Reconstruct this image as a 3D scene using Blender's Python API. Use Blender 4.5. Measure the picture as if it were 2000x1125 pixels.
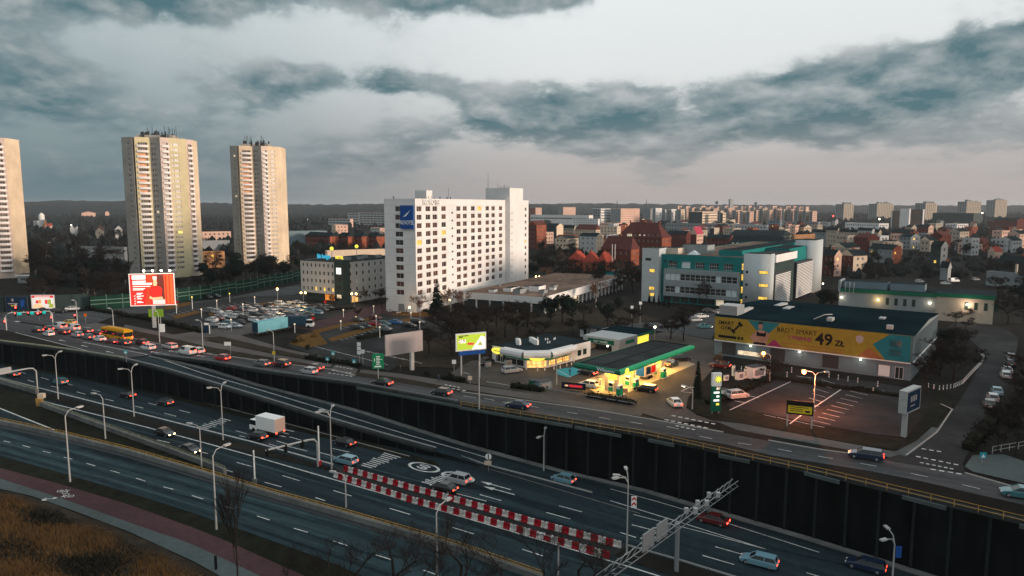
import bpy, math, random
from math import sin, cos, tan, atan, atan2, radians, pi, sqrt, exp
from mathutils import Vector, Matrix
random.seed(7)
scn = bpy.context.scene
for o in list(bpy.data.objects): bpy.data.objects.remove(o)
COL = scn.collection

# ------------------------------------------------------------------ camera
CAMH, PITCH, FPX = 37.0, radians(6.73), 1361.0
cd = bpy.data.cameras.new('camera'); cam = bpy.data.objects.new('camera', cd); COL.objects.link(cam)
cd.sensor_width = 36; cd.lens = FPX / 2000 * 36; cd.clip_start = 0.5; cd.clip_end = 20000
cam.location = (0, 0, CAMH); cam.rotation_euler = (pi / 2 - PITCH, 0, 0)
scn.camera = cam

# ------------------------------------------------------------------ exposure
vs = scn.view_settings
vs.view_transform = 'Standard'; vs.look = 'None'; vs.gamma = 1; vs.exposure = 0.0; vs.use_curve_mapping = False

# ------------------------------------------------------------------ sun, low and warm, from the right
SUN_AZ, SUN_EL = radians(110), radians(6.5)          # azimuth from +Y towards +X
sl = bpy.data.lights.new('sun', 'SUN'); sl.energy = 3.9; sl.angle = radians(9.0); sl.color = (1.0, 0.77, 0.60)
so = bpy.data.objects.new('sun', sl); COL.objects.link(so)
sd = Vector((sin(SUN_AZ) * cos(SUN_EL), cos(SUN_AZ) * cos(SUN_EL), sin(SUN_EL)))
so.rotation_euler = sd.to_track_quat('Z', 'Y').to_euler(); so.location = (200, -50, 120)

# ------------------------------------------------------------------ sky with cloud decks
W = bpy.data.worlds.new('World'); scn.world = W; W.use_nodes = True; W.cycles.sampling_method = 'MANUAL'; W.cycles.sample_map_resolution = 256
def build_sky():
    nt = W.node_tree; nt.nodes.clear(); N = nt.nodes.new; L = nt.links.new
    def M(op, a, b=None, c=None, clamp=False):
        n = N('ShaderNodeMath'); n.operation = op; n.use_clamp = clamp
        for i, v in enumerate((a, b, c)):
            if v is None: continue
            if isinstance(v, (int, float)): n.inputs[i].default_value = v
            else: L(v, n.inputs[i])
        return n.outputs[0]
    def ramp(fac, stops):
        n = N('ShaderNodeValToRGB'); e = n.color_ramp.elements
        while len(e) < len(stops): e.new(0.5)
        for i, (p, c) in enumerate(stops): e[i].position = p; e[i].color = tuple(c) + (1,)
        L(fac, n.inputs[0]); return n.outputs[0]
    def mix(f, a, b):
        n = N('ShaderNodeMix'); n.data_type = 'RGBA'; L(f, n.inputs[0])
        for i, v in ((6, a), (7, b)):
            if isinstance(v, tuple): n.inputs[i].default_value = v + (1,)
            else: L(v, n.inputs[i])
        return n.outputs[2]
    tc = N('ShaderNodeTexCoord'); sp = N('ShaderNodeSeparateXYZ'); L(tc.outputs['Generated'], sp.inputs[0])
    x, y, z = sp.outputs
    az = M('ARCTAN2', x, y); el = M('ARCSINE', z)
    lg = M('LOGARITHM', M('MAXIMUM', M('ADD', el, 0.10), 0.01), math.e)
    def noise(sx, sz, off, detail, rough, dist=0.0, dz=0.0):
        v = N('ShaderNodeCombineXYZ')
        L(M('MULTIPLY', x, sx), v.inputs[0]); L(M('MULTIPLY', y, sx), v.inputs[1])
        L(M('ADD', M('MULTIPLY', lg, sz), off + dz), v.inputs[2])
        n = N('ShaderNodeTexNoise'); n.inputs['Scale'].default_value = 1; n.inputs['Detail'].default_value = detail
        n.inputs['Roughness'].default_value = rough; n.inputs['Distortion'].default_value = dist
        L(v.outputs[0], n.inputs['Vector']); return n.outputs['Fac']
    big = noise(5.2, 2.9, 4.7, 6, 0.56, 0.1)
    bigup = noise(5.2, 2.9, 4.7, 5, 0.56, 0.1, 0.26)
    fine = noise(17.0, 9.0, 1.3, 5, 0.6, 0.2)
    # large cloud banks: azimuth, elevation, half widths, weight
    banks = [(-0.50, 0.258, 0.20, 0.045, 0.42), (-0.20, 0.165, 0.18, 0.022, 0.22), (-0.06, 0.278, 0.20, 0.024, 0.34), (0.44, 0.142, 0.20, 0.036, 0.48),
             (0.62, 0.180, 0.11, 0.030, 0.32), (0.20, 0.095, 0.34, 0.026, 0.26), (0.05, 0.135, 0.14, 0.030, 0.16), (0.58, 0.283, 0.09, 0.012, 0.22), (-0.55, 0.13, 0.25, 0.050, 0.14), (-0.35, 0.06, 0.4, 0.03, 0.10),
             (0.30, 0.250, 0.20, 0.050, -0.34), (-0.26, 0.218, 0.10, 0.022, -0.22), (0.08, 0.205, 0.14, 0.028, -0.22)]
    s = None
    for a, e, sa, se, w in banks:
        p = M('MULTIPLY_ADD', az, 1 / sa, -a / sa); q = M('MULTIPLY_ADD', el, 1 / se, -e / se)
        d = M('MULTIPLY_ADD', p, p, M('MULTIPLY', q, q))
        s = M('MULTIPLY_ADD', M('POWER', 0.3679, d), w, s if s is not None else 0.0)
    dn = M('ADD', M('ADD', big, s), M('MULTIPLY', M('SUBTRACT', fine, 0.5), 0.42))
    mr = N('ShaderNodeMapRange'); mr.interpolation_type = 'SMOOTHSTEP'
    mr.inputs[1].default_value = 0.43; mr.inputs[2].default_value = 0.72; L(dn, mr.inputs[0]); dens = mr.outputs[0]
    lit = M('ADD', M('MULTIPLY', M('SUBTRACT', big, bigup), 3.6), M('ADD', M('MULTIPLY', M('SUBTRACT', fine, 0.5), 1.5), 0.30), clamp=True)
    sky = N('ShaderNodeTexSky'); sky.sky_type = 'NISHITA'; sky.sun_disc = False
    sky.sun_elevation = SUN_EL; sky.sun_rotation = SUN_AZ; sky.dust_density = 2.0; sky.ozone_density = 1.5
    bg1 = N('ShaderNodeBackground'); L(sky.outputs[0], bg1.inputs[0]); bg1.inputs[1].default_value = SKY_STRENGTH
    # high thin veil over the clear sky, warmer low down
    veil = ramp(M('MULTIPLY', el, 2.6, clamp=True), [(0.0, (0.48, 0.42, 0.40)), (0.16, (0.53, 0.495, 0.49)), (0.42, (0.82, 0.84, 0.835)), (0.8, (0.90, 0.95, 0.955))])
    veil2 = ramp(M('MULTIPLY', el, 2.6, clamp=True), [(0.0, (0.11, 0.19, 0.225)), (0.3, (0.29, 0.36, 0.385)), (0.7, (0.60, 0.67, 0.68))])
    side = N('ShaderNodeMapRange'); side.interpolation_type = 'SMOOTHSTEP'
    side.inputs[1].default_value = -0.55; side.inputs[2].default_value = 0.10; L(x, side.inputs[0])
    vcol = mix(side.outputs[0], veil2, veil)
    bgv = N('ShaderNodeBackground'); L(vcol, bgv.inputs[0]); bgv.inputs[1].default_value = 1.0
    m0 = N('ShaderNodeMixShader'); m0.inputs[0].default_value = 0.9; L(bg1.outputs[0], m0.inputs[1]); L(bgv.outputs[0], m0.inputs[2])
    ccol = mix(lit, (0.062, 0.153, 0.183), (0.45, 0.48, 0.49))
    low = N('ShaderNodeMapRange'); low.inputs[1].default_value = 0.0; low.inputs[2].default_value = 0.12; L(el, low.inputs[0])
    warmc = mix(side.outputs[0], (0.10, 0.165, 0.195), (0.43, 0.395, 0.385))
    ccol2 = mix(low.outputs[0], warmc, ccol)
    rim = N('ShaderNodeMapRange'); rim.interpolation_type = 'SMOOTHSTEP'; rim.inputs[1].default_value = 0.9; rim.inputs[2].default_value = 0.2; rim.inputs[4].default_value = 0.6; L(dens, rim.inputs[0])
    ccol2 = mix(rim.outputs[0], ccol2, vcol)
    bg2 = N('ShaderNodeBackground'); L(ccol2, bg2.inputs[0]); bg2.inputs[1].default_value = 1.0
    ms = N('ShaderNodeMixShader'); L(M('MULTIPLY', dens, 0.95), ms.inputs[0]); L(m0.outputs[0], ms.inputs[1]); L(bg2.outputs[0], ms.inputs[2])
    out = N('ShaderNodeOutputWorld'); L(ms.outputs[0], out.inputs[0])
SKY_STRENGTH = 0.10
build_sky()

# ------------------------------------------------------------------ projection helpers: photo coordinates (2000 x 1125) to places in the world
CP, SP = cos(PITCH), sin(PITCH)
def ray(x, y):
    u, v = x - 1000.0, y - 562.5
    return Vector((u, FPX * CP - v * SP, -FPX * SP - v * CP))
def at(x, y, z=0.0):
    d = ray(x, y); t = (z - CAMH) / d.z
    return Vector((d.x * t, d.y * t, z))
def TT(X, Y): return 0.83 * X - 0.56 * Y                     # distance along the motorway
def mz(X, Y): return -10 + max(-6 - TT(X, Y), 0.0) * 0.0212
def rz_(X, Y): return max(mz(X, Y) + 0.02, min(0.0, -(TT(X, Y) + 172) * 0.0817))
def nz(X, Y): return mz(X, Y) + 2.5
def on(x, y, zf):
    z = -5.0
    for _ in range(30):
        p = at(x, y, z); z = 0.5 * z + 0.5 * zf(p.x, p.y)
    return at(x, y, z)
def topz(P, y):
    v = y - 562.5
    return CAMH - P[1] * (v * CP + FPX * SP) / (FPX * CP - v * SP)
def along(P, d, x):                                          # distance from P along d to photo column x
    u = x - 1000.0; dz = P[2] - CAMH
    zc = P[1] * CP - dz * SP
    return (u * zc - FPX * P[0]) / (FPX * d[0] - u * d[1] * CP)
def head(p, q): return atan2(q[1] - p[1], q[0] - p[0])

# ------------------------------------------------------------------ materials
MT = {}
def mat(name, col, rough=0.8, metal=0.0, var=0.18, scale=0.6, bump=0.0, bscale=8.0, spec=0.05, var2=0.0, scale2=0.05, streak=None):
    m = bpy.data.materials.new(name); m.use_nodes = True; nt = m.node_tree; b = nt.nodes['Principled BSDF']; L = nt.links.new
    b.inputs['Roughness'].default_value = rough; b.inputs['Metallic'].default_value = metal; b.inputs['Specular IOR Level'].default_value = spec
    g = nt.nodes.new('ShaderNodeNewGeometry')
    n = nt.nodes.new('ShaderNodeTexNoise'); n.inputs['Scale'].default_value = scale; n.inputs['Detail'].default_value = 6; n.inputs['Roughness'].default_value = 0.65
    L(g.outputs['Position'], n.inputs['Vector'])
    r = nt.nodes.new('ShaderNodeValToRGB'); e = r.color_ramp.elements; e[0].position = 0.3; e[1].position = 0.7
    e[0].color = tuple(c * (1 - var) for c in col) + (1,); e[1].color = tuple(min(1, c * (1 + var)) for c in col) + (1,)
    L(n.outputs['Fac'], r.inputs[0]); out = r.outputs[0]
    if var2:
        n2 = nt.nodes.new('ShaderNodeTexNoise'); n2.inputs['Scale'].default_value = scale2; n2.inputs['Detail'].default_value = 5
        if streak:
            mp = nt.nodes.new('ShaderNodeMapping'); mp.vector_type = 'TEXTURE'; mp.inputs['Rotation'].default_value = (0, 0, radians(-34)); mp.inputs['Scale'].default_value = streak; L(g.outputs['Position'], mp.inputs[0]); L(mp.outputs[0], n2.inputs['Vector'])
        else: L(g.outputs['Position'], n2.inputs['Vector'])
        r2 = nt.nodes.new('ShaderNodeValToRGB'); e = r2.color_ramp.elements; e[0].position = 0.35; e[1].position = 0.65
        e[0].color = (1 - var2,) * 3 + (1,); e[1].color = (1 + var2,) * 3 + (1,)
        L(n2.outputs['Fac'], r2.inputs[0])
        mx = nt.nodes.new('ShaderNodeMix'); mx.data_type = 'RGBA'; mx.blend_type = 'MULTIPLY'; mx.inputs[0].default_value = 1
        L(out, mx.inputs[6]); L(r2.outputs[0], mx.inputs[7]); out = mx.outputs[2]
    L(out, b.inputs['Base Color'])
    if bump:
        bn = nt.nodes.new('ShaderNodeTexNoise'); bn.inputs['Scale'].default_value = bscale; bn.inputs['Detail'].default_value = 4
        L(g.outputs['Position'], bn.inputs['Vector'])
        bp = nt.nodes.new('ShaderNodeBump'); bp.inputs['Strength'].default_value = bump; bp.inputs['Distance'].default_value = 0.1
        L(bn.outputs['Fac'], bp.inputs['Height']); L(bp.outputs[0], b.inputs['Normal'])
    MT[name] = m; return m
def emat(name, col, strength, base=None):
    m = bpy.data.materials.new(name); m.use_nodes = True; b = m.node_tree.nodes['Principled BSDF']
    b.inputs['Base Color'].default_value = tuple(base or col) + (1,); b.inputs['Roughness'].default_value = 0.5
    b.inputs['Emission Color'].default_value = tuple(col) + (1,); b.inputs['Emission Strength'].default_value = strength
    if name.startswith('lit_'):                                # uneven light of the rooms behind the glass
        nt = m.node_tree; g = nt.nodes.new('ShaderNodeNewGeometry'); n = nt.nodes.new('ShaderNodeTexNoise'); n.inputs['Scale'].default_value = 1.6; n.inputs['Detail'].default_value = 3
        r = nt.nodes.new('ShaderNodeValToRGB'); e = r.color_ramp.elements; e[0].position = .38; e[1].position = .62; e[0].color = tuple(c * .3 for c in col) + (1,); e[1].color = tuple(col) + (1,)
        nt.links.new(g.outputs['Position'], n.inputs['Vector']); nt.links.new(n.outputs['Fac'], r.inputs[0]); nt.links.new(r.outputs[0], b.inputs['Emission Color'])
    MT[name] = m; return m
def omat(name, rough, metal=0.0, coat=0.0):                  # colour taken from the object
    m = bpy.data.materials.new(name); m.use_nodes = True; nt = m.node_tree; b = nt.nodes['Principled BSDF']
    oi = nt.nodes.new('ShaderNodeObjectInfo'); nt.links.new(oi.outputs['Color'], b.inputs['Base Color'])
    b.inputs['Roughness'].default_value = rough; b.inputs['Metallic'].default_value = metal; b.inputs['Coat Weight'].default_value = coat
    MT[name] = m; return m
def glassmat(name, a, b_, rough=0.08):                        # dark window glass, each pane a little different
    m = bpy.data.materials.new(name); m.use_nodes = True; nt = m.node_tree; b = nt.nodes['Principled BSDF']
    oi = nt.nodes.new('ShaderNodeObjectInfo'); r = nt.nodes.new('ShaderNodeValToRGB'); e = r.color_ramp.elements
    e[0].color = tuple(a) + (1,); e[1].color = tuple(b_) + (1,)
    nt.links.new(oi.outputs['Random'], r.inputs[0]); nt.links.new(r.outputs[0], b.inputs['Base Color'])
    b.inputs['Roughness'].default_value = rough; b.inputs['Specular IOR Level'].default_value = 0.6
    MT[name] = m; return m
mat('earth', (0.016, 0.015, 0.013), 0.95, var=0.45, scale=0.15, bump=0.5, var2=0.35, scale2=0.02)
mat('grass', (0.014, 0.015, 0.010), 0.95, var=0.5, scale=0.5, bump=0.8, bscale=6, var2=0.3, scale2=0.06)
mat('dry_grass', (0.034, 0.027, 0.020), 0.95, var=0.45, scale=0.5, bump=0.8, bscale=6)
mat('bed', (0.13, 0.066, 0.018), 0.95, var=0.5, scale=0.8, bump=0.8)  # orange lamplight on grass put into the base colour
mat('autumn_grass', (0.135, 0.078, 0.032), 0.9, var=0.4, scale=0.35)
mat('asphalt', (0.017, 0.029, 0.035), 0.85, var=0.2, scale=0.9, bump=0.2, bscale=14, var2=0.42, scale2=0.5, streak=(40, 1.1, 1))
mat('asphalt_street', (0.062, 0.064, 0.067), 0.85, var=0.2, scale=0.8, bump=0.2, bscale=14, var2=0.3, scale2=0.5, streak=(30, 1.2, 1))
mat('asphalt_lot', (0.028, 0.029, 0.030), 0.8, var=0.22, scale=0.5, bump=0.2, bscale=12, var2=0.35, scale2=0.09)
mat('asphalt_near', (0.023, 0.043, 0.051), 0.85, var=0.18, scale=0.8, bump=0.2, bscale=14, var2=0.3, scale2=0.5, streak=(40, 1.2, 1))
mat('paving', (0.100, 0.090, 0.085), 0.85, var=0.18, scale=1.2, bump=0.2, var2=0.2, scale2=0.08)
mat('paving_grey', (0.075, 0.092, 0.093), 0.85, var=0.16, scale=1.2, bump=0.2, var2=0.15, scale2=0.1)
mat('paving_red', (0.066, 0.036, 0.040), 0.85, var=0.16, scale=1.2, bump=0.2, var2=0.15, scale2=0.1)
mat('forecourt', (0.075, 0.064, 0.056), 0.7, var=0.2, scale=0.9, bump=0.15, var2=0.2, scale2=0.1)
mat('concrete_slab', (0.34, 0.28, 0.20), 0.7, var=0.12, scale=0.7)
mat('paint_white', (0.52, 0.53, 0.52), 0.6, var=0.45, scale=1.3)
mat('asphalt_track', (0.013, 0.025, 0.031), 0.85, var=0.4, scale=0.4, var2=0.3, scale2=0.5, streak=(20, 1, 1))
mat('asphalt_pale', (0.032, 0.056, 0.064), 0.85, var=0.3, scale=0.5, var2=0.3, scale2=0.5, streak=(20, 1, 1))
mat('kerb', (0.30, 0.29, 0.27), 0.85, var=0.15, scale=1.2)
mat('concrete', (0.15, 0.155, 0.15), 0.85, var=0.22, scale=0.7, var2=0.2, scale2=0.15)
mat('concrete_dark', (0.035, 0.04, 0.04), 0.9, var=0.35, scale=0.5, bump=0.2)
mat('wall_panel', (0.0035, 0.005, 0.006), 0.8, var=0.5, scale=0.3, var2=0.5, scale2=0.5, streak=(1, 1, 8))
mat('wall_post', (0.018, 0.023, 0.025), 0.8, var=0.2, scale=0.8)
mat('steel', (0.30, 0.31, 0.32), 0.5, 0.4, var=0.1, scale=2)
mat('steel_pale', (0.44, 0.44, 0.43), 0.5, 0.2, var=0.1, scale=2)
mat('steel_dark', (0.06, 0.065, 0.07), 0.5, 0.4, var=0.15, scale=2)
mat('rail_yellow', (0.42, 0.25, 0.07), 0.6, 0.0, var=0.25, scale=1.0)
mat('rail_green', (0.26, 0.26, 0.17), 0.7, 0.0, var=0.25, scale=1.0)
mat('panel_white', (0.44, 0.48, 0.49), 0.7, var=0.06)
mat('white_render', (0.68, 0.67, 0.66), 0.8, var=0.05, scale=0.3, var2=0.05, scale2=0.12)
mat('joint_grey', (0.34, 0.33, 0.33), 0.9)
mat('grey_render', (0.42, 0.43, 0.43), 0.85, var=0.08, scale=0.4)
mat('pale_concrete', (0.52, 0.46, 0.38), 0.85, var=0.1, scale=0.4, var2=0.08, scale2=0.1)
mat('tower_ochre', (0.52, 0.46, 0.29), 0.85, var=0.1, scale=0.25, var2=0.1, scale2=0.08)
mat('tower_cream', (0.62, 0.50, 0.36), 0.85, var=0.1, scale=0.25, var2=0.1, scale2=0.08)
mat('tower_grey', (0.30, 0.285, 0.26), 0.88, var=0.12, scale=0.25, var2=0.12, scale2=0.08)
mat('tower_pink', (0.56, 0.45, 0.40), 0.85, var=0.1, scale=0.25)
mat('balcony_white', (0.74, 0.70, 0.68), 0.7, var=0.08)
mat('roof_felt', (0.030, 0.034, 0.036), 0.9, var=0.25, scale=0.4, var2=0.3, scale2=0.1)
mat('roof_brown', (0.16, 0.11, 0.085), 0.9, var=0.3, scale=0.4, var2=0.3, scale2=0.1)
mat('roof_slate', (0.016, 0.026, 0.030), 0.9, spec=0.02, var=0.25, scale=0.4, var2=0.25, scale2=0.1)
mat('roof_teal', (0.006, 0.017, 0.022), 0.95, spec=0.0, var=0.22, scale=0.35, var2=0.25, scale2=0.08)
mat('tile_red', (0.30, 0.055, 0.035), 0.8, var=0.3, scale=0.6, bump=0.3, bscale=5)
mat('tile_dark', (0.10, 0.035, 0.030), 0.8, var=0.3, scale=0.6, bump=0.3, bscale=5)
mat('tile_magenta', (0.38, 0.05, 0.085), 0.7, var=0.2)
mat('brick', (0.26, 0.080, 0.045), 0.88, var=0.3, scale=0.8, var2=0.2, scale2=0.2)
mat('brick_dark', (0.13, 0.040, 0.030), 0.9, var=0.3, scale=0.8)
mat('teal_wall', (0.010, 0.17, 0.165), 0.6, var=0.12, scale=0.3)
mat('green_trim', (0.012, 0.13, 0.075), 0.5, var=0.12)
mat('green_bright', (0.02, 0.33, 0.15), 0.35, var=0.1)
mat('fence_green', (0.008, 0.036, 0.026), 0.7, var=0.3, scale=0.4)
mat('fence_pale', (0.11, 0.18, 0.14), 0.6, var=0.2)
mat('metal_cladding', (0.26, 0.30, 0.31), 0.55, 0.2, var=0.1, scale=0.3)
mat('cladding_blue', (0.16, 0.22, 0.25), 0.6, 0.1, var=0.12, scale=0.3)
mat('black', (0.012, 0.012, 0.013), 0.6)
mat('rubber', (0.02, 0.02, 0.02), 0.9)
mat('dark_clad', (0.035, 0.055, 0.055), 0.5, var=0.15)
mat('cream', (0.62, 0.50, 0.38), 0.85, var=0.1, scale=0.3)
mat('beige', (0.42, 0.36, 0.29), 0.88, var=0.15, scale=0.3)
mat('pink_wall', (0.60, 0.40, 0.32), 0.85, var=0.12, scale=0.15)
mat('slab_grey', (0.24, 0.26, 0.27), 0.88, var=0.12, scale=0.2)
mat('rust', (0.42, 0.22, 0.11), 0.85, var=0.3, scale=0.4)
mat('white_paint', (0.80, 0.80, 0.78), 0.5, var=0.04)
mat('window_white', (0.72, 0.72, 0.70), 0.5, var=0.05)
mat('bark', (0.030, 0.026, 0.023), 0.95, var=0.3, scale=3)
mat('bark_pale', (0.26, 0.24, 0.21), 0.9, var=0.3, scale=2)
mat('twig', (0.026, 0.022, 0.020), 0.95, var=0.3, scale=2)
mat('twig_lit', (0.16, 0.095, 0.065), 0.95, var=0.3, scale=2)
mat('needle', (0.012, 0.022, 0.017), 0.9, var=0.4, scale=1.5)
mat('hedge', (0.012, 0.014, 0.009), 0.95, var=0.5, scale=1.5, bump=0.8)
mat('forest', (0.020, 0.024, 0.024), 0.98, var=0.5, scale=0.03, bump=1.0, bscale=0.12)
mat('barrier_red', (0.30, 0.010, 0.020), 0.6, var=0.35, scale=1.2)
mat('barrier_white', (0.50, 0.48, 0.45), 0.6, var=0.35, scale=1.2)
mat('sign_green', (0.01, 0.21, 0.09), 0.5, var=0.05)
mat('sign_lime', (0.19, 0.34, 0.03), 0.5, var=0.08)
mat('sign_blue', (0.015, 0.08, 0.30), 0.5, var=0.05)
mat('sign_navy', (0.012, 0.03, 0.06), 0.5)
mat('sign_teal', (0.03, 0.30, 0.36), 0.5, var=0.1)
mat('sign_red', (0.5, 0.02, 0.02), 0.5)
mat('sign_yellow', (0.72, 0.50, 0.03), 0.5, var=0.08)
mat('banner_yellow', (0.30, 0.22, 0.03), 0.7, var=0.12, scale=0.8)
mat('banner_teal', (0.02, 0.17, 0.20), 0.7, var=0.1)
mat('banner_magenta', (0.30, 0.035, 0.12), 0.7)
mat('banner_rust', (0.32, 0.12, 0.05), 0.7)
mat('poster_grey', (0.40, 0.345, 0.335), 0.75, var=0.06, scale=0.5)
mat('skin', (0.38, 0.22, 0.16), 0.6)
mat('bus_yellow', (0.62, 0.30, 0.01), 0.4, var=0.06)
mat('orange_plastic', (0.7, 0.16, 0.02), 0.5)
mat('trailer_blue', (0.16, 0.40, 0.46), 0.5, var=0.12, scale=0.5)
mat('trailer_dark', (0.02, 0.05, 0.08), 0.5)
mat('cloth_dark', (0.02, 0.02, 0.025), 0.9)
omat('paint', 0.30, 0.15, 0.6); omat('cloth', 0.9)
glassmat('glass', (0.015, 0.018, 0.020), (0.05, 0.055, 0.055)); glassmat('glass_hotel', (0.028, 0.019, 0.017), (0.12, 0.052, 0.036), 0.2)
glassmat('glass_tower', (0.03, 0.028, 0.026), (0.14, 0.12, 0.10), 0.35)
mat('car_glass', (0.015, 0.018, 0.02), 0.08, 0, var=0.0, spec=0.6); mat('lamp_off', (0.45, 0.08, 0.06), 0.3); mat('headlamp_off', (0.6, 0.6, 0.58), 0.2)
emat('tail_on', (1.0, 0.030, 0.015), 20.0); emat('tail_low', (1.0, 0.05, 0.02), 7.0); emat('head_on', (1.0, 0.62, 0.28), 16.0); emat('head_white', (1.0, 0.9, 0.75), 8.0)
emat('signal_red', (1.0, 0.04, 0.03), 14.0); emat('lamp_white', (1.0, 0.86, 0.62), 16.0); emat('lamp_warm', (1.0, 0.58, 0.22), 14.0); emat('lamp_orange', (1.0, 0.26, 0.06), 18.0)
emat('lit_yellow', (1.0, 0.62, 0.10), 1.3); emat('lit_warm', (1.0, 0.55, 0.16), 1.6); emat('lit_orange', (1.0, 0.36, 0.06), 0.9); emat('lit_pale', (1.0, 0.80, 0.55), 0.8); mat('lit_reflect', (0.70, 0.36, 0.20), 0.5, var=0.3, scale=1.0)  # the last, without emission, has the reflected sunset painted as orange base colour
emat('sign_lit_yellow', (1.0, 0.80, 0.08), 1.0); emat('sign_lit_white', (1.0, 0.97, 0.88), 0.95); emat('sign_lit_blue', (0.04, 0.40, 0.60), 0.6); emat('sign_lit_lime', (0.36, 0.50, 0.03), 0.75)
emat('sign_lit_red', (0.85, 0.02, 0.015), 0.95); emat('sign_lit_orange', (0.95, 0.10, 0.025), 0.95); emat('sign_lit_deep', (0.45, 0.045, 0.015), 0.9); emat('sign_lit_dark', (0.16, 0.03, 0.02), 0.6); emat('poster_red', (0.7, 0.03, 0.04), 0.5); emat('poster_white', (0.75, 0.72, 0.68), 0.5); emat('poster_orange', (0.8, 0.30, 0.05), 0.5); emat('poster_lime', (0.35, 0.40, 0.05), 0.5); emat('poster_skin', (0.9, 0.48, 0.25), 0.8)
emat('under_light', (1.0, 0.80, 0.45), 2.2); emat('signal_green', (0.0, 0.5, 0.45), 0.5); mat('sky_pane', (0.55, 0.62, 0.64), 0.3, var=0.1)

# ------------------------------------------------------------------ mesh building
class MB:
    def __init__(s): s.v = []; s.f = []; s.m = []; s.ms = []
    def mi(s, m):
        if m not in s.ms: s.ms.append(m)
        return s.ms.index(m)
    def face(s, pts, m):
        n = len(s.v); s.v += [tuple(p) for p in pts]; s.f.append(tuple(range(n, n + len(pts)))); s.m.append(s.mi(m)); return s
    def box(s, c, d, m, rz=0.0, top=None, taper=1.0):
        hx, hy, hz = d[0] / 2, d[1] / 2, d[2] / 2; ca, sa = cos(rz), sin(rz); n = len(s.v)
        for k, (a, b, e) in enumerate(((-1, -1, -1), (1, -1, -1), (1, 1, -1), (-1, 1, -1), (-1, -1, 1), (1, -1, 1), (1, 1, 1), (-1, 1, 1))):
            t = taper if e > 0 else 1.0; x, y = a * hx * t, b * hy * t
            s.v.append((c[0] + x * ca - y * sa, c[1] + x * sa + y * ca, c[2] + e * hz))
        i = s.mi(m); j = i if top is None else s.mi(top)
        for q, w in (((0, 3, 2, 1), i), ((4, 5, 6, 7), j), ((0, 1, 5, 4), i), ((1, 2, 6, 5), i), ((2, 3, 7, 6), i), ((3, 0, 4, 7), i)):
            s.f.append(tuple(n + k for k in q)); s.m.append(w)
        return s
    def bx(s, x0, x1, y0, y1, z0, z1, m, top=None): return s.box(((x0 + x1) / 2, (y0 + y1) / 2, (z0 + z1) / 2), (x1 - x0, y1 - y0, z1 - z0), m, 0, top)
    def prism(s, poly, z0, z1, m, top=None):
        n = len(s.v); k = len(poly); i = s.mi(m); j = i if top is None else s.mi(top)
        s.v += [(p[0], p[1], z0) for p in poly] + [(p[0], p[1], z1) for p in poly]
        for a in range(k): b = (a + 1) % k; s.f.append((n + a, n + b, n + k + b, n + k + a)); s.m.append(i)
        s.f.append(tuple(n + k + a for a in range(k))); s.m.append(j)
        s.f.append(tuple(n + a for a in reversed(range(k)))); s.m.append(i); return s
    def tube(s, pts, rad, m, n=5, cap=True):
        pts = [Vector(p) for p in pts]; base = len(s.v); i = s.mi(m)
        if not isinstance(rad, (list, tuple)): rad = [rad] * len(pts)
        for k, p in enumerate(pts):
            d = (pts[min(k + 1, len(pts) - 1)] - pts[max(k - 1, 0)]).normalized()
            a = d.cross(Vector((0, 0, 1)) if abs(d.z) < 0.95 else Vector((1, 0, 0))).normalized(); b = d.cross(a)
            for q in range(n):
                t = 2 * pi * q / n; w = p + (a * cos(t) + b * sin(t)) * rad[k]; s.v.append(tuple(w))
        for k in range(len(pts) - 1):
            for q in range(n):
                r = (q + 1) % n; s.f.append((base + k * n + q, base + k * n + r, base + (k + 1) * n + r, base + (k + 1) * n + q)); s.m.append(i)
        if cap:
            s.f.append(tuple(base + q for q in reversed(range(n)))); s.m.append(i)
            s.f.append(tuple(base + (len(pts) - 1) * n + q for q in range(n))); s.m.append(i)
        return s
    def cyl(s, c, r, h, m, n=10, r2=None): return s.tube([(c[0], c[1], c[2]), (c[0], c[1], c[2] + h)], [r, r if r2 is None else r2], m, n)
    def ball(s, c, r, m, n=8, sz=1.0):
        k = n // 2; pts = [(c[0], c[1], c[2] - r * sz * cos(pi * q / k)) for q in range(k + 1)]
        rr = [max(0.01 * r, r * sin(pi * q / k)) for q in range(k + 1)]
        return s.tube(pts, rr, m, n)
    def sweep(s, pts, w, h, m, dz=0.0):                       # box-section rail along a polyline
        pts = [Vector(p) for p in pts]; base = len(s.v); i = s.mi(m)
        for k, p in enumerate(pts):
            d = pts[min(k + 1, len(pts) - 1)] - pts[max(k - 1, 0)]; d.z = 0; d.normalize(); a = Vector((-d.y, d.x, 0)) * (w / 2)
            for q, e in ((a, 0), (-a, 0), (-a, h), (a, h)): t = p + q; s.v.append((t.x, t.y, t.z + dz + e))
        for k in range(len(pts) - 1):
            for q in range(4): r = (q + 1) % 4; s.f.append((base + 4 * k + q, base + 4 * k + r, base + 4 * k + 4 + r, base + 4 * k + 4 + q)); s.m.append(i)
        s.f.append((base + 3, base + 2, base + 1, base)); s.m.append(i); e = base + 4 * (len(pts) - 1); s.f.append((e, e + 1, e + 2, e + 3)); s.m.append(i); return s
    def mesh(s, name, smooth=False):
        me = bpy.data.meshes.new(name); me.from_pydata(s.v, [], s.f)
        for m in s.ms: me.materials.append(MT[m])
        me.polygons.foreach_set('material_index', s.m)
        if smooth: me.polygons.foreach_set('use_smooth', [True] * len(s.f))
        me.update(); return me
    def build(s, name, parent=None, smooth=False, loc=None, rz=0.0):
        return obj(name, s.mesh(name, smooth), parent, loc, rz)
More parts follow.
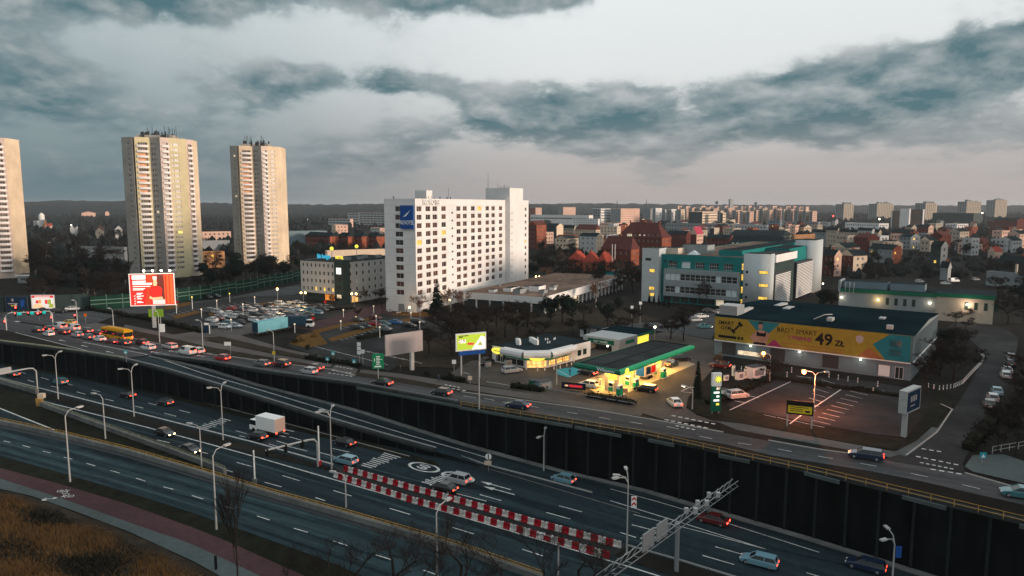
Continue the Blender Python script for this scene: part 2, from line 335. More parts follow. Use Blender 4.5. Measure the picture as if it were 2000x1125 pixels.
def obj(name, me, parent=None, loc=None, rz=0.0):
    o = bpy.data.objects.new(name, me); COL.objects.link(o)
    if parent is not None: o.parent = parent
    if loc is not None: o.location = loc
    if rz: o.rotation_euler = (0, 0, rz)
    return o
def tag(o, label, cat, group=None):
    o['label'] = label; o['category'] = cat
    if group: o['group'] = group
    return o
def thing(name, loc, rz, label, cat, group=None):
    return tag(obj(name, None, None, loc, rz), label, cat, group)
def struct(o, kind='structure'): o['kind'] = kind; return o
def copy_tree(o, parent=None):
    c = o.copy(); COL.objects.link(c); c.parent = parent
    for k in list(o.children): copy_tree(k, c)
    return c
ORD = ['first', 'second', 'third', 'fourth', 'fifth', 'sixth', 'seventh', 'eighth', 'ninth', 'tenth', 'eleventh', 'twelfth', 'thirteenth', 'fourteenth', 'fifteenth', 'sixteenth', 'seventeenth', 'eighteenth', 'nineteenth', 'twentieth']
def ordn(i):
    if i < 20: return ORD[i]
    if i > 98: return 'hundredth' if i == 99 else 'hundred and ' + ordn(i - 100)
    t, u = divmod(i + 1, 10); tens = {2: 'twent', 3: 'thirt', 4: 'fort', 5: 'fift', 6: 'sixt', 7: 'sevent', 8: 'eight', 9: 'ninet'}[t]
    return tens + 'ieth' if u == 0 else tens + 'y-' + ORD[u - 1]
# ---- lettering: made first, while the scene is small
TX = {}
def text_mesh(key, s, size, mname, depth=0.0, bold=0.0):
    cu = bpy.data.curves.new(key, 'FONT'); cu.body = s; cu.size = size; cu.extrude = depth; cu.offset = bold; cu.resolution_u = 2
    cu.align_x = 'CENTER'; cu.align_y = 'CENTER'
    ob = bpy.data.objects.new(key, cu); COL.objects.link(ob)
    me = bpy.data.meshes.new_from_object(ob.evaluated_get(bpy.context.evaluated_depsgraph_get()))
    bpy.data.objects.remove(ob); me.materials.clear(); me.materials.append(MT[mname]); TX[key] = me
def put_text(key, parent, loc, udir, name='lettering', flat=False):
    o = obj(name, TX[key], parent, loc)
    o.rotation_euler = (0 if flat else pi / 2, 0, atan2(udir[1], udir[0])); return o
text_mesh('hotel_panel', 'NOVOTEL', 2.0, 'white_paint', 0.02, 0.03); text_mesh('hotel_roof', 'NOVOTEL', 3.0, 'white_paint', 0.15, 0.04)
text_mesh('ibis', 'ibis budget', 3.2, 'sign_lit_blue', 0.15, 0.06); text_mesh('hotel2', 'HOTEL', 2.4, 'sign_lit_yellow', 0.1, 0.02)
text_mesh('smart', 'SMART\nGYM', 1.35, 'black', 0.01, 0.02); text_mesh('badz', 'BĄDŹ SMART', 1.75, 'black', 0.01, 0.0); text_mesh('trenuj', 'I TRENUJ!', 1.3, 'banner_magenta', 0.01, 0.03)
text_mesh('p49', '49', 4.0, 'black', 0.01, 0.10); text_mesh('zl', 'ZŁ', 1.9, 'black', 0.01, 0.05)
text_mesh('witamy', 'Witamy', 1.25, 'white_paint', 0.02, 0.01); text_mesh('wash', 'car wash', 0.8, 'white_paint', 0.02); text_mesh('bean', 'wild bean', 0.55, 'green_trim', 0.01, 0.01)
text_mesh('s60', '60', 2.0, 'paint_white', 0.0, 0.04); text_mesh('k49', '219', 1.0, 'sign_red', 0.0, 0.03)
# ================================================================== setting
def Z(c): return lambda X, Y: c
def pts_on(px, zf): return [on(x, y, zf) for x, y in px]
NS = [0]
def sheet(name, px, zf, m, dz=0.0, parent=None, kind='structure'):
    if isinstance(zf, (int, float)): P = [at(x, y, zf) for x, y in px]
    else: P = pts_on(px, zf)
    NS[0] += 1; dz += NS[0] * 0.0012
    b = MB(); b.face([(p.x, p.y, p.z + dz) for p in P], m); o = b.build(name, parent)
    if parent is None: struct(o, kind)
    me = o.data
    if me.polygons[0].normal.z < 0: me.flip_normals()
    return o
def resample(P, n):
    L = [0.0]
    for a, b in zip(P, P[1:]): L.append(L[-1] + (b - a).length)
    out = []; j = 0
    for k in range(n + 1):
        s = L[-1] * k / n
        while j < len(P) - 2 and L[j + 1] < s: j += 1
        t = (s - L[j]) / max(1e-6, L[j + 1] - L[j]); out.append(P[j].lerp(P[j + 1], t))
    return out
def plen(P): return sum((b - a).length for a, b in zip(P, P[1:]))
def strip(name, A, B, zf, m, n=24, dz=0.0, parent=None):       # sheet between two photo polylines
    PA = resample(pts_on(A, zf), n); PB = resample(pts_on(B, zf), n); b = MB()
    for k in range(n):
        q = [PA[k], PB[k], PB[k + 1], PA[k + 1]]; q = [(p.x, p.y, zf(p.x, p.y) + dz) for p in q]
        b.face(q, m)
    o = b.build(name, parent)
    if o.data.polygons[0].normal.z < 0: o.data.flip_normals()
    return struct(o) if parent is None else o
def line(parent, px, zf, w, m='paint_white', dz=0.10, name='lane_line', n=1):
    P = pts_on(px, zf)
    if n > 1: P = resample(P, n)
    b = MB(); prev = None
    for k, p in enumerate(P):
        d = P[min(k + 1, len(P) - 1)] - P[max(k - 1, 0)]; d.z = 0; d.normalize(); a = Vector((-d.y, d.x, 0)) * (w / 2)
        c = [(q.x, q.y, zf(q.x, q.y) + dz) for q in (p + a, p - a)]
        if prev: b.face([prev[0], prev[1], c[1], c[0]], m)
        prev = c
    o = b.build(name, parent)
    if o.data.polygons[0].normal.z < 0: o.data.flip_normals()
    return o
def dashes(parent, segs, zf, w=0.16, name='lane_dash'):
    for s in segs: line(parent, [(s[0], s[1]), (s[2], s[3])], zf, w, name=name)

# ---- ground: the street level out to the horizon, cut along the trench
WT = [(297, 694), (400, 706), (500, 724), (700, 752), (900, 789), (1100, 823), (1260, 850), (1600, 924), (2000, 1020)]
W1 = [at(x, y, 0) for x, y in WT]; d_ = (W1[-1] - W1[-2]).normalized(); W1.append(W1[-1] + d_ * 130)
RO = [(0, 670), (125, 685), (235, 703), (320, 724), (400, 748), (500, 778), (650, 825), (760, 857), (850, 882)]     # outer edge of the slip road
RO3 = pts_on(RO, rz_); d2 = (RO3[0] - RO3[2]).normalized(); far_left = RO3[0] + d2 * 260; far_left.z = 0
b = MB(); out = [far_left] + RO3[:3] + W1
poly = [(p.x, p.y, -0.03) for p in out] + [(9000, 60, -0.03), (9000, 9000, -0.03), (-9000, 9000, -0.03), (-9000, far_left.y, -0.03)]
b.face(list(reversed(poly)), 'earth'); g = b.build('ground'); struct(g)
if g.data.polygons[0].normal.z < 0: g.data.flip_normals()
# ---- motorway in its trench
b = MB(); nd = Vector((-0.56, -0.83, 0)); ex = Vector((0.83, -0.56, 0))
cs = []
for t, k in ((-420, 20), (-6, 20), (120, 20), (120, -150), (-6, -150), (-420, -150)):
    c = ex * t + Vector((0.56, 0.83, 0)) * (150 + k); cs.append((c.x, c.y, mz(c.x, c.y)))
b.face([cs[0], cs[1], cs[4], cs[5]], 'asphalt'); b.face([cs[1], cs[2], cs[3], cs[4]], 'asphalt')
MWY = struct(b.build('motorway'))
for p in MWY.data.polygons: pass
if MWY.data.polygons[0].normal.z < 0: MWY.data.flip_normals()
# ---- slip road descending along the big wall
KB = [(297, 696), (350, 707), (400, 721), (500, 749), (700, 800), (900, 868), (1100, 918), (1280, 966), (1600, 1059), (1800, 1125)]
RI = [(235, 703), (320, 724), (400, 748), (500, 778), (650, 825), (760, 857), (850, 882), (960, 915), (1160, 972), (1500, 1070)]
WB = [Vector((p.x, p.y, rz_(p.x, p.y))) for p in W1]
nA = 40; PA = resample(WB[:-1], nA)
PB = resample([Vector((p.x, p.y, rz_(p.x, p.y))) for p in pts_on(RI, rz_)], nA)
b = MB()
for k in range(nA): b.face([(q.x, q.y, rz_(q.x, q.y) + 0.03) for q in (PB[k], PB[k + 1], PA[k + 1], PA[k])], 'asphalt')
SLIP = struct(b.build('slip_road'))
if SLIP.data.polygons[0].normal.z < 0: SLIP.data.flip_normals()
# kerb at the foot of the wall and pale drain strip
b = MB(); b.sweep([p + Vector((-0.33, -0.49, 0)) for p in resample(WB, 60)], 1.1, 0.22, 'concrete'); struct(b.build('wall_foot_kerb'))
for pxl, w in (([(162, 669), (300, 697), (400, 731), (500, 760), (650, 805), (800, 851), (925, 887), (1062, 925)], 0.22), ([(30, 650), (175, 687), (250, 706), (400, 744), (500, 774), (650, 821), (840, 877)], 0.2)):
    line(SLIP, pxl, rz_, w, n=30)
line(SLIP, [(1192, 956), (1300, 985), (1600, 1080)], rz_, 0.18, n=8)
for a in ((112, 681, 118, 688), ):
    pass
def arrow(parent, x, y, dx, dy, zf, L=4.0, name='painted_arrow', left=True):
    p = on(x, y, zf); q = on(x + dx, y + dy, zf); d = (q - p); d.z = 0; d.normalize(); a = Vector((-d.y, d.x, 0)) * (1 if left else -1)
    b = MB()
    def P(s, t): c = p + d * s + a * t; return (c.x, c.y, zf(c.x, c.y) + 0.05)
    b.face([P(0, -0.12), P(L * 0.7, -0.12), P(L * 0.7, 0.12), P(0, 0.12)], 'paint_white')
    b.face([P(L * 0.66, -0.5), P(L, 0), P(L * 0.66, 0.5)], 'paint_white'); o = b.build(name, parent)
    for f in o.data.polygons:
        if f.normal.z < 0: o.data.flip_normals(); break
for x, y in ((128, 667), (172, 678), (222, 690)): arrow(SLIP, x, y, -20, -5, rz_)

# ---- big retaining wall: posts, panels, parapet
def retaining_wall(name, P, zb, zt, pitch, label, m_panel, m_post, cap=True, band=None):
    root = thing(name, (P[0].x, P[0].y, 0), 0, label, 'wall'); o0 = Vector((P[0].x, P[0].y, 0))
    n = max(2, int(plen([Vector((p.x, p.y, 0)) for p in P]) / pitch)); R = resample([Vector((p.x, p.y, 0)) for p in P], n)
    for k in range(n):
        a, c = R[k], R[k + 1]; d = (c - a).normalized(); nn = Vector((d.y, -d.x, 0))
        za, zc = zb(a.x, a.y), zb(c.x, c.y); ta, tc = zt(a.x, a.y), zt(c.x, c.y)
        if ta - za < 0.25 and tc - zc < 0.25: continue
        pn = MB(); i0 = a + d * 0.16 - o0; i1 = c - d * 0.16 - o0; nrows = 1 if (tc - zc) < 3 else 2
        for r in range(nrows):
            f0, f1 = r / nrows, (r + 1) / nrows; gap = 0.03
            q = [(i0.x, i0.y, za + (ta - za) * f0 + gap), (i1.x, i1.y, zc + (tc - zc) * f0 + gap), (i1.x, i1.y, zc + (tc - zc) * f1), (i0.x, i0.y, za + (ta - za) * f1)]
            o_ = nn * -0.25; q2 = [(x + o_.x, y + o_.y, z) for x, y, z in q]
            pm = MB(); pm.face(q, m_panel); pm.face(list(reversed(q2)), m_panel)
            for e in range(4): f = (e + 1) % 4; pm.face([q[f], q[e], q2[e], q2[f]], m_panel)
            pm.build('wall_panel', root)
        c2 = c - o0
        MB().box((c2.x + nn.x * 0.05, c2.y + nn.y * 0.05, (zc + tc) / 2), (0.32, 0.42, max(0.2, tc - zc)), m_post, atan2(d.y, d.x)).build('wall_post', root)
    if cap:
        MB().sweep([Vector((p.x - o0.x, p.y - o0.y, zt(p.x, p.y))) for p in R], 0.75, 0.55, band or 'concrete', 0.0).build('coping', root)
    return root
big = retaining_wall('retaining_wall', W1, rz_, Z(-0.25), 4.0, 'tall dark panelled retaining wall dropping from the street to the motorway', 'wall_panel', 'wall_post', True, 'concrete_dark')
# pale slabs on the slope below the railing
for (x0, y0, x1, y1) in ((700, 757, 900, 793), (900, 795, 1120, 832), (1125, 833, 1215, 850), (1268, 858, 1318, 868), (1405, 888, 1465, 900), (1572, 922, 1640, 940), (1762, 968, 1848, 990), (1990, 1024, 2030, 1034)):
    p, q = at(x0, y0, 0), at(x1, y1, 0); p0 = W1[0]
    MB().sweep([(p.x - p0.x - 0.25, p.y - p0.y - 0.4, -0.25), (q.x - p0.x - 0.25, q.y - p0.y - 0.4, -0.25)], 0.25, 0.5, 'paving_grey').build('concrete_facing', big)
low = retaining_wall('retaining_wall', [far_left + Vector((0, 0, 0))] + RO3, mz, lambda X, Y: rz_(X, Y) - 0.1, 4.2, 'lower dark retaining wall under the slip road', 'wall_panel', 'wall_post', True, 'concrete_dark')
# yellowish edge strip on the lower wall at the left
b = MB(); b.sweep([p + Vector((0.3, 0.45, 0.45)) for p in resample([far_left] + RO3[:3], 20)], 0.5, 0.25, 'rail_green'); 
o = b.build('kerb_edging'); tag(o, 'mossy yellow-green kerb along the top of the lower wall, far left', 'kerb')

# ---- guard rails
def railing(name, P, label, m, h=1.0, pitch=2.0, rails=2, pm=None, cat='railing', rh=0.06, rw=0.05):
    o0 = Vector(P[0]); n = max(2, int(plen(P) / pitch)); R = [p - o0 for p in resample(P, n)]
    root = thing(name, o0, 0, label, cat)
    for k in range(rails):
        z = h * (1 - k * (0.55 if rails == 2 else 0.33))
        MB().sweep(R, rw, rh, m, z - rh).build('rail', root)
    pmesh = MB().box((0, 0, h / 2), (0.07, 0.07, h), pm or m).mesh('post')
    for k in range(n + 1): obj('post', pmesh, root, R[k])
    return root
railing('guard_rail', [p + Vector((0.2, 0.3, 0.05)) for p in RO3[1:]], 'pale steel guard rail along the outer edge of the slip road', 'steel_pale', 0.75, 3.0, 1, 'steel_dark', 'guard rail', 0.25)
railing('guard_rail', pts_on([(840, 877), (900, 897), (950, 914), (1050, 940), (1157, 969)], mz), 'white guard rail between the slip road and the motorway below the round sign', 'steel_pale', 0.75, 3.0, 1, 'steel_dark', 'guard rail', 0.25)
railing('guard_rail', pts_on([(-60, 727), (85, 765), (250, 807), (500, 871), (652, 914)], mz), 'long white guard rail down the motorway median, left of the traffic-light arm', 'white_paint', 0.75, 2.0, 1, 'steel_dark', 'guard rail', 0.22)
railing('guard_rail', pts_on([(1225, 1073), (1330, 1103), (1440, 1137)], mz), 'short median guard rail under the sign gantry at the bottom edge', 'steel_pale', 0.75, 3.0, 1, 'steel_dark', 'guard rail', 0.22)
RL = [at(x, y + 6, 0) for x, y in ((900, 787), (1100, 820), (1260, 846), (1430, 884), (1600, 920), (1800, 968), (2000, 1017))]; RL.append(RL[-1] + (RL[-1] - RL[-2]))
railing('railing', RL, 'orange-brown railing along the street edge above the big wall', 'rail_yellow', 0.95, 2.5, 2, cat='railing')
RLL = [at(x, y + 2, 0) for x, y in ((300, 693), (420, 707), (500, 722), (700, 750), (895, 786))]
railing('guard_rail', RLL, 'grey guard rail on the street edge above the slip road nose', 'steel', 0.7, 3.0, 1, 'steel_dark', 'guard rail', 0.25)

# ---- near side: road, verge, cycle path, bank
NP = [(0, 828), (125, 855), (250, 886), (400, 930), (525, 969), (650, 1004), (775, 1040), (900, 1078), (1060, 1135)]
NP3 = pts_on(NP, nz); dn = (NP3[0] - NP3[1]).normalized(); NP3 = [NP3[0] + dn * 220] + NP3 + [NP3[-1] + (NP3[-1] - NP3[-2]).normalized() * 60]
b = MB(); pg = [(p.x, p.y, nz(p.x, p.y) - 0.03) for p in NP3]
lo_ = NP3[-1]; fa = NP3[0]
back = []
for p in (NP3[-1], NP3[0]):
    c = Vector((p.x, p.y, 0)) + nd * 170; back.append((c.x, c.y, nz(c.x, c.y) - 0.03))
R0 = resample(NP3, 20)
for k in range(20):
    a, c = R0[k], R0[k + 1]; e, f = a + nd * 170, c + nd * 170
    b.face([(q.x, q.y, nz(q.x, q.y) - 0.04) for q in (a, e, f, c)], 'grass')
o = struct(b.build('near_verge'))
if o.data.polygons[0].normal.z < 0: o.data.flip_normals()
NE = [(0, 890), (125, 925), (250, 962), (375, 1001), (500, 1045), (620, 1088), (720, 1130)]
def nearfun(X, Y): return nz(X, Y)
nA = 30
PA = resample(NP3[1:-1], nA); pe = pts_on(NE, nz); PB = resample(pe + [pe[-1] + (pe[-1] - pe[-2])], nA)
PA.insert(0, PA[0] + dn * 60); PB.insert(0, PB[0] + (PB[0] - PB[1]).normalized() * 60)
b = MB()
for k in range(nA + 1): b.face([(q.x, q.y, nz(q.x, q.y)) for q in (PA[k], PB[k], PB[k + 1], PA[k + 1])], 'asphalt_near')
NROAD = struct(b.build('near_road'))
if NROAD.data.polygons[0].normal.z < 0: NROAD.data.flip_normals()
dashes(NROAD, [(7, 862, 20, 865), (44, 871, 59, 875), (84, 882, 99, 886), (125, 894, 141, 898), (169, 906, 186, 911), (216, 920, 234, 925), (266, 935, 284, 941), (319, 952, 339, 957), (375, 969, 397, 976), (436, 989, 457, 995), (502, 1009, 527, 1017), (574, 1033, 601, 1041), (651, 1058, 679, 1067), (734, 1085, 766, 1095), (827, 1115, 850, 1123)], nz, 0.17)
line(NROAD, [(0, 833), (125, 860), (250, 891), (400, 936), (525, 975), (650, 1010), (775, 1046), (900, 1084)], nz, 0.9, 'steel_dark', 0.03, 'gutter_strip', 20)
for t_, w_, m_ in ((.16, 1.3, 'asphalt_track'), (.30, .7, 'asphalt_pale'), (.40, .55, 'asphalt_track'), (.56, .5, 'asphalt_pale'), (.66, .6, 'asphalt_track'), (.78, .55, 'asphalt_pale'), (.88, .6, 'asphalt_track')):
    line(NROAD, [(x, (828 + .228 * x + .0000085 * x * x * 2) * (1 - t_) + (890 + .282 * x + .00006 * x * x) * t_) for x in (0, 125, 250, 375, 500, 650, 760)], nz, w_, m_, .012 + .003 * t_, 'tyre_track', 24)
red_t = [(-40, 903), (0, 914), (115, 945), (250, 985), (375, 1030), (450, 1060), (500, 1083), (640, 1145)]
mid_ = [(-40, 924), (0, 935), (115, 972), (250, 1020), (375, 1063), (450, 1098), (480, 1112), (560, 1150)]
gry_b = [(-40, 946), (0, 955), (60, 968), (150, 1000), (250, 1038), (375, 1095), (430, 1125), (470, 1150)]
CYC = strip('cycle_path', red_t, mid_, nz, 'paving_red', 24, 0.03)
FOOT = strip('footpath', mid_, gry_b, nz, 'paving_grey', 24, 0.03)
# painted bicycles and arrow on the cycle path
def flat_shape(parent, c, d, parts, zf, name):
    d = Vector((d.x, d.y, 0)).normalized(); a = Vector((-d.y, d.x, 0)); b = MB()
    def P(s, t): q = c + d * s + a * t; return (q.x, q.y, zf(q.x, q.y) + 0.05)
    for kind, arg in parts:
        if kind == 'l':
            s0, t0, s1, t1, w = arg; L_ = sqrt((s1 - s0) ** 2 + (t1 - t0) ** 2); ux, uy = (t1 - t0) / L_ * w / 2, -(s1 - s0) / L_ * w / 2
            b.face([P(s0 + ux, t0 + uy), P(s1 + ux, t1 + uy), P(s1 - ux, t1 - uy), P(s0 - ux, t0 - uy)], 'paint_white')
        else:
            s0, t0, r, w = arg[:4]; n = 16; sc = arg[4] if len(arg) > 4 else 1.0
            for k in range(n):
                A, B = 2 * pi * k / n, 2 * pi * (k + 1) / n
                b.face([P(s0 + r * cos(A) * sc, t0 + r * sin(A)), P(s0 + r * cos(B) * sc, t0 + r * sin(B)), P(s0 + (r - w) * cos(B) * sc, t0 + (r - w) * sin(B)), P(s0 + (r - w) * cos(A) * sc, t0 + (r - w) * sin(A))], 'paint_white')
    o = b.build(name, parent); me = o.data
    import bmesh
    bm = bmesh.new(); bm.from_mesh(me); bmesh.ops.recalc_face_normals(bm, faces=bm.faces)
    for f in bm.faces:
        if f.normal.z < 0: f.normal_flip()
    bm.to_mesh(me); bm.free(); return o
bike = [('r', (-0.55, 0, 0.42, 0.1)), ('r', (0.55, 0, 0.42, 0.1)), ('l', (-0.55, 0, -0.2, 0.6, 0.09)), ('l', (-0.2, 0.6, 0.4, 0.6, 0.09)), ('l', (0.4, 0.6, 0.55, 0, 0.09)), ('l', (-0.1, 0, 0.4, 0.6, 0.09)), ('l', (-0.55, 0, -0.1, 0, 0.09)), ('l', (0.4, 0.6, 0.38, 0.8, 0.09)), ('l', (0.25, 0.8, 0.5, 0.8, 0.09)), ('l', (-0.3, 0.7, -0.05, 0.7, 0.1))]
pd = on(300, 1010, nz) - on(100, 950, nz)
flat_shape(CYC, on(122, 961, nz), pd, bike, nz, 'bicycle_symbol'); flat_shape(CYC, on(134, 968, nz), -pd, bike, nz, 'bicycle_symbol')
flat_shape(FOOT, on(96, 975, nz), on(130, 970, nz) - on(90, 976, nz), [('l', (-0.9, 0, 0.9, 0, 0.16)), ('l', (-0.9, 0, -0.3, 0.45, 0.2)), ('l', (-0.9, 0, -0.3, -0.45, 0.2)), ('l', (0.55, 0.2, 0.95, 0, 0.2)), ('l', (0.55, -0.2, 0.95, 0, 0.2))], nz, 'painted_arrow')

# parapet wall with yellow railing on the near road
YP = NP3[1:-1]
root = thing('parapet_wall', YP[0], 0, 'pale concrete parapet wall beside the near road', 'wall'); r0 = YP[0]
R = resample([YP[0] + dn * 60] + YP, 44)
for k in range(44):
    a, c = R[k] - r0, R[k + 1] - r0; e = (c - a).normalized() * 0.02
    MB().sweep([a + e, c - e], 0.6, 0.75, 'concrete', 0.0).build('parapet_block', root)
MB().sweep([p - r0 + Vector((0.2, 0.3, -6)) for p in R], 0.4, 5.9, 'concrete_dark').build('retaining_face', root)
railing('railing', [p + Vector((0, 0, 0.75)) for p in R], 'thin yellow railing on the parapet of the near road', 'rail_yellow', 0.55, 2.0, 2, cat='railing', rh=0.1)
# wedge between the two parapets with a lower lane
def wz(X, Y): return mz(X, Y) + 1.25
wedge = sheet('wedge_verge', [(-60, 742), (75, 775), (78, 792), (240, 845), (420, 915), (400, 922), (190, 868), (0, 826), (-60, 815)], wz, 'grass', 0.0)
sheet('wedge_lane', [(-60, 778), (0, 797), (104, 839), (160, 858), (60, 838), (-60, 815)], wz, 'asphalt', 0.03)
line(wedge, [(-60, 775), (0, 798), (60, 822), (106, 840)], wz, 0.3, dz=0.06, n=8)
for nm, pl, lab in (('parapet_wall', [(-60, 732), (0, 747), (72, 768)], 'short concrete parapet with olive railing left of the yellow gantry foot'), ('parapet_wall', [(78, 792), (160, 822), (240, 851), (330, 883), (400, 909), (440, 926)], 'long concrete parapet with olive railing converging on the near road')):
    P = pts_on(pl, wz); n = max(3, int(plen(P) / 4)); R = resample(P, n); r0 = R[0]
    root = thing(nm, r0, 0, lab, 'wall')
    for k in range(n): MB().sweep([R[k] - r0, R[k + 1] - r0 - (R[k + 1] - R[k]).normalized() * 0.03], 0.55, 0.95, 'concrete', -0.1).build('parapet_block', root)
    MB().sweep([p - r0 + Vector((0, 0, -2.5)) for p in R], 0.45, 2.4, 'concrete_dark').build('footing', root)
    railing('railing', [p + Vector((0, 0, 0.85)) for p in R], lab.replace('concrete parapet with olive railing', 'olive steel railing on the concrete parapet'), 'rail_green', 0.5, 2.0, 2, cat='railing')

# ---- motorway markings
line(MWY, [(-60, 748), (82, 784), (305, 840), (492, 891), (650, 937), (900, 1010), (1100, 1069), (1280, 1124), (1330, 1140)], mz, 0.28, n=30)
dashes(MWY, [(307, 860, 332, 866), (395, 884, 406, 887), (462, 904, 491, 912), (552, 930, 585, 940), (651, 959, 687, 970), (761, 994, 801, 1006), (883, 1031, 925, 1044), (1020, 1074, 1060, 1087), (517, 943, 550, 952), (616, 973, 635, 979), (428, 915, 455, 923)], mz, 0.2)
dashes(MWY, [(54, 743, 67, 747), (100, 755, 115, 758), (150, 766, 167, 771), (205, 780, 222, 784), (264, 794, 280, 798), (321, 808, 344, 814), (80, 738, 95, 742), (130, 750, 142, 753), (179, 762, 195, 766), (232, 774, 248, 778), (289, 788, 306, 792), (350, 802, 371, 807), (460, 842, 482, 848), (468, 852, 480, 855), (40, 728, 50, 730),
             (565, 854, 600, 864), (540, 862, 570, 871), (560, 872, 600, 882), (650, 877, 682, 884), (622, 884, 655, 893), (525, 868, 548, 875), (964, 956, 1005, 967), (937, 967, 979, 979), (892, 965, 950, 980), (1092, 989, 1137, 1001), (1067, 1002, 1114, 1015), (1234, 1026, 1281, 1038), (1211, 1041, 1242, 1051), (1397, 1069, 1457, 1086), (1372, 1086, 1434, 1104), (1575, 1120, 1620, 1133)], mz, 0.2)
line(MWY, [(1192, 979), (1350, 1028), (1496, 1074)], mz, 0.2); line(MWY, [(1237, 1006), (1370, 1040), (1496, 1074)], mz, 0.16)
line(MWY, [(800, 871), (1000, 930), (1250, 1004)], mz, 0.1, 'kerb'); line(MWY, [(75, 716), (300, 762), (500, 812), (800, 892)], mz, 0.25, 'kerb', n=10)
def zig(x0, y0, x1, y1, n, L=22, sl=5.5):                         # stretched painted lettering, read by drivers
    for k in range(n):
        t = k / max(1, n - 1); x, y = x0 + (x1 - x0) * t, y0 + (y1 - y0) * t; l = L * (0.7 + 0.5 * random.random())
        line(MWY, [(x - l / 2, y - sl * l / L / 2), (x + l / 2, y + sl * l / L / 2)], mz, 0.28, name='painted_letter_stroke')
zig(398, 836, 440, 820, 8); zig(716, 912, 766, 890, 10, 28, 8); zig(838, 946, 878, 930, 9, 28, 8); zig(548, 852, 566, 842, 3, 18, 4)
for x, y in ((828, 913), (894, 932)):
    c = on(x, y, mz); dd = on(x + 40, y + 11, mz) - c
    flat_shape(MWY, c, dd, [('r', (0, 0, 1.75, 0.32, 1.9))], mz, 'speed_limit_circle')
    o = put_text('s60', MWY, (c.x, c.y, c.z + 0.06), (-dd.y, dd.x), 'speed_limit_digits', True); o.scale = (1, 1.7, 1); o.rotation_euler[2] = atan2(dd.x, -dd.y) 
for dy, w_, m_ in ((8, .6, 'asphalt_track'), (15, .6, 'asphalt_pale'), (-24, .7, 'asphalt_track'), (-38, .6, 'asphalt_track'), (-46, .5, 'asphalt_pale'), (-58, .7, 'asphalt_track')):
    line(MWY, [(x, y + dy * (.55 + x / 1800)) for x, y in ((82, 784), (305, 840), (492, 891), (650, 937), (900, 1010), (1100, 1069), (1280, 1124))], mz, w_, m_, .012 + dy * .0001, 'tyre_track', 24)
arrow(MWY, 998, 957, -40, -11, mz, 6.0); arrow(MWY, 1005, 967, -40, -11, mz, 6.0, left=False)
# verge between the lower wall and the motorway
strip('motorway_verge', [(-60, 690), (0, 703), (150, 730), (300, 757), (500, 807), (700, 858), (850, 902)], [(-60, 701), (0, 712), (150, 739), (300, 770), (500, 822), (700, 872), (860, 913)], mz, 'grass', 20, 0.06)
strip('median_verge', [(-60, 729), (85, 766), (250, 808), (500, 872), (652, 915)], [(-60, 742), (85, 779), (305, 836), (492, 886), (668, 925)], mz, 'earth', 20, 0.07)
sheet('median_tip', [(655, 912), (690, 920), (1225, 1066), (1222, 1078), (1195, 1083), (900, 1003), (660, 930)], mz, 'asphalt_lot', 0.03)
sheet('median_verge_bottom', [(1225, 1068), (1450, 1135), (1350, 1140), (1200, 1085)], mz, 'earth', 0.07)

# ---- upper street
far_k = [(-60, 612), (0, 613), (60, 622), (150, 640), (261, 662), (347, 680), (396, 691), (480, 701), (532, 709), (645, 722), (692, 734), (900, 766), (1150, 800), (1300, 825), (1412, 845), (1500, 861), (1600, 879), (1725, 896), (1885, 925), (2000, 958)]
near_k = [(-60, 640), (12, 645), (175, 686), (235, 700), (297, 693), (400, 705), (460, 714), (500, 720), (600, 736), (700, 749), (900, 784), (1100, 816), (1260, 842), (1420, 868), (1500, 888), (1600, 904), (1700, 920), (1800, 940), (1885, 960), (2000, 986)]
PA = [at(x, y) for x, y in far_k]; PB = [at(x, y) for x, y in near_k]
PA.append(PA[-1] + (PA[-1] - PA[-2]).normalized() * 120); PB.append(PB[-1] + (PB[-1] - PB[-2]).normalized() * 120)
b = MB()
for k in range(len(PA) - 1): b.face([(q.x, q.y, 0.0) for q in (PA[k], PB[k], PB[k + 1], PA[k + 1])], 'asphalt_street')
STREET = struct(b.build('street'))
for f in STREET.data.polygons:
    if f.normal.z < 0: STREET.data.flip_normals(); break
o0 = Z(0.0)
dashes(STREET, [(405, 690, 415, 692), (455, 697, 470, 699), (905, 774, 930, 778), (946, 779, 966, 783), (982, 786, 1005, 790), (1107, 806, 1128, 809), (1170, 816, 1192, 820), (1230, 825, 1254, 829), (1302, 834, 1326, 839), (1366, 853, 1391, 858), (1441, 866, 1467, 870), (1519, 878, 1546, 883), (1598, 892, 1627, 897), (1680, 906, 1712, 912), (1779, 926, 1812, 933), (1879, 948, 1914, 956), (1030, 793, 1052, 797)], o0, 0.15)
line(STREET, [(210, 672), (330, 693)], o0, 0.14)
for x, y in ((330, 678), (300, 672), (358, 690), (270, 682), (400, 697), (310, 690), (345, 688)): arrow(STREET, x, y, -22, -4, o0, 3.5)
# crossings
for row in ([(1000, 0)],): pass
def xing(parent, rows):
    for (xa, ya, xb, yb, n, w) in rows:
        for k in range(n):
            t0, t1 = (k + 0.15) / n, (k + 0.75) / n
            line(parent, [(xa + (xb - xa) * t0, ya + (yb - ya) * t0), (xa + (xb - xa) * t1, ya + (yb - ya) * t1)], o0, w, name='crossing_stripe')
xing(STREET, [(640, 729, 690, 736, 6, 0.45), (648, 724, 688, 730, 5, 0.45), (655, 716, 690, 722, 5, 0.45), (1296, 820, 1385, 838, 7, 0.5), (1310, 812, 1400, 830, 7, 0.5), (1318, 832, 1360, 841, 4, 0.5), (1798, 877, 1842, 884, 3, 0.4), (1787, 892, 1875, 910, 6, 0.4), (1795, 904, 1865, 918, 6, 0.4), (1815, 917, 1882, 928, 4, 0.45), (868, 752, 900, 758, 4, 0.45), (860, 757, 912, 764, 5, 0.45)])
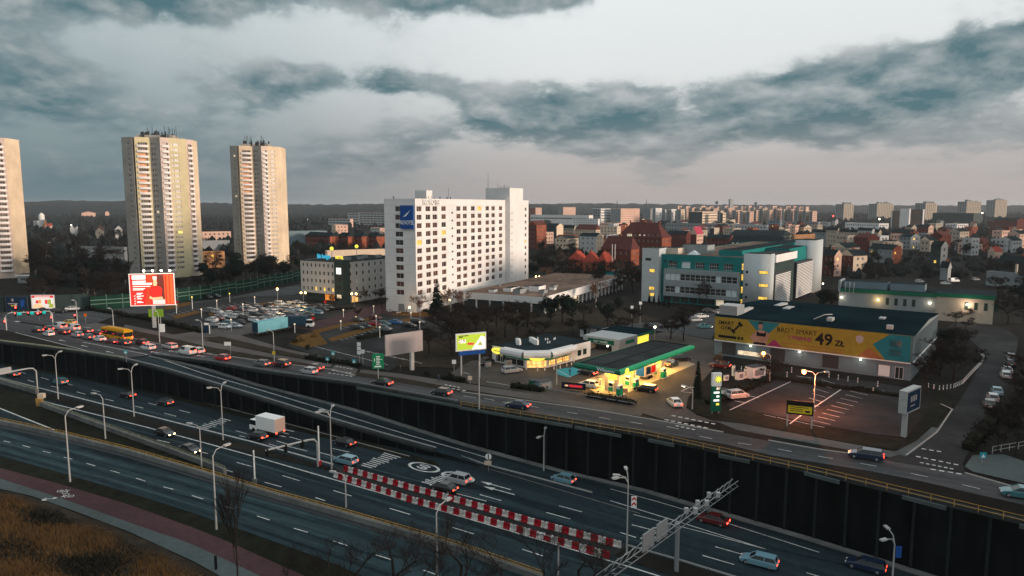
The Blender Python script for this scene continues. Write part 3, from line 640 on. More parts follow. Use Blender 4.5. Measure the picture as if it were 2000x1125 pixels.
for k in range(9):                                           # wide zebra at the junction far left
    line(STREET, [(30 + k * 8, 628 + k * 1.2), (62 + k * 8, 633 + k * 1.2)], o0, 0.9, name='crossing_stripe')
line(STREET, [(108, 641), (150, 646)], o0, 0.4, name='stop_line')
# kerbs either side of the street
for nm, Q in (('kerb', PA), ):
    b = MB(); b.sweep([p + Vector((0.1, 0.15, -0.02)) for p in Q[3:11]], 0.3, 0.14, 'kerb'); struct(b.build(nm))
    b = MB(); b.sweep([p + Vector((0.1, 0.15, -0.02)) for p in resample(Q[11:15], 12)], 0.3, 0.14, 'kerb'); struct(b.build(nm))
    b = MB(); b.sweep([p + Vector((0.1, 0.15, -0.02)) for p in resample(Q[15:18], 8)], 0.3, 0.14, 'kerb'); struct(b.build(nm))
    b = MB(); b.sweep([p + Vector((0.1, 0.15, -0.02)) for p in resample(Q[18:], 4)], 0.3, 0.14, 'kerb'); struct(b.build(nm))
# junction area at the left, cross street in front of the green fence
sheet('junction', [(-60, 606), (0, 606), (120, 612), (240, 602), (420, 585), (585, 556), (592, 572), (470, 595), (330, 612), (240, 612), (185, 632), (150, 640), (60, 622), (-60, 612)], 0, 'asphalt_street', 0.005)
sheet('junction_mouth', [(150, 639), (185, 630), (245, 640), (300, 652), (347, 679), (261, 661)], 0, 'paving', 0.01)
# verges, pavements
sheet('street_verge', [(235, 640), (330, 657), (420, 678), (540, 700), (640, 717), (645, 721), (532, 708), (400, 690), (347, 679), (261, 661)], 0, 'dry_grass', 0.01)
sheet('pavement', [(245, 634), (345, 655), (430, 671), (545, 694), (650, 712), (645, 718), (540, 700), (420, 680), (335, 661), (240, 641)], 0, 'paving', 0.03)
sheet('verge_strip', [(430, 657), (560, 687), (640, 704), (655, 710), (600, 703), (440, 672), (395, 660)], 0, 'dry_grass', 0.03)
sheet('access_road', [(330, 655), (420, 642), (520, 626), (540, 640), (470, 655), (560, 682), (640, 698), (700, 722), (692, 733), (645, 722), (655, 712), (590, 697), (420, 664), (360, 665)], 0, 'paving', 0.02)
sheet('street_verge_middle', [(700, 726), (900, 752), (1100, 784), (1240, 806), (1310, 824), (1300, 825), (1150, 800), (900, 766), (692, 734)], 0, 'dry_grass', 0.01)
sheet('pavement_middle', [(705, 722), (780, 730), (900, 748), (1060, 772), (1200, 795), (1258, 806), (1250, 813), (1180, 803), (1060, 784), (900, 760), (780, 738), (702, 728)], 0, 'paving', 0.03)
sheet('street_verge_right', [(1385, 815), (1440, 832), (1600, 862), (1745, 890), (1725, 896), (1600, 879), (1500, 861), (1412, 845)], 0, 'earth', 0.01)
sheet('pavement_right', [(1395, 822), (1450, 828), (1600, 856), (1745, 882), (1770, 880), (1768, 892), (1740, 894), (1600, 869), (1440, 840)], 0, 'paving_grey', 0.03)
sheet('lawn_by_pylon', [(1345, 775), (1380, 782), (1440, 805), (1450, 827), (1395, 821), (1360, 808), (1340, 795)], 0, 'grass', 0.04)
sheet('lawn_lot_edge', [(1420, 790), (1560, 825), (1700, 850), (1760, 862), (1750, 880), (1600, 855), (1450, 827)], 0, 'grass', 0.02)
# hotel car parks
LOT = sheet('hotel_car_park', [(330, 600), (470, 580), (590, 575), (745, 600), (640, 622), (520, 632), (420, 650), (330, 628), (290, 610)], 0, 'asphalt_lot', 0.01)
LOT2 = sheet('visitor_car_park', [(560, 676), (600, 648), (745, 612), (880, 625), (880, 660), (760, 724), (700, 712), (640, 700)], 0, 'asphalt_lot', 0.015)
PLAZA = sheet('hotel_forecourt', [(560, 640), (640, 622), (700, 604), (760, 592), (870, 604), (880, 625), (745, 613), (610, 646)], 0, 'paving_red', 0.03)
for pl in ([(790, 607), (860, 610), (850, 618), (760, 616)], [(610, 646), (740, 616), (742, 621), (615, 652)], [(640, 662), (735, 633), (800, 622), (805, 626), (740, 640), (650, 668)], [(585, 655), (620, 648), (640, 672), (600, 680), (565, 672)]):
    sheet('flower_bed', pl, 0, 'bed', 0.06)  # lamp pools on the grass, painted by the orange material
for pl in ([(405, 612), (465, 600), (470, 604), (412, 617)], [(335, 618), (385, 607), (392, 611), (345, 623)], [(318, 600), (370, 590), (374, 595), (325, 606)], [(500, 594), (540, 588), (543, 592), (505, 598)]):
    sheet('flower_bed', pl, 0, 'bed', 0.06)
for k in range(9):
    x = 655 + k * 9.5; y = 660 + k * -2.6
    line(LOT2, [(x, y), (x + 16, y + 5)], o0, 0.14, dz=0.06, name='bay_line')
for k in range(9):
    x = 612 + k * 16; y = 676 + k * 4.0
    line(LOT2, [(x, y), (x + 18, y + 5)], o0, 0.14, dz=0.06, name='bay_line')
for k in range(8):
    x = 655 + k * 10; y = 640 - k * 2.6
    line(LOT2, [(x, y), (x + 18, y + 3)], o0, 0.14, dz=0.06, name='bay_line')
for k in range(7):
    line(LOT2, [(700 + k * 17, 682 + k * 3.6), (722 + k * 17, 689 + k * 3.6)], o0, 0.14, dz=0.06, name='bay_line')
for k in range(14):
    line(LOT, [(325 + k * 12, 612 - k * 1.7), (340 + k * 12, 616 - k * 1.7)], o0, 0.12, dz=0.05, name='bay_line')
sheet('hotel_lawn', [(770, 690), (860, 662), (900, 660), (960, 690), (930, 720), (840, 718), (780, 716)], 0, 'dry_grass', 0.02)
sheet('park_lawn', [(880, 625), (1010, 610), (1230, 605), (1290, 625), (1180, 640), (1060, 650), (940, 680), (890, 660)], 0, 'dry_grass', 0.012)
# filling station paving
FC = sheet('forecourt', [(880, 728), (920, 705), (1100, 690), (1170, 672), (1300, 648), (1390, 664), (1420, 690), (1385, 730), (1345, 776), (1340, 797), (1362, 812), (1400, 824), (1310, 824), (1250, 806), (1060, 772), (900, 746)], 0, 'forecourt', 0.02)
sheet('pump_slab', [(1128, 748), (1300, 690), (1358, 712), (1215, 772), (1165, 768)], 0, 'concrete_slab', 0.04)
sheet('blue_paved_bay', [(1085, 722), (1120, 718), (1142, 726), (1110, 738), (1090, 732)], 0, 'sign_teal', 0.05)
dashes(FC, [(950, 746, 1010, 756), (1330, 765, 1350, 756), (1332, 766, 1352, 768), (1086, 722, 1115, 737), (905, 728, 918, 732)], o0, 0.2, 'painted_line')
# back street behind the filling station
sheet('yard_street', [(1290, 630), (1400, 605), (1470, 610), (1400, 640), (1390, 662), (1310, 650), (1240, 640), (1180, 630)], 0, 'asphalt_street', 0.006)
# gym car park and side street
GLOT = sheet('gym_car_park', [(1418, 792), (1500, 742), (1590, 735), (1700, 745), (1780, 760), (1766, 855), (1700, 848), (1560, 822)], 0, 'asphalt_lot', 0.015)
for seg in ([(1425, 802), (1551, 743)], [(1542, 829), (1570, 808)], [(1588, 798), (1642, 762)], [(1555, 735), (1584, 739)], [(1724, 764), (1755, 772)], [(1435, 784), (1458, 788)], [(1459, 773), (1482, 778)]): line(GLOT, seg, o0, 0.22, name='bay_line')
for k in range(8): line(GLOT, [(1562 + k * 6, 805 - k * 9), (1588 + k * 6, 813 - k * 9)], o0, 0.14, name='bay_line')
for k in range(9): line(GLOT, [(1588 + k * 9, 822 - k * 7.2), (1622 + k * 9, 830 - k * 7.2)], o0, 0.14, name='bay_line')
line(GLOT, [(1492, 811), (1515, 816)], o0, 0.14, name='bay_line'); line(GLOT, [(1518, 816), (1545, 823)], o0, 0.14, name='bay_line'); line(GLOT, [(1552, 823), (1610, 836)], o0, 0.14, name='bay_line')
SIDE = sheet('side_street', [(1725, 897), (1770, 885), (1810, 860), (1870, 790), (1900, 740), (1925, 690), (1890, 660), (1850, 640), (1870, 625), (1960, 640), (1990, 660), (1975, 740), (1940, 800), (1905, 860), (1880, 905), (1885, 925)], 0, 'asphalt_lot', 0.012)
sheet('side_verge', [(1770, 855), (1840, 770), (1862, 790), (1810, 850), (1770, 880)], 0, 'grass', 0.03)
sheet('side_pavement', [(1745, 885), (1790, 862), (1820, 835), (1835, 838), (1800, 872), (1770, 893)], 0, 'paving_grey', 0.04)
sheet('corner_pavement', [(1884, 912), (1900, 890), (1960, 888), (2010, 905), (2040, 950), (2000, 945), (1900, 922)], 0, 'paving_grey', 0.03)
b = MB(); b.sweep([at(x, y) for x, y in ((1770, 890), (1830, 845), (1860, 800), (1838, 790))], 0.25, 0.14, 'kerb'); struct(b.build('kerb'))

# ---- far wooded ridges
def ridge(name, x0, x1, ys, dist, depth, dz=0.0):
    b = MB(); n = 260; rows = []
    for k in range(n + 1):
        x = x0 + (x1 - x0) * k / n; t = (len(ys) - 1) * k / n; i = min(int(t), len(ys) - 2); y = ys[i] + (ys[i + 1] - ys[i]) * (t - i)
        X = (x - 1000) / 1370 * dist; h = CAMH + (402 - y) / 1370 * dist + random.uniform(-1, 1) * dist * 0.0009
        rows.append([(X * 0.82, dist - depth, -2), (X * 0.9, dist - depth * 0.5, h * 0.55 + random.uniform(-3, 3)), (X * 0.96, dist - depth * 0.2, h * 0.85 + random.uniform(-4, 4)), (X, dist, h), (X * 1.05, dist + 400, h * 0.5)])
    for k in range(n):
        for j in range(4): b.face([rows[k][j], rows[k + 1][j], rows[k + 1][j + 1], rows[k][j + 1]], 'forest')
    struct(b.build(name))
ridge('wooded_hill', -700, 1100, [404, 406, 404, 406, 396, 392, 393, 397, 400, 398, 399, 400], 3600, 1500)
ridge('wooded_hill', 700, 2700, [402, 400, 398, 397, 399, 400, 401, 402, 401, 402, 403, 402, 403, 404], 4600, 1500)
# mound added out of view on the right to shade the motorway and the gym
b = MB(); hp = lambda i, j: (150 + i * 14, -60 + j * 16, 34 * sin(min(1, i / 4) * pi / 2) * sin(pi * min(1, max(0, j / 13))) ** .6 - .1)
for i in range(8):
    for j in range(13): b.face([hp(i, j), hp(i + 1, j), hp(i + 1, j + 1), hp(i, j + 1)], 'grass')
struct(b.build('hillside'))
b = MB(); hp = lambda i, j: (440 + i * 16, 200 + j * 26, 44 * sin(min(1, i / 4) * pi / 2) * sin(pi * min(1, max(0, j / 14))) ** .5 - .1)  # second unseen mound, added to shade the right-hand town
for i in range(8):
    for j in range(14): b.face([hp(i, j), hp(i + 1, j), hp(i + 1, j + 1), hp(i, j + 1)], 'grass')
struct(b.build('hillside'))
# ================================================================== buildings
def facade(mb, org, u, width, z0, z1, holes, depth, m, mr=None):   # wall with real openings; u is the left-to-right direction seen from outside
    mr = mr or m; nx, ny = u[1], -u[0]
    us = sorted({0.0, width} | {round(h[0], 4) for h in holes} | {round(h[1], 4) for h in holes})
    zs = sorted({z0, z1} | {round(h[2], 4) for h in holes} | {round(h[3], 4) for h in holes})
    H = [(round(h[0], 4), round(h[1], 4), round(h[2], 4), round(h[3], 4)) for h in holes]
    P = lambda a, z, d=0.0: (org[0] + u[0] * a - nx * d, org[1] + u[1] * a - ny * d, z)
    for i in range(len(us) - 1):
        k = 0; ua, ub = us[i], us[i + 1]
        col = [h for h in H if h[0] <= ua and h[1] >= ub]
        run = None
        for j in range(len(zs) - 1):
            zc = (zs[j] + zs[j + 1]) / 2; solid = not any(h[2] < zc < h[3] for h in col)
            if solid and run is None: run = zs[j]
            if not solid and run is not None: mb.face([P(ua, run), P(ub, run), P(ub, zs[j]), P(ua, zs[j])], m); run = None
        if run is not None: mb.face([P(ua, run), P(ub, run), P(ub, zs[-1]), P(ua, zs[-1])], m)
    for a, c, e, f in H:
        mb.face([P(a, e), P(a, e, depth), P(a, f, depth), P(a, f)], mr); mb.face([P(c, e, depth), P(c, e), P(c, f), P(c, f, depth)], mr)
        mb.face([P(a, f), P(a, f, depth), P(c, f, depth), P(c, f)], mr); mb.face([P(a, e, depth), P(a, e), P(c, e), P(c, e, depth)], mr)
WM = {}
def window_mesh(w, h, glass='glass', frame='window_white', nx=2, nzz=1, fw=0.07):
    key = (round(w, 2), round(h, 2), glass, frame, nx, nzz)
    if key not in WM:
        b = MB(); b.face([(0, 0.03, 0), (w, 0.03, 0), (w, 0.03, h), (0, 0.03, h)], glass)
        if frame:
            b.bx(0, w, 0, 0.06, 0, fw, frame); b.bx(0, w, 0, 0.06, h - fw, h, frame); b.bx(0, fw, 0, 0.06, fw, h - fw, frame); b.bx(w - fw, w, 0, 0.06, fw, h - fw, frame)
            for k in range(1, nx): b.bx(w * k / nx - fw / 2, w * k / nx + fw / 2, 0, 0.06, fw, h - fw, frame)
            for k in range(1, nzz): b.bx(fw, w - fw, 0, 0.055, h * k / nzz - fw / 2, h * k / nzz + fw / 2, frame)
        WM[key] = b.mesh('window')
    return WM[key]
def put_window(root, org, u, a, z, depth, me, name='window'):
    nx, ny = u[1], -u[0]
    return obj(name, me, root, (org[0] + u[0] * a - nx * depth, org[1] + u[1] * a - ny * depth, z), atan2(u[1], u[0]))
def footprint(xl, xc, xr, yb, a, z0=0.0):
    P = at(xc, yb, z0); dr = (cos(a), sin(a)); dl = (-sin(a), cos(a))
    return P, abs(along(P, dr, xr)) if xr > xc else 8.0, abs(along(P, dl, xl)) if xl < xc else 8.0
RF = lambda wl, wr: {'R': ((0, 0), (1, 0), wr), 'L': ((0, wl), (0, -1), wl)}
def roof_on(root, wr, wl, h, kind, m, rh, ov=0.3, wall='cream'):
    b = MB(); x0, x1, y0, y1 = -ov, wr + ov, -ov, wl + ov
    if kind == 'flat':
        b.bx(-0.05, wr + 0.05, -0.05, wl + 0.05, h - 0.02, h + 0.1, m); w = 0.3
        for q in ((-0.06, wr + 0.06, -0.06, w), (-0.06, wr + 0.06, wl - w, wl + 0.06), (-0.06, w, w, wl - w), (wr - w, wr + 0.06, w, wl - w)): b.bx(q[0], q[1], q[2], q[3], h - 0.05, h + 0.45, wall)
        return b.build('roof', root)
    lx = (x1 - x0) >= (y1 - y0); cx, cy = (x0 + x1) / 2, (y0 + y1) / 2
    hipn = 0.0 if kind == 'gable' else (min(x1 - x0, y1 - y0) / 2 * (0.9 if kind == 'hip' else 0.35))
    if lx: r0, r1 = (x0 + hipn, cy, h + rh), (x1 - hipn, cy, h + rh); q = [(x0, y0, h), (x1, y0, h), (x1, y1, h), (x0, y1, h)]
    else: r0, r1 = (cx, y0 + hipn, h + rh), (cx, y1 - hipn, h + rh); q = [(x1, y0, h), (x1, y1, h), (x0, y1, h), (x0, y0, h)]
    b.face([q[0], q[1], r1, r0], m); b.face([q[2], q[3], r0, r1], m)
    gm = m if hipn else wall
    b.face([q[1], q[2], r1], gm); b.face([q[3], q[0], r0], gm); b.face(list(reversed(q)), m)
    return b.build('roof', root)
def blk(name, label, cat, xl, xc, xr, yb, yt, wallL, wallR=None, a=54, roof='flat', rm='roof_felt', rh=3.0, fl=3.0, pitch=3.0, group=None, win=(1.3, 1.5), glass='glass', sep=False, wins=True, lit=0.0, h=None, chim=0, winR=True, winL=True, ww=None, depth_l=None):
    """a building known by its corner column xc, its left and right ends and its base and eaves rows"""
    an = radians(22 if a == 54 and xc > 1600 else a); P, wr, wl = footprint(xl, xc, xr, yb, an); wallR = wallR or wallL
    if depth_l: wl = depth_l
    wr = min(wr, 70); wl = min(wl, 120); hh = h or max(2.5, topz(P, yt)); root = thing(name, P, an, label, cat, group)
    b = MB(); nfl = max(1, int(hh / fl)); F = RF(wl, wr); holes = {'L': [], 'R': []}
    w_, h_ = win
    for k in 'LR':
        if not wins or (k == 'L' and not winL) or (k == 'R' and not winR): continue
        wd = F[k][2]; n = int((wd - 0.8) / pitch)
        if n < 1: continue
        off = (wd - n * pitch) / 2
        for r in range(nfl):
            for c in range(n):
                u0 = off + c * pitch + (pitch - w_) / 2; zz = r * (hh / nfl) + (hh / nfl - h_) * 0.55
                holes[k].append((u0, u0 + w_, zz, zz + h_))
    if sep:
        for k, m in (('L', wallL), ('R', wallR)): facade(b, F[k][0], F[k][1], F[k][2], 0, hh, holes[k], 0.2, m)
    else:
        b.face([(0, 0, 0), (wr, 0, 0), (wr, 0, hh), (0, 0, hh)], wallR); b.face([(0, wl, 0), (0, 0, 0), (0, 0, hh), (0, wl, hh)], wallL)
    b.face([(wr, 0, 0), (wr, wl, 0), (wr, wl, hh), (wr, 0, hh)], wallR); b.face([(wr, wl, 0), (0, wl, 0), (0, wl, hh), (wr, wl, hh)], wallL)
    b.face([(0, 0, hh), (wr, 0, hh), (wr, wl, hh), (0, wl, hh)], wallL)
    b.build('wall', root)
    if sep:
        for k in 'LR':
            for u0, u1, z0, z1 in holes[k]:
                me = window_mesh(w_, h_, glass) if random.random() > lit else window_mesh(w_, h_, 'lit_yellow')
                put_window(root, F[k][0], F[k][1], u0, z0, 0.17, me)
    elif holes['L'] or holes['R']:
        wb = MB()
        for k in 'LR':
            org, u, _ = F[k]; nx, ny = u[1], -u[0]
            for u0, u1, z0, z1 in holes[k]:
                q = lambda a_, z_: (org[0] + u[0] * a_ + nx * 0.06, org[1] + u[1] * a_ + ny * 0.06, z_)
                wb.face([q(u0, z0), q(u1, z0), q(u1, z1), q(u0, z1)], 'lit_yellow' if random.random() < lit else ww or glass)
        struct(wb.build('window_rows', root), 'stuff')
    r = roof_on(root, wr, wl, hh, roof, rm, rh, wall=wallR)
    for k in range(chim):
        t = (k + 0.5) / chim; x, y = (wr * t, wl * 0.5 + 0.6) if wr > wl else (wr * 0.5 + 0.6, wl * t)
        MB().bx(x - 0.4, x + 0.4, y - 0.4, y + 0.4, hh, hh + rh + 1.2, 'brick' if roof != 'flat' else 'beige').build('chimney', r)
    return root, P, wr, wl, hh

# ---- white hotel tower
a = radians(65); P, wr, wl = footprint(754.5, 814, 1031.7, 611, a); h = topz(P, 388); HOT = thing('hotel_tower', P, a, 'tall white hotel tower with rows of dark windows and a blue sign', 'hotel')
b = MB(); F = RF(wl, wr)
colx = [1046, 1114, 1167, 1234, 1348, 1397, 1459, 1510, 1570, 1615, 1672]; dr = (cos(a), sin(a))
def ucol(zx, off=560): return along(P, dr, off + zx / 4)
fh = h / 13.55; rows = [h - fh * 1.5 - k * fh for k in range(11)]; ww_, wh_ = (ucol(1063) - ucol(1028)) * 1.08, 1.78
holes = []; small = []
for zx in colx:
    u0 = ucol(zx) - ww_ / 2
    for k, z in enumerate(rows): holes.append((u0, u0 + ww_, z, z + wh_))
us_ = ucol(1300)
for k in range(11): small.append((us_ - 0.6, us_ + 0.6, rows[k] - fh * 0.35, rows[k] - fh * 0.35 + 0.7))
facade(b, (0, 0), (1, 0), wr, 0, h, holes + small, 0.25, 'white_render')
uL = wl * (1 - 0.475); hl = [(uL - ww_ / 2 - 0.6, uL + ww_ / 2 - 0.6, z, z + wh_) for z in rows]
vent = [(uL - 1.6, uL + 1.0, rows[-1] - fh * 2.0, rows[-1] - fh * 1.1)]
facade(b, (0, wl), (0, -1), wl, 0, h, hl + vent, 0.25, 'white_render')
b.face([(wr, 0, 0), (wr, wl, 0), (wr, wl, h), (wr, 0, h)], 'white_render'); b.face([(wr, wl, 0), (0, wl, 0), (0, wl, h), (wr, wl, h)], 'white_render')
b.build('wall', HOT); roof_on(HOT, wr, wl, h - 0.4, 'flat', 'roof_felt', 0, wall='white_render')
wm = window_mesh(ww_, wh_, 'glass_hotel', 'window_white', 2, 1, 0.05); wl_ = window_mesh(ww_, wh_, 'lit_orange', 'window_white', 2, 1, 0.05)
lit_ = {(7, 0), (3, 3), (0, 4)}
for i, (u0, u1, z0, z1) in enumerate(holes): put_window(HOT, (0, 0), (1, 0), u0, z0, 0.2, wl_ if (i // 11, i % 11) in lit_ else wm)
for u0, u1, z0, z1 in small: put_window(HOT, (0, 0), (1, 0), u0, z0, 0.2, window_mesh(1.2, 0.7, 'glass_hotel', None))
for u0, u1, z0, z1 in hl: put_window(HOT, (0, wl), (0, -1), u0, z0, 0.2, wm)
for u0, u1, z0, z1 in vent: put_window(HOT, (0, wl), (0, -1), u0, z0, 0.2, window_mesh(u1 - u0, z1 - z0, 'steel', 'steel', 6, 5), 'louvre')
# thin panel joints
for k in range(12):
    z = rows[0] + wh_ + 0.35 - k * fh
    MB().bx(0.02, wr * 0.78, -0.02, 0.0, z, z + 0.05, 'joint_grey').build('panel_joint', HOT); MB().bx(-0.02, 0.0, 0.0, wl, z, z + 0.05, 'joint_grey').build('panel_joint', HOT)
# projecting lift block at the right end
pj = 2.2; PL_ = P + Vector((sin(a), -cos(a), 0)) * pj; vcol_ = lambda zx: along(PL_, dr, 560 + zx / 4); uS = vcol_(1745); wr = vcol_(1887) - .4; bb = MB(); sw = []
for k in range(11): z = rows[k] - fh * 0.55; sw.append((vcol_(1760) - uS - 0.4, vcol_(1760) - uS + 0.4, z, z + 0.55))
uW = vcol_(1865) - uS; sw2 = [(uW - 0.9, uW + 0.9, z - 0.3, z + 1.1) for z in rows]
facade(bb, (uS, -pj), (1, 0), wr - uS + 0.4, 0, h - 0.2, sw + sw2, 0.25, 'white_render'); bb.face([(uS, 0, 0), (uS, -pj, 0), (uS, -pj, h - 0.2), (uS, 0, h - 0.2)], 'white_render')
bb.face([(wr + 0.4, -pj, 0), (wr + 0.4, 0, 0), (wr + 0.4, 0, h - 0.2), (wr + 0.4, -pj, h - 0.2)], 'white_render'); bb.face([(uS, -pj, h - 0.2), (wr + 0.4, -pj, h - 0.2), (wr + 0.4, 0, h - 0.2), (uS, 0, h - 0.2)], 'roof_felt')
bb.build('lift_block', HOT)
for u0, u1, z0, z1 in sw: put_window(HOT, (uS, -pj), (1, 0), u0, z0, 0.2, window_mesh(0.8, 0.55, 'glass_hotel', None))
for i, (u0, u1, z0, z1) in enumerate(sw2): put_window(HOT, (uS, -pj), (1, 0), u0, z0, 0.2, window_mesh(1.8, 1.4, 'lit_orange' if i == 5 else 'glass_hotel', 'window_white', 2, 1, 0.05))
ph = topz(P + Vector((dr[0], dr[1], 0)) * uS, 367); u2 = vcol_(1845)
pent = MB().bx(uS - 0.2, u2, -pj + 0.05, wl * 0.75, h - 0.25, ph, 'white_render', 'roof_felt').build('penthouse', HOT)
for k in range(7): MB().cyl((uS + 1 + k * 0.9, 1 + (k % 3) * 2, ph), 0.08, random.uniform(0.8, 2.6), 'steel_dark', 5).build('antenna', pent)
MB().tube([(uS + 1, wl * 0.7, ph), (uS + 1, wl * 0.7, ph + 7)], [0.1, 0.04], 'steel_dark', 5).build('mast', pent)
u1_ = ucol(1132); MB().bx(u1_ - 0.5, u1_ + 3.4, 1.2, 6.0, h, h + 3.0, 'white_render', 'roof_felt').build('stair_head', HOT)
for x, y in ((3, wl - 2), (12, 2), (16, 3), (20, 2), (26, 2.5), (28, 2.2)): MB().cyl((x, y, h), 0.25, 0.9, 'steel_dark', 6).build('roof_vent', HOT)
MB().tube([(28, 3, h), (28, 3, h + 4.5)], 0.06, 'steel_dark', 4).build('mast', HOT)
# signs
pw = wl * 0.40; sgn = MB().bx(-0.8, -0.3, 0.45, 0.45 + pw, h - 10.3, h - 2.3, 'sign_blue').build('sign_panel', HOT)
put_text('hotel_panel', sgn, (-0.83, 0.45 + pw / 2, h - 8.2), (0, -1)).scale = (0.62, 1.0, 1)
sw_ = MB(); n = 10
for k in range(n):
    t0, t1 = k / n, (k + 1) / n; f = lambda t, s: (-0.83, 0.45 + pw * (0.78 - 0.58 * t), h - 6.1 + 2.3 * t ** 1.6 + s * 0.42 * sin(pi * t) * (1 - 0.4 * t))
    sw_.face([f(t0, -1), f(t1, -1), f(t1, 1), f(t0, 1)], 'white_paint')
sw_.build('swoosh_emblem', sgn)
put_text('hotel_roof', HOT, (ucol(1140), -0.3, h - 1.2), (1, 0), 'roof_lettering').scale = (0.85, 0.95, 1)
for k in range(6): MB().bx(ucol(1060) + k * 2.0, ucol(1060) + k * 2.0 + 0.12, 0.5, 0.7, h, h + 1.0, 'steel_pale').build('sign_frame', HOT)
# podium
a2 = radians(62); P2, wr2, wl2 = footprint(905, 1066, 1222, 614, a2); h2 = topz(P2, 581)
POD = thing('hotel_podium', P2, a2, 'low hotel wing with deep white fascia and brown flat roof', 'hotel wing')
b = MB(); b.bx(0, wr2, 0, wl2, h2 - 2.4, h2, 'white_render', 'roof_brown'); b.build('fascia', POD)
b = MB(); b.bx(1.2, wr2 - 1, 1.2, wl2 - 1, 0, h2 - 2.4, 'dark_clad'); b.build('recessed_wall', POD)
nb = int(wr2 / 4)
for k in range(nb): MB().bx(0.4 + k * wr2 / nb, 0.8 + k * wr2 / nb, 0.3, 0.7, 0, h2 - 2.4, 'white_render').build('column', POD)
nb2 = int(wl2 / 5)
for k in range(1, nb2): MB().bx(0.3, 0.7, k * wl2 / nb2, k * wl2 / nb2 + 0.5, 0, h2 - 2.4, 'white_render').build('column', POD)
for k in range(nb - 1): obj('window', window_mesh(wr2 / nb - 0.6, h2 - 3.4, 'lit_pale' if k in (3, 6) else 'glass', 'window_white', 3), POD, (1.0 + k * wr2 / nb, 1.1, 0.6))
roofp = MB().bx(-0.1, wr2 + 0.1, -0.1, 0.25, h2, h2 + 0.3, 'white_render').build('parapet', POD)
for (x, y, w, d, z) in ((4, 12, 5, 3, 1.6), (9, 5, 3, 2.2, 1.2), (13, 9, 6, 4, 1.9), (20, 6, 2, 2, 1.0), (8, 18, 7, 3, 1.3), (3, 22, 2.4, 2.4, 1.0), (17, 15, 3, 3, 1.1), (26, 9, 4, 2, 1.0)):
    if x + w < wr2 and y + d < wl2: MB().bx(x, x + w, y, y + d, h2, h2 + z, random.choice(('white_render', 'steel', 'slab_grey')), 'roof_felt').build('roof_plant', POD)
for k in range(9): MB().cyl((random.uniform(2, wr2 - 2), random.uniform(2, wl2 - 2), h2), 0.3, random.uniform(0.5, 1.1), 'steel', 7).build('roof_vent', POD)

# ---- budget hotel
a = radians(60); P, wr, wl = footprint(589, 672, 790, 594, a); h = topz(P, 512)
IB = thing('budget_hotel', P, a, 'grey five-storey budget hotel with dark corner tower and blue roof sign', 'hotel')
b = MB(); F = RF(wl, wr); fl = (h - 3.4) / 4.15; hl = []; hr = []
cw = wl * 0.185; nL = 8
for r in range(4):
    z = 3.4 + r * fl + fl * 0.32
    for c in range(nL): u0 = 0.6 + c * (wl - cw - 0.6) / nL + 0.4; hl.append((u0, u0 + 0.95, z, z + 1.5))
    for c in range(9): u0 = cw * 0.8 + c * (wr - cw) / 9; hr.append((u0, u0 + 1.1, z, z + 1.5))
for c in range(3, 9): u0 = cw * 0.8 + c * (wr - cw) / 9; hr.append((u0, u0 + 1.1, 0.9, 2.3))
facade(b, (0, wl), (0, -1), wl, 3.4, h, hl, 0.2, 'grey_render'); facade(b, (0, 0), (1, 0), wr, 0, h, hr, 0.2, 'grey_render')
b.face([(0, wl, 3.4), (0, 0, 3.4), (2.5, 0, 3.4), (2.5, wl, 3.4)], 'dark_clad'); b.face([(2.5, wl, 0), (2.5, 0, 0), (2.5, 0, 3.4), (2.5, wl, 3.4)], 'dark_clad')
b.face([(0, wl, 3.4), (0, wl, h), (wr, wl, h), (wr, wl, 3.4)], 'grey_render'); b.face([(wr, 0, 0), (wr, wl, 0), (wr, wl, h), (wr, 0, h)], 'grey_render'); b.build('wall', IB)
b = MB(); b.bx(0.1, wr, 0.1, wl - 0.1, h - 0.3, h - 0.1, 'roof_slate'); b.bx(-0.1, wr, -0.1, 0.2, h - 0.2, h + 0.25, 'dark_clad'); b.bx(-0.1, 0.2, 0.2, wl, h - 0.2, h + 0.25, 'dark_clad'); b.build('roof', IB)
tw = MB().bx(-0.5, cw * 0.75, -0.5, cw, 0, h + 0.5, 'dark_clad', 'roof_slate').build('corner_tower', IB)
MB().box((-0.56, cw * 0.42, h - 3.4), (0.1, 2.4, 2.4), 'sign_lit_white').build('square_emblem', tw)
for i, (z, m_) in enumerate(((5.5, 'glass'), (8.5, 'glass'), (2.0, 'lit_pale'))): put_window(tw, (-0.5, cw), (0, -1), 1.0, z, -0.06, window_mesh(cw * 0.6, 1.6, m_, 'steel_dark', 3))
litset = {3, 5, 7}
for i, (u0, u1, z0, z1) in enumerate(hl): put_window(IB, (0, wl), (0, -1), u0, z0, 0.17, window_mesh(0.95, 1.5, 'lit_yellow' if i in litset else 'glass', 'window_white', 1))
for i, (u0, u1, z0, z1) in enumerate(hr): put_window(IB, (0, 0), (1, 0), u0, z0, 0.17, window_mesh(1.1, z1 - z0, 'sky_pane' if i == 10 else 'glass', 'window_white', 1))
for k in range(3): put_window(IB, (2.5, wl), (0, -1), wl - cw - 8 + k * 2.7, 0.5, -0.05, window_mesh(2.4, 2.3, 'lit_orange', 'steel_dark', 3), 'entrance_window')
for k in range(2): put_window(IB, (0, 0), (1, 0), cw + 0.2 + k * 1.8, 0.1, -0.05, window_mesh(1.6, 2.4, 'lit_warm', 'steel_dark', 2), 'entrance_door')
put_text('ibis', IB, (1.0, wl * 0.48, h + 1.7), (0, -1), 'roof_lettering').scale = (.5, .75, 1); put_text('hotel2', IB, (2.0, wl * 0.16, h + 1.4), (0, -1), 'roof_lettering').scale = (.55, .7, 1)
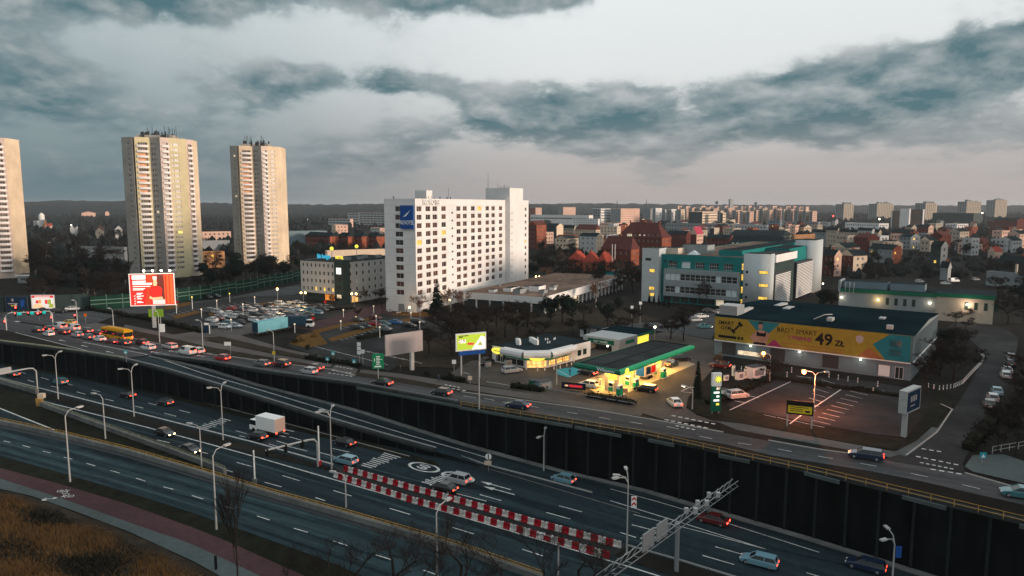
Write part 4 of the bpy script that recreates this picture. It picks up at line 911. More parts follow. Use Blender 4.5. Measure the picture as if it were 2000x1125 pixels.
for k in range(7): MB().bx(1.1, 1.2, wl * 0.12 + k * 1.9, wl * 0.12 + k * 1.9 + 0.1, h, h + 1.0, 'steel').build('sign_frame', IB)
for (x, y) in ((5, 4), (9, 6), (14, 4), (20, 7), (26, 5)): MB().bx(x, x + 2, y, y + 1.6, h - 0.1, h + 1.0, 'steel', 'steel_dark').build('roof_plant', IB)
b = MB(); b.cyl((4.0, wl * 0.42, h - 0.1), 0.1, 4.4, 'steel', 6)
for nm, x, y in (('yellow_globe', 4.0, wl * 0.42), ('yellow_globe', wr * 0.55, wl * 0.5)):
    g_ = MB().ball((x, y, h + 4.6), .75, 'sign_lit_yellow', 10).build(nm, IB); MB().cyl((x, y, h - 0.1), 0.12, 4.2, 'steel', 6).build('globe_pole', IB)

# ---- the three tower blocks, star-shaped plan
def tower_block(P, rz, facets, floors, fh, label, h0, back, top_clutter=True):
    root = thing('tower_block', P, rz, label, 'tower block'); H = h0 + floors * fh + 2.2; wall = MB(); poly = []
    for (p, q, m, kind) in facets:
        L_ = sqrt((q[0] - p[0]) ** 2 + (q[1] - p[1]) ** 2); u = ((q[0] - p[0]) / L_, (q[1] - p[1]) / L_); poly.append(p); holes = []; pats = {}
        for f in range(floors):
            z = h0 + f * fh
            if kind == 'w2': L2 = [(L_ * 0.62, 1.5, 1)]
            elif kind == 'w1': L2 = [(L_ * 0.5, 0.8, 1)]
            elif kind == 'w3': L2 = [(L_ * 0.08 + 0.8, 0.7, 1), (L_ * 0.42, 1.6, 1)]
            elif kind == 'wb': L2 = [(L_ * 0.16, 0.9, 1), (L_ * 0.42, 2.4, 1)]
            elif kind == 'bal': L2 = [(L_ * 0.52, L_ * 0.62, 2)]
            else: L2 = []
            for c, w, t in L2: holes.append((c - w / 2, c + w / 2, z + (0.95 if t == 1 else 0.25), z + 2.25, t))
        facade(wall, p, u, L_, 0, H, [x[:4] for x in holes], 0.25 if kind != 'bal' else 0.9, m)
        for i, (u0, u1, z0, z1, t) in enumerate(holes):
            w = u1 - u0; r = random.random()
            if kind == 'bal':
                lit = 'lit_reflect' if (p[0] < 12 and floors - 11 < i < floors - 2 and r < 0.8) else 'glass_tower'  # upper balcony panes get the sunset reflection as plain colour
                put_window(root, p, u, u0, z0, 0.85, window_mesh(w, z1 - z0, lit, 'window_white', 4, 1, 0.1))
            else:
                g = 'lit_yellow' if r < 0.02 else 'lit_pale' if r < 0.035 else 'glass_tower'
                if kind == 'w3' and i % 2 == 0: put_window(root, p, u, u0, z0, 0.2, window_mesh(w, z1 - z0, 'glass', None))
                else: put_window(root, p, u, u0, z0, 0.2, window_mesh(w, z1 - z0, g, 'window_white', 3 if w > 2 else 2 if w > 1.2 else 1, 1, 0.1))
        if kind == 'bal':
            w = L_ * 0.80; n = 6; bm_ = MB(); dep = 1.25
            cv = [(-w / 2 + w * k / n, -dep * (0.45 + 0.55 * sin(pi * k / n))) for k in range(n + 1)]
            pl = [(-w / 2, 0)] + cv + [(w / 2, 0)]
            bm_.prism(pl, -0.12, 0.1, 'balcony_white')
            for k in range(len(pl) - 1):
                A, B = pl[k], pl[k + 1]
                bm_.face([(A[0], A[1], 0.1), (B[0], B[1], 0.1), (B[0], B[1], 1.0), (A[0], A[1], 1.0)], 'balcony_white'); bm_.face([(B[0] * 0.97, B[1] * 0.94, 0.1), (A[0] * 0.97, A[1] * 0.94, 0.1), (A[0] * 0.97, A[1] * 0.94, 1.0), (B[0] * 0.97, B[1] * 0.94, 1.0)], 'balcony_white')
            me = bm_.mesh('balcony'); c = L_ * 0.52
            for f in range(floors): obj('balcony', me, root, (p[0] + u[0] * c, p[1] + u[1] * c, h0 + f * fh), atan2(u[1], u[0]))
    poly.append(facets[-1][1]); full = poly + back
    for k in range(len(poly) - 1, len(full)):
        A, B = full[k], full[(k + 1) % len(full)]
        wall.face([(A[0], A[1], 0), (B[0], B[1], 0), (B[0], B[1], H), (A[0], A[1], H)], 'tower_cream')
    wall.face([(p[0], p[1], H - 0.3) for p in full], 'roof_felt'); wall.build('wall', root)
    for f in range(0, floors, 5):                                   # prefabricated panel joints on the blank faces
        for (p, q, m, kind) in facets:
            if kind in ('w2', 'w3', 'wb'):
                L_ = sqrt((q[0] - p[0]) ** 2 + (q[1] - p[1]) ** 2); MB().box(((p[0] + q[0]) / 2, (p[1] + q[1]) / 2, h0 + f * fh + 2.6), (L_ - 0.05, 0.06, 0.09), 'joint_grey', atan2(q[1] - p[1], q[0] - p[0])).build('panel_joint', root)
    xs = [p[0] for p in poly]; cx = sum(xs) / len(xs); w = max(xs) - min(xs)
    rp = MB().bx(min(xs) + w * 0.24, min(xs) + w * 0.62, 3.5, 14, H - 0.3, H + 1.3, 'tower_grey', 'roof_felt').build('roof_house', root)
    MB().bx(min(xs) + w * 0.62, min(xs) + w * 0.78, 5.5, 14, H - 0.3, H + 1.6, 'tower_grey', 'roof_felt').build('roof_house', root)
    for k in range(22):
        x = min(xs) + w * random.uniform(0.24, 0.8); y = random.uniform(3.0, 11); s = random.uniform(0.2, 0.7)
        MB().bx(x - s, x + s, y - s, y + s, H, H + random.uniform(1.6, 3.6), 'steel_dark').build('roof_vent', root)
    for k in range(9):
        x = min(xs) + w * random.uniform(0.25, 0.8); MB().cyl((x, random.uniform(4, 12), H), 0.12, random.uniform(4, 6.8), 'steel_dark', 5).build('antenna', root)
    return root
FA = [((0, 5), (7.6, 1.2), 'tower_grey', 'w2'), ((7.6, 1.2), (7.7, 3.2), 'tower_grey', ''), ((7.7, 3.2), (9.0, 1.0), 'tower_grey', 'w1'), ((9.0, 1.0), (16.6, 4.4), 'tower_ochre', 'bal'), ((16.6, 4.4), (23.8, 1.2), 'tower_grey', 'w3'),
      ((23.8, 1.2), (28.0, 5.2), 'tower_pink', 'bal'), ((28.0, 5.2), (35.2, 11.2), 'tower_ochre', 'wb'), ((35.2, 11.2), (35.3, 14.5), 'tower_ochre', ''), ((35.3, 14.5), (38.0, 18.0), 'tower_pink', 'bal')]
BK = [(38, 28), (26, 37), (10, 36), (-2, 22)]
PAc = at(248, 545); PAc.z = 0
sc_ = lambda F_, k: [((p[0] * k, p[1] * k), (q[0] * k, q[1] * k), m, t) for p, q, m, t in F_]
FA = sc_(FA, .81); BK = [(x * .81, y * .81) for x, y in BK]
tower_block(PAc, radians(8), FA, 25, 2.62, 'tall grey and ochre tower block rising behind the red billboard', 3.5, BK)
FB = [((0, 5), (6.0, 2.2), 'tower_grey', 'w2'), ((6.0, 2.2), (6.1, 3.9), 'tower_grey', ''), ((6.1, 3.9), (7.8, 1.6), 'tower_cream', 'w1'), ((7.8, 1.6), (16.6, 4.6), 'tower_cream', 'bal'), ((16.6, 4.6), (23.8, 1.6), 'tower_grey', 'w3'),
      ((23.8, 1.6), (27.6, 5.0), 'tower_pink', 'bal'), ((27.6, 5.0), (34.6, 10.8), 'tower_cream', 'wb'), ((34.6, 10.8), (35.2, 13.5), 'tower_cream', '')]
PBc = at(455, 520); PBc.z = 0; FB = sc_(FB, .82)
tower_block(PBc, radians(4), FB, 25, 2.70, 'slimmer cream and grey tower block, middle of the three tall ones', 3.5, [(29, 22), (20, 30), (8, 29), (-2, 18)])
PCc = at(-122, 548); PCc.z = 0
FC_ = [((-6, 6), (2, 1), 'tower_grey', 'w2'), ((2, 1), (8, 3), 'tower_ochre', 'bal'), ((8, 3), (24.0, 7.0), 'tower_ochre', 'wb'), ((24.0, 7.0), (24.6, 7.6), 'tower_pink', ''), ((24.6, 7.6), (30.6, 11.0), 'tower_pink', 'bal')]
tower_block(PCc, radians(3), FC_, 24, 2.72, 'ochre tower block cut off by the left edge of the view', 3.5, [(31, 22), (18, 34), (2, 33), (-8, 20)])
pc = at(50, 553); ann = thing('entrance_annexe', pc, radians(5), 'small white annexe at the foot of the leftmost tower block', 'annexe')
MB().bx(-3.5, 3.2, 0, 6, 0, 3.4, 'slab_grey').build('wall', ann); MB().bx(-4.2, 4.0, -0.7, 6.5, 3.4, 4.2, 'white_render', 'roof_felt').build('roof', ann); obj('window', window_mesh(4.5, 1.4, 'glass', 'window_white', 4), ann, (-2.2, -0.08, 1.2))

# ---- teal office complex
a = radians(54); P, wr, wl = footprint(1283, 1451, 1600, 603, a); h = topz(P, 503)
TE = thing('teal_office_building', P, a, 'teal and white office complex with ribbon windows and louvred white wings', 'office building')
b = MB(); F = RF(wl, wr); n5 = 6; top = []; seg = wl * 0.86 / 6
for k in range(5): top.append((wl * 0.13 + k * seg * 1.12, wl * 0.13 + k * seg * 1.12 + seg * 0.72, h - 5.0, h - 2.6))
facade(b, (0, wl), (0, -1), wl, 0, h, top, 0.25, 'teal_wall'); b.face([(wr, 0, 0), (wr, wl, 0), (wr, wl, h), (wr, 0, h)], 'teal_wall'); b.face([(wr, wl, 0), (0, wl, 0), (0, wl, h), (wr, wl, h)], 'teal_wall'); b.face([(0, 0, 0), (wr, 0, 0), (wr, 0, h), (0, 0, h)], 'teal_wall')
b.face([(0, 0, h - 0.15), (wr, 0, h - 0.15), (wr, wl, h - 0.15), (0, wl, h - 0.15)], 'roof_brown'); b.build('wall', TE)
for i, (u0, u1, z0, z1) in enumerate(top): put_window(TE, (0, wl), (0, -1), u0, z0, 0.2, window_mesh(u1 - u0, z1 - z0, 'sky_pane' if i == 1 else 'glass', 'window_white', 4, 2))
for k in range(3): put_window(TE, (0, wl), (0, -1), 0.6 + k * 2.0, h - 3.2, -0.05, window_mesh(1.0, 0.9, 'glass', 'steel_dark', 1))
# projecting panel with two ribbon rows
pb = MB(); y1 = wl * 0.90; z0p, z1p = 2.8, h - 5.4; rh_ = (z1p - z0p); rib = []
Lp = y1 - 1.2
for zr in (z0p + rh_ * 0.14, z0p + rh_ * 0.60):
    for k in range(14): rib.append((0.7 + k * (Lp - 1.4) / 14 + 0.04, 0.7 + (k + 1) * (Lp - 1.4) / 14 - 0.04, zr, zr + rh_ * 0.23))
facade(pb, (-1.8, y1), (0, -1), Lp, z0p, z1p, rib, 0.2, 'metal_cladding')
pb.face([(-1.8, y1, z1p), (-1.8, 1.2, z1p), (0, 1.2, z1p), (0, y1, z1p)], 'metal_cladding'); pb.face([(-1.8, y1, z0p), (-1.8, 1.2, z0p), (0, 1.2, z0p), (0, y1, z0p)], 'steel_dark'); pb.face([(-1.8, 1.2, z0p), (0, 1.2, z0p), (0, 1.2, z1p), (-1.8, 1.2, z1p)], 'metal_cladding'); pb.face([(0, y1, z0p), (-1.8, y1, z0p), (-1.8, y1, z1p), (0, y1, z1p)], 'metal_cladding')
pp = pb.build('projecting_bay', TE)
for i, (u0, u1, z0, z1) in enumerate(rib): put_window(pp, (-1.8, y1), (0, -1), u0, z0, 0.17, window_mesh(u1 - u0, z1 - z0, 'glass' if random.random() < 0.85 else 'sky_pane', 'window_white', 1, 2))
for k in range(9): put_window(TE, (0, wl), (0, -1), 3.0 + k * 3.4, 0.3, -0.06, window_mesh(3.0, 2.2, 'glass' if k != 6 else 'lit_pale', 'teal_wall', 2), 'ground_floor_window')
for k, z in enumerate((1.0, 5.6, 10.2, 14.0)): put_window(TE, (0, wl), (0, -1), wl - 1.0, z, -0.08, window_mesh(0.8, 2.4, 'lit_yellow', 'steel_dark', 1, 3), 'stair_window')
# left white stair block
lb = MB(); lb.bx(-2.4, 5.0, wl - 1.5, wl + 5.5, 0, h + 2.2, 'panel_white', 'roof_felt'); lbo = lb.build('stair_block', TE)
lb2 = MB().bx(5.0, 13, wl - 6, wl + 3.0, h - 0.2, h + 2.1, 'pale_concrete', 'roof_felt').build('roof_house', TE)
for z in (h * 0.12, h * 0.25, h * 0.62): put_window(lbo, (-2.4, wl + 5.5), (0, -1), 3.2, z, -0.05, window_mesh(2.2, 1.3, 'lit_yellow', 'steel_dark', 3))
put_window(lbo, (-2.4, wl + 5.5), (0, -1), 1.4, h - 2.6, -0.05, window_mesh(2.4, 1.0, 'glass', 'steel_dark', 3))
MB().bx(12, 20, wl * 0.55, wl * 0.85, h - 0.2, h + 3.2, 'metal_cladding', 'roof_felt').build('roof_house', TE)
for k in range(2):                                                # glass pyramid roof lights
    x, y = 4.5 + k * 14, wl * (0.62 - 0.35 * k); pm = MB(); q = [(x - 2, y - 2, h), (x + 2, y - 2, h), (x + 2, y + 2, h), (x - 2, y + 2, h)]; ap = (x, y, h + 1.7)
    for e in range(4): pm.face([q[e], q[(e + 1) % 4], ap], 'sky_pane')
    pm.build('roof_light', TE)
MB().bx(6, wr - 2, 3, wl * 0.35, h - 0.2, h + 2.0, 'teal_wall', 'roof_slate').build('roof_screen', TE)
# right wing: rounded white pier, louvred bays, end pier
def pier(x0, x1, y0, d, ht, nm, r=2.6):
    pl = [(x0, y0 + d), (x0, y0)] + [(x1 - r + r * sin(t), y0 + r - r * cos(t)) for t in [k * pi / 2 / 8 for k in range(9)]] + [(x1, y0 + d)]
    return MB().prism(pl, 0, ht, 'panel_white', 'roof_felt').build(nm, TE, True)
hw = topz(P, 496)
wy = -9.2; PW = P + Vector((sin(a) * 9.2, -cos(a) * 9.2, 0)); XW = lambda px: along(PW, (cos(a), sin(a)), px)
wing = pier(-1.2, XW(1513), wy, 9.2, hw + 0.3, 'rounded_pier', 3.2)
for z in (hw * 0.2, hw * 0.43, hw * 0.66): put_window(wing, (-1.2, 0), (0, -1), 5.6, z, -0.06, window_mesh(3.2, 1.1, 'lit_yellow', 'steel_dark', 4)); put_window(wing, (-1.2, 0), (0, -1), 0.9, z, -0.06, window_mesh(0.8, 0.9, 'glass', 'steel_dark', 1))
for (x0, x1, z1) in ((XW(1513) + .3, XW(1543), hw * 0.66), (XW(1555), XW(1587), hw * 0.74)):
    bay = MB().bx(x0, x1, wy + .4, wy + 8, 0.5, z1, 'steel_dark').build('louvred_bay', TE)
    sl_ = MB().bx(0, x1 - x0 - 0.2, -0.25, 0, 0, 0.3, 'white_render').mesh('louvre_slat')
    for k in range(int((z1 - 0.7) / 0.62)): obj('louvre_slat', sl_, bay, (x0 + 0.1, wy + .38, 0.6 + k * 0.62))
MB().bx(XW(1513), XW(1553), wy + 1, -1, 0, hw - 3.3, 'dark_clad').build('recessed_glazing', TE); MB().bx(XW(1513) + .2, XW(1554), wy + .2, 0, hw - 3.2, hw - 0.4, 'white_render', 'roof_felt').build('upper_band', TE)
pier(XW(1586), XW(1604), wy - .3, 8, hw + 2.6, 'end_pier', 2.6)
MB().bx(XW(1553), XW(1587), wy + 3, 9, 0, hw + 0.3, 'teal_wall', 'roof_slate').build('teal_block', TE)

# ---- gym hall with the long banner
a = radians(52); P, wr, wl = footprint(1395, 1778, 1848, 744, a); wr = 38.0; h = topz(P, 655)
GY = thing('gym_hall', P, a, 'long dark-roofed sports hall with a wide yellow banner on its front', 'hall')
b = MB(); b.bx(0, wr, 0, wl, 0, h - 0.1, 'cladding_blue', 'roof_teal'); b.build('wall', GY)
b = MB(); cx_ = wr / 2
b.face([(-0.4, -0.4, h), (-0.4, wl + 0.4, h), (cx_, wl + 0.4, h + 1.0), (cx_, -0.4, h + 1.0)], 'roof_teal'); b.face([(cx_, -0.4, h + 1.0), (cx_, wl + 0.4, h + 1.0), (wr + 0.4, wl + 0.4, h), (wr + 0.4, -0.4, h)], 'roof_teal')
b.face([(-0.4, -0.4, h), (cx_, -0.4, h + 1.0), (wr + 0.4, -0.4, h)], 'metal_cladding'); b.face([(wr + 0.4, wl + 0.4, h), (cx_, wl + 0.4, h + 1.0), (-0.4, wl + 0.4, h)], 'metal_cladding')
rf = b.build('roof', GY)
nrb = int(wr / 0.55); rbm = MB().bx(0, 0.12, -0.08, 0, 0.4, h - 0.1, 'metal_cladding').mesh('cladding_rib')
for k in range(nrb): obj('cladding_rib', rbm, GY, (k * 0.55 + 0.2, 0, 0))
zb = h * 0.40; bn = MB().bx(-0.5, -0.25, 0.2, wl - 0.1, zb, h - 0.15, 'banner_yellow').build('banner', GY)
D = 0.512
def poster(par, pts, m, lay=1, nm='banner_shape'):
    MB().face([(-0.5 - 0.008 * lay, wl * (1 - u), zb + (h - 0.15 - zb) * v) for u, v in reversed(pts)], m).build(nm, par).data.flip_normals()
poster(bn, [(0.19, 0.99), (0.37, 0.99), (0.30, 0.45), (0.265, 0.42)], 'banner_teal'); poster(bn, [(0.30, 0.0), (0.385, 0.0), (0.34, 0.30)], 'banner_magenta')
poster(bn, [(0.90, 0.99), (0.995, 0.99), (0.995, 0.01), (0.885, 0.01), (0.825, 0.55)], 'banner_teal'); poster(bn, [(0.755, 0.01), (0.88, 0.01), (0.81, 0.42)], 'banner_rust')
poster(bn, [(0.215, 0.02), (0.30, 0.02), (0.302, 0.18), (0.315, 0.52), (0.30, 0.55), (0.28, 0.62), (0.25, 0.62), (0.235, 0.52), (0.205, 0.28), (0.225, 0.10)], 'skin', 2, 'printed_figure')
poster(bn, [(0.243, 0.36), (0.292, 0.36), (0.295, 0.57), (0.283, 0.50), (0.258, 0.50), (0.244, 0.58)], 'black', 3, 'printed_top'); poster(bn, [(0.225, 0.0), (0.297, 0.0), (0.294, 0.10), (0.232, 0.10)], 'black', 3, 'printed_shorts')
poster(bn, [(0.255, 0.66), (0.272, 0.66), (0.276, 0.82), (0.268, 0.93), (0.256, 0.93), (0.25, 0.80)], 'skin', 2, 'printed_head'); poster(bn, [(0.25, 0.80), (0.254, 0.95), (0.272, 0.96), (0.277, 0.82), (0.27, 0.88), (0.258, 0.88)], 'black', 3, 'printed_hair')
poster(bn, [(0.025, 0.12), (0.13, 0.12), (0.13, 0.23), (0.025, 0.23)], 'black', 1); poster(bn, [(0.137, 0.12), (0.15, 0.12), (0.15, 0.23), (0.137, 0.23)], 'black', 1); poster(bn, [(0.156, 0.12), (0.17, 0.12), (0.17, 0.23), (0.156, 0.23)], 'black', 1)
poster(bn, [(0.105, 0.45), (0.115, 0.42), (0.155, 0.76), (0.145, 0.80)], 'black', 1, 'dumbbell_emblem'); poster(bn, [(0.095, 0.48), (0.115, 0.34), (0.125, 0.42), (0.105, 0.56)], 'black', 1, 'dumbbell_emblem'); poster(bn, [(0.135, 0.80), (0.155, 0.66), (0.165, 0.74), (0.145, 0.90)], 'black', 1, 'dumbbell_emblem')
for k in range(2): poster(bn, [(0.375, 0.17 - k * 0.13), (0.69, 0.17 - k * 0.13), (0.69, 0.205 - k * 0.13), (0.375, 0.205 - k * 0.13)], 'banner_rust', 1, 'printed_line')
poster(bn, [(0.748, 0.60), (0.765, 0.52), (0.78, 0.60), (0.782, 0.78), (0.765, 0.84), (0.747, 0.78)], 'poster_grey', 1, 'round_emblem')
for k in range(2): poster(bn, [(0.90, 0.20 + k * 0.33), (0.955, 0.20 + k * 0.33), (0.955, 0.45 + k * 0.33), (0.90, 0.45 + k * 0.33)], 'metal_cladding', 1, 'printed_block')
bh = h - 0.15 - zb
for key, u, v, sc in (('smart', 0.068, 0.66, 1.0), ('badz', 0.455, 0.72, 0.92), ('trenuj', 0.475, 0.45, 1.0), ('p49', 0.595, 0.50, 1.0), ('zl', 0.672, 0.42, 1.0)):
    put_text(key, bn, (-0.545, wl * (1 - u), zb + bh * v), (0, -1)).scale = (sc * bh / 6.2,) * 3
MB().bx(-0.6, -0.2, 0.1, wl, zb - 0.22, zb - 0.02, 'white_paint').build('eaves_trim', GY); MB().bx(0, wr + 0.1, -0.25, -0.02, zb - 0.25, zb - 0.05, 'white_paint').build('eaves_trim', GY)
for k in range(9):
    u0 = 2 + k * (wl - 8) / 9; MB().bx(-0.12, -0.02, wl - u0 - (wl - 8) / 9 + 0.5, wl - u0, 0.5, zb - 0.5, 'cladding_blue' if k % 3 else 'steel_dark').build('shopfront_panel', GY)
put_window(GY, (0, wl), (0, -1), wl - 6.3, 0.2, -0.1, window_mesh(2.4, 2.6, 'white_paint', 'steel_dark', 1), 'entrance_panel'); put_window(GY, (0, wl), (0, -1), wl - 3.0, 0.1, -0.1, window_mesh(1.6, 2.6, 'glass', 'white_paint', 2), 'entrance_door')
put_window(GY, (0, wl), (0, -1), 6.0, 0.9, -0.2, window_mesh(6.0, 1.0, 'lit_pale', None), 'lit_window')
for u in (0.215, 0.475, 0.775):
    lo = MB().box((-0.75, wl * (1 - u), zb - 0.5), (0.22, 0.28, 0.18), 'lamp_white').build('wall_lamp', GY)
    L_ = bpy.data.lights.new('wall_lamp_light', 'POINT'); L_.energy = 30; L_.color = (1, 0.9, 0.75); L_.shadow_soft_size = 0.3; ob = bpy.data.objects.new('wall_lamp_light', L_); COL.objects.link(ob); ob.parent = GY; ob.location = (-1.2, wl * (1 - u), zb - 0.8)
for (x, y, w, d) in ((6, wl * 0.42, 2.4, 1.2), (14, wl * 0.2, 2.2, 1.2), (3.5, wl * 0.12, 1.2, 1.2), (16, wl * 0.72, 5, 1.6), (20, wl * 0.8, 7, 1.5), (5, wl * 0.9, 8, 1.2)): MB().bx(x, x + w, y - d / 2, y + d / 2, h + 0.15, h + 1.1, 'steel_pale').build('roof_light', rf)
MB().tube([(6, wl * 0.5, h + 0.5), (7, wl * 0.45, h + 1.7), (8.5, wl * 0.42, h + 1.7)], 0.12, 'steel_pale', 5).build('duct', rf)
MB().bx(1, 6, wl - 5, wl - 0.5, h + 0.3, h + 2.6, 'metal_cladding', 'steel_pale').build('ventilation_hood', rf)

# ---- long store with green trim behind the gym
a = radians(56)
for (xl, xc, xr, yb, yt, m_, lab) in ((1637, 1826, 1850, 622, 581, 'metal_cladding', 'long pale warehouse with dark green roof edge, left half behind the gym'), (1826, 1938, 1990, 634, 586, 'beige', 'pale warehouse wing lit by a bright wall lamp, right of the long one')):
    P, wr, wl = footprint(xl, xc, xr, yb, a); wr = 13; h = topz(P, yt); w = thing('warehouse', P, a, lab, 'warehouse')
    MB().bx(0, wr, 0, wl, 0, h, m_, 'roof_slate').build('wall', w); MB().bx(-0.3, wr, -0.3, wl + 0.2, h, h + 1.3, 'green_trim', 'roof_slate').build('roof', w)
    for k in range(4): put_window(w, (0, wl), (0, -1), wl * 0.5 + k * 2.6, h - 3.6, -0.05, window_mesh(1.0, 2.4, 'glass', 'green_trim', 1, 3))
    lam = (0.42, 0.94, 0.03) if xl == 1637 else (0.55,)
    for i, u in enumerate(lam):
        lm = 'lamp_warm' if (xl == 1637 and i == 0) else 'lamp_white'
        MB().box((-0.3, wl * (1 - u), h - 2.0), (0.3, 0.5, 0.35), lm).build('wall_lamp', w)
        L_ = bpy.data.lights.new('wall_lamp_light', 'POINT'); L_.energy = 500 if xl != 1637 else (350 if i == 0 else 100); L_.color = (1, 0.55, 0.2) if lm == 'lamp_warm' else (1, 0.72, 0.5); L_.shadow_soft_size = 0.4
        ob = bpy.data.objects.new('wall_lamp_light', L_); COL.objects.link(ob); ob.parent = w; ob.location = (-1.6, wl * (1 - u), h - 2.2)
    if xl == 1637:
        for (y0, y1, x0) in ((wl * 0.50, wl * 0.97, 2), (wl * 0.12, wl * 0.47, 2)): MB().bx(x0, x0 + 8, y0, y1, h + 1.2, h + 3.6, 'cladding_blue', 'roof_slate').build('roof_house', w)
        MB().bx(-0.5, 9, wl - 0.4, wl + 0.3, h, h + 3.9, 'metal_cladding').build('end_wall', w)
        for k in range(3): MB().cyl((-1.0, wl * (0.93 - 0.045 * k), h - 0.5), 0.12, 4.0, 'steel', 6).build('flagpole', w)

# ---- filling station shop
a = radians(48); P = at(1050, 724); wl, wr = 20.0, 20.0; h = 4.4
dl = (-sin(a), cos(a)); dr = (cos(a), sin(a)); wl = abs(along(P, dl, 947)); wr = abs(along(P, dr, 1153)); h = topz(P, 690)
SH = thing('filling_station_shop', P, a, 'white filling station shop with curved fascia and glowing entrance', 'shop')
c = 3.6; pl = [(c, 0), (wr, 0), (wr, wl * 0.85), (0, wl * 0.85), (0, c)]
MB().prism(pl, 0, h - 0.1, 'white_render', 'roof_slate').build('wall', SH)
MB().prism([(c + .6, 1.0), (wr - .3, .3), (wr - .3, wl * 0.85 - .3), (.3, wl * 0.85 - .3), (1.0, c + .6)], h - 0.1, h + 0.02, 'roof_slate').build('roof', SH)
fs = MB(); fp = [(-1.2, wl * 0.60), (-1.2, c - 0.4), (c - 0.4, -1.2), (wr * 0.62, -1.2)]
prof = [(0.0, -1.5), (-0.55, -1.35), (-0.75, -0.75), (-0.55, -0.15), (0.0, 0.12), (1.2, 0.15)]
for k in range(len(fp) - 1):
    A, B = fp[k], fp[k + 1]; dx, dy = B[0] - A[0], B[1] - A[1]; L_ = sqrt(dx * dx + dy * dy); nx, ny = dy / L_, -dx / L_
    for (o1, z1), (o2, z2) in zip(prof, prof[1:]):
        fs.face([(A[0] - nx * o1, A[1] - ny * o1, h + z1), (B[0] - nx * o1, B[1] - ny * o1, h + z1), (B[0] - nx * o2, B[1] - ny * o2, h + z2), (A[0] - nx * o2, A[1] - ny * o2, h + z2)], 'white_render')
fs.build('curved_fascia', SH)
MB().prism([(-0.25, wl * 0.58), (-0.25, c - 0.1), (c - 0.1, -0.25), (wr * 0.6, -0.25), (wr * 0.6, 0.02), (c, 0.02), (0.02, c), (0.02, wl * 0.58)], h - 2.1, h - 1.4, 'green_bright').build('green_band', SH)
for k in range(4): put_window(SH, (0, wl * 0.85), (0, -1), wl * 0.85 - c - 9.2 + k * 2.2, 0.4, -0.06, window_mesh(2.0, h - 2.7, 'glass', 'steel_dark', 2, 1), 'shop_window')
ud = (1 / sqrt(2), -1 / sqrt(2)); put_window(SH, (0, c), ud, 0.3, 0.1, -0.06, window_mesh(c * 1.414 - 0.6, h - 2.3, 'lit_warm', 'white_paint', 4, 2), 'entrance')
for k in range(3): put_window(SH, (0, 0), (1, 0), c + 0.3 + k * 2.6, 0.5, -0.06, window_mesh(2.4, h - 2.8, 'lit_warm', 'steel_dark', 3, 2), 'shop_window')
for k in range(2): put_window(SH, (0, wl * 0.85), (0, -1), 1.6 + k * 1.7, 0.3, -0.06, window_mesh(1.2, 2.2, 'glass', 'white_paint', 1), 'service_door'); put_window(SH, (0, 0), (1, 0), wr * 0.74 + k * 2.2, 0.9, -0.06, window_mesh(1.4, 1.4, 'glass', 'green_trim', 1))
for key, loc, u in (('bean', (-0.9, wl * 0.70, h - 0.95), (0, -1)), ('bean', (0.75, 0.75, h - 1.25), ud)):
    n = 18; nx, ny = u[1], -u[0]; ov = MB(); ov.face([(loc[0] + u[0] * 1.9 * cos(2 * pi * k / n), loc[1] + u[1] * 1.9 * cos(2 * pi * k / n), loc[2] + 0.75 * sin(2 * pi * k / n)) for k in range(n)], 'sign_lit_yellow'); s_ = ov.build('oval_sign', SH)
    put_text(key, s_, (loc[0] + nx * 0.03, loc[1] + ny * 0.03, loc[2]), u)
for (x, y) in ((4, 9), (5.4, 10.4), (7, 6), (7.6, 7), (8.2, 8), (8.8, 9)): MB().bx(x, x + 0.6, y, y + 1.1, h, h + 1.2, 'white_paint').build('air_conditioner', SH)
for k in range(8): MB().cyl((random.uniform(10, wr - 2), random.uniform(4, wl * 0.7), h), 0.15, 0.5, 'white_paint', 6).build('roof_vent', SH)
L_ = bpy.data.lights.new('shop_light', 'AREA'); L_.energy = 60; L_.color = (1.0, 0.6, 0.22); L_.size = 3.0; ob = bpy.data.objects.new('shop_light', L_); COL.objects.link(ob); ob.parent = SH; ob.location = (-0.6, -0.6, h - 1.6); ob.rotation_euler = (radians(25), radians(25), 0)
# ---- car wash, lube bay, little store
a = radians(50)
P, wr, wl = footprint(1139, 1209, 1245, 690, a); h = topz(P, 664); w = thing('car_wash', P, a, 'grey car wash box with green sign band beside the shop', 'car wash')
b = MB(); facade(b, (0, wl), (0, -1), wl, 0, h, [(wl * 0.22, wl * 0.8, 0.05, h - 1.8)], 2.5, 'grey_render'); b.face([(0, 0, 0), (wr, 0, 0), (wr, 0, h), (0, 0, h)], 'slab_grey'); b.face([(wr, 0, 0), (wr, wl, 0), (wr, wl, h), (wr, 0, h)], 'slab_grey'); b.face([(wr, wl, 0), (0, wl, 0), (0, wl, h), (wr, wl, h)], 'slab_grey'); b.face([(0, 0, h), (wr, 0, h), (wr, wl, h), (0, wl, h)], 'grey_render'); b.face([(2.4, 0, 0.05), (2.4, 0, h - 1.7), (2.4, wl, h - 1.7), (2.4, wl, 0.05)], 'dark_clad'); b.build('wall', w)
MB().bx(-0.15, 0.02, wl * 0.14, wl * 0.86, h - 1.6, h - 0.5, 'green_trim').build('sign_band', w); put_text('wash', w, (-0.2, wl * 0.5, h - 1.05), (0, -1)).scale = (1.5, 1.3, 1); MB().box((-0.2, wl * 0.3, h - 2.0), (0.2, 0.4, 0.2), 'lamp_white').build('wall_lamp', w); MB().bx(wr * 0.35, wr * 0.8, -0.12, 0.02, h - 1.6, h - 0.7, 'green_trim').build('sign_band', w)
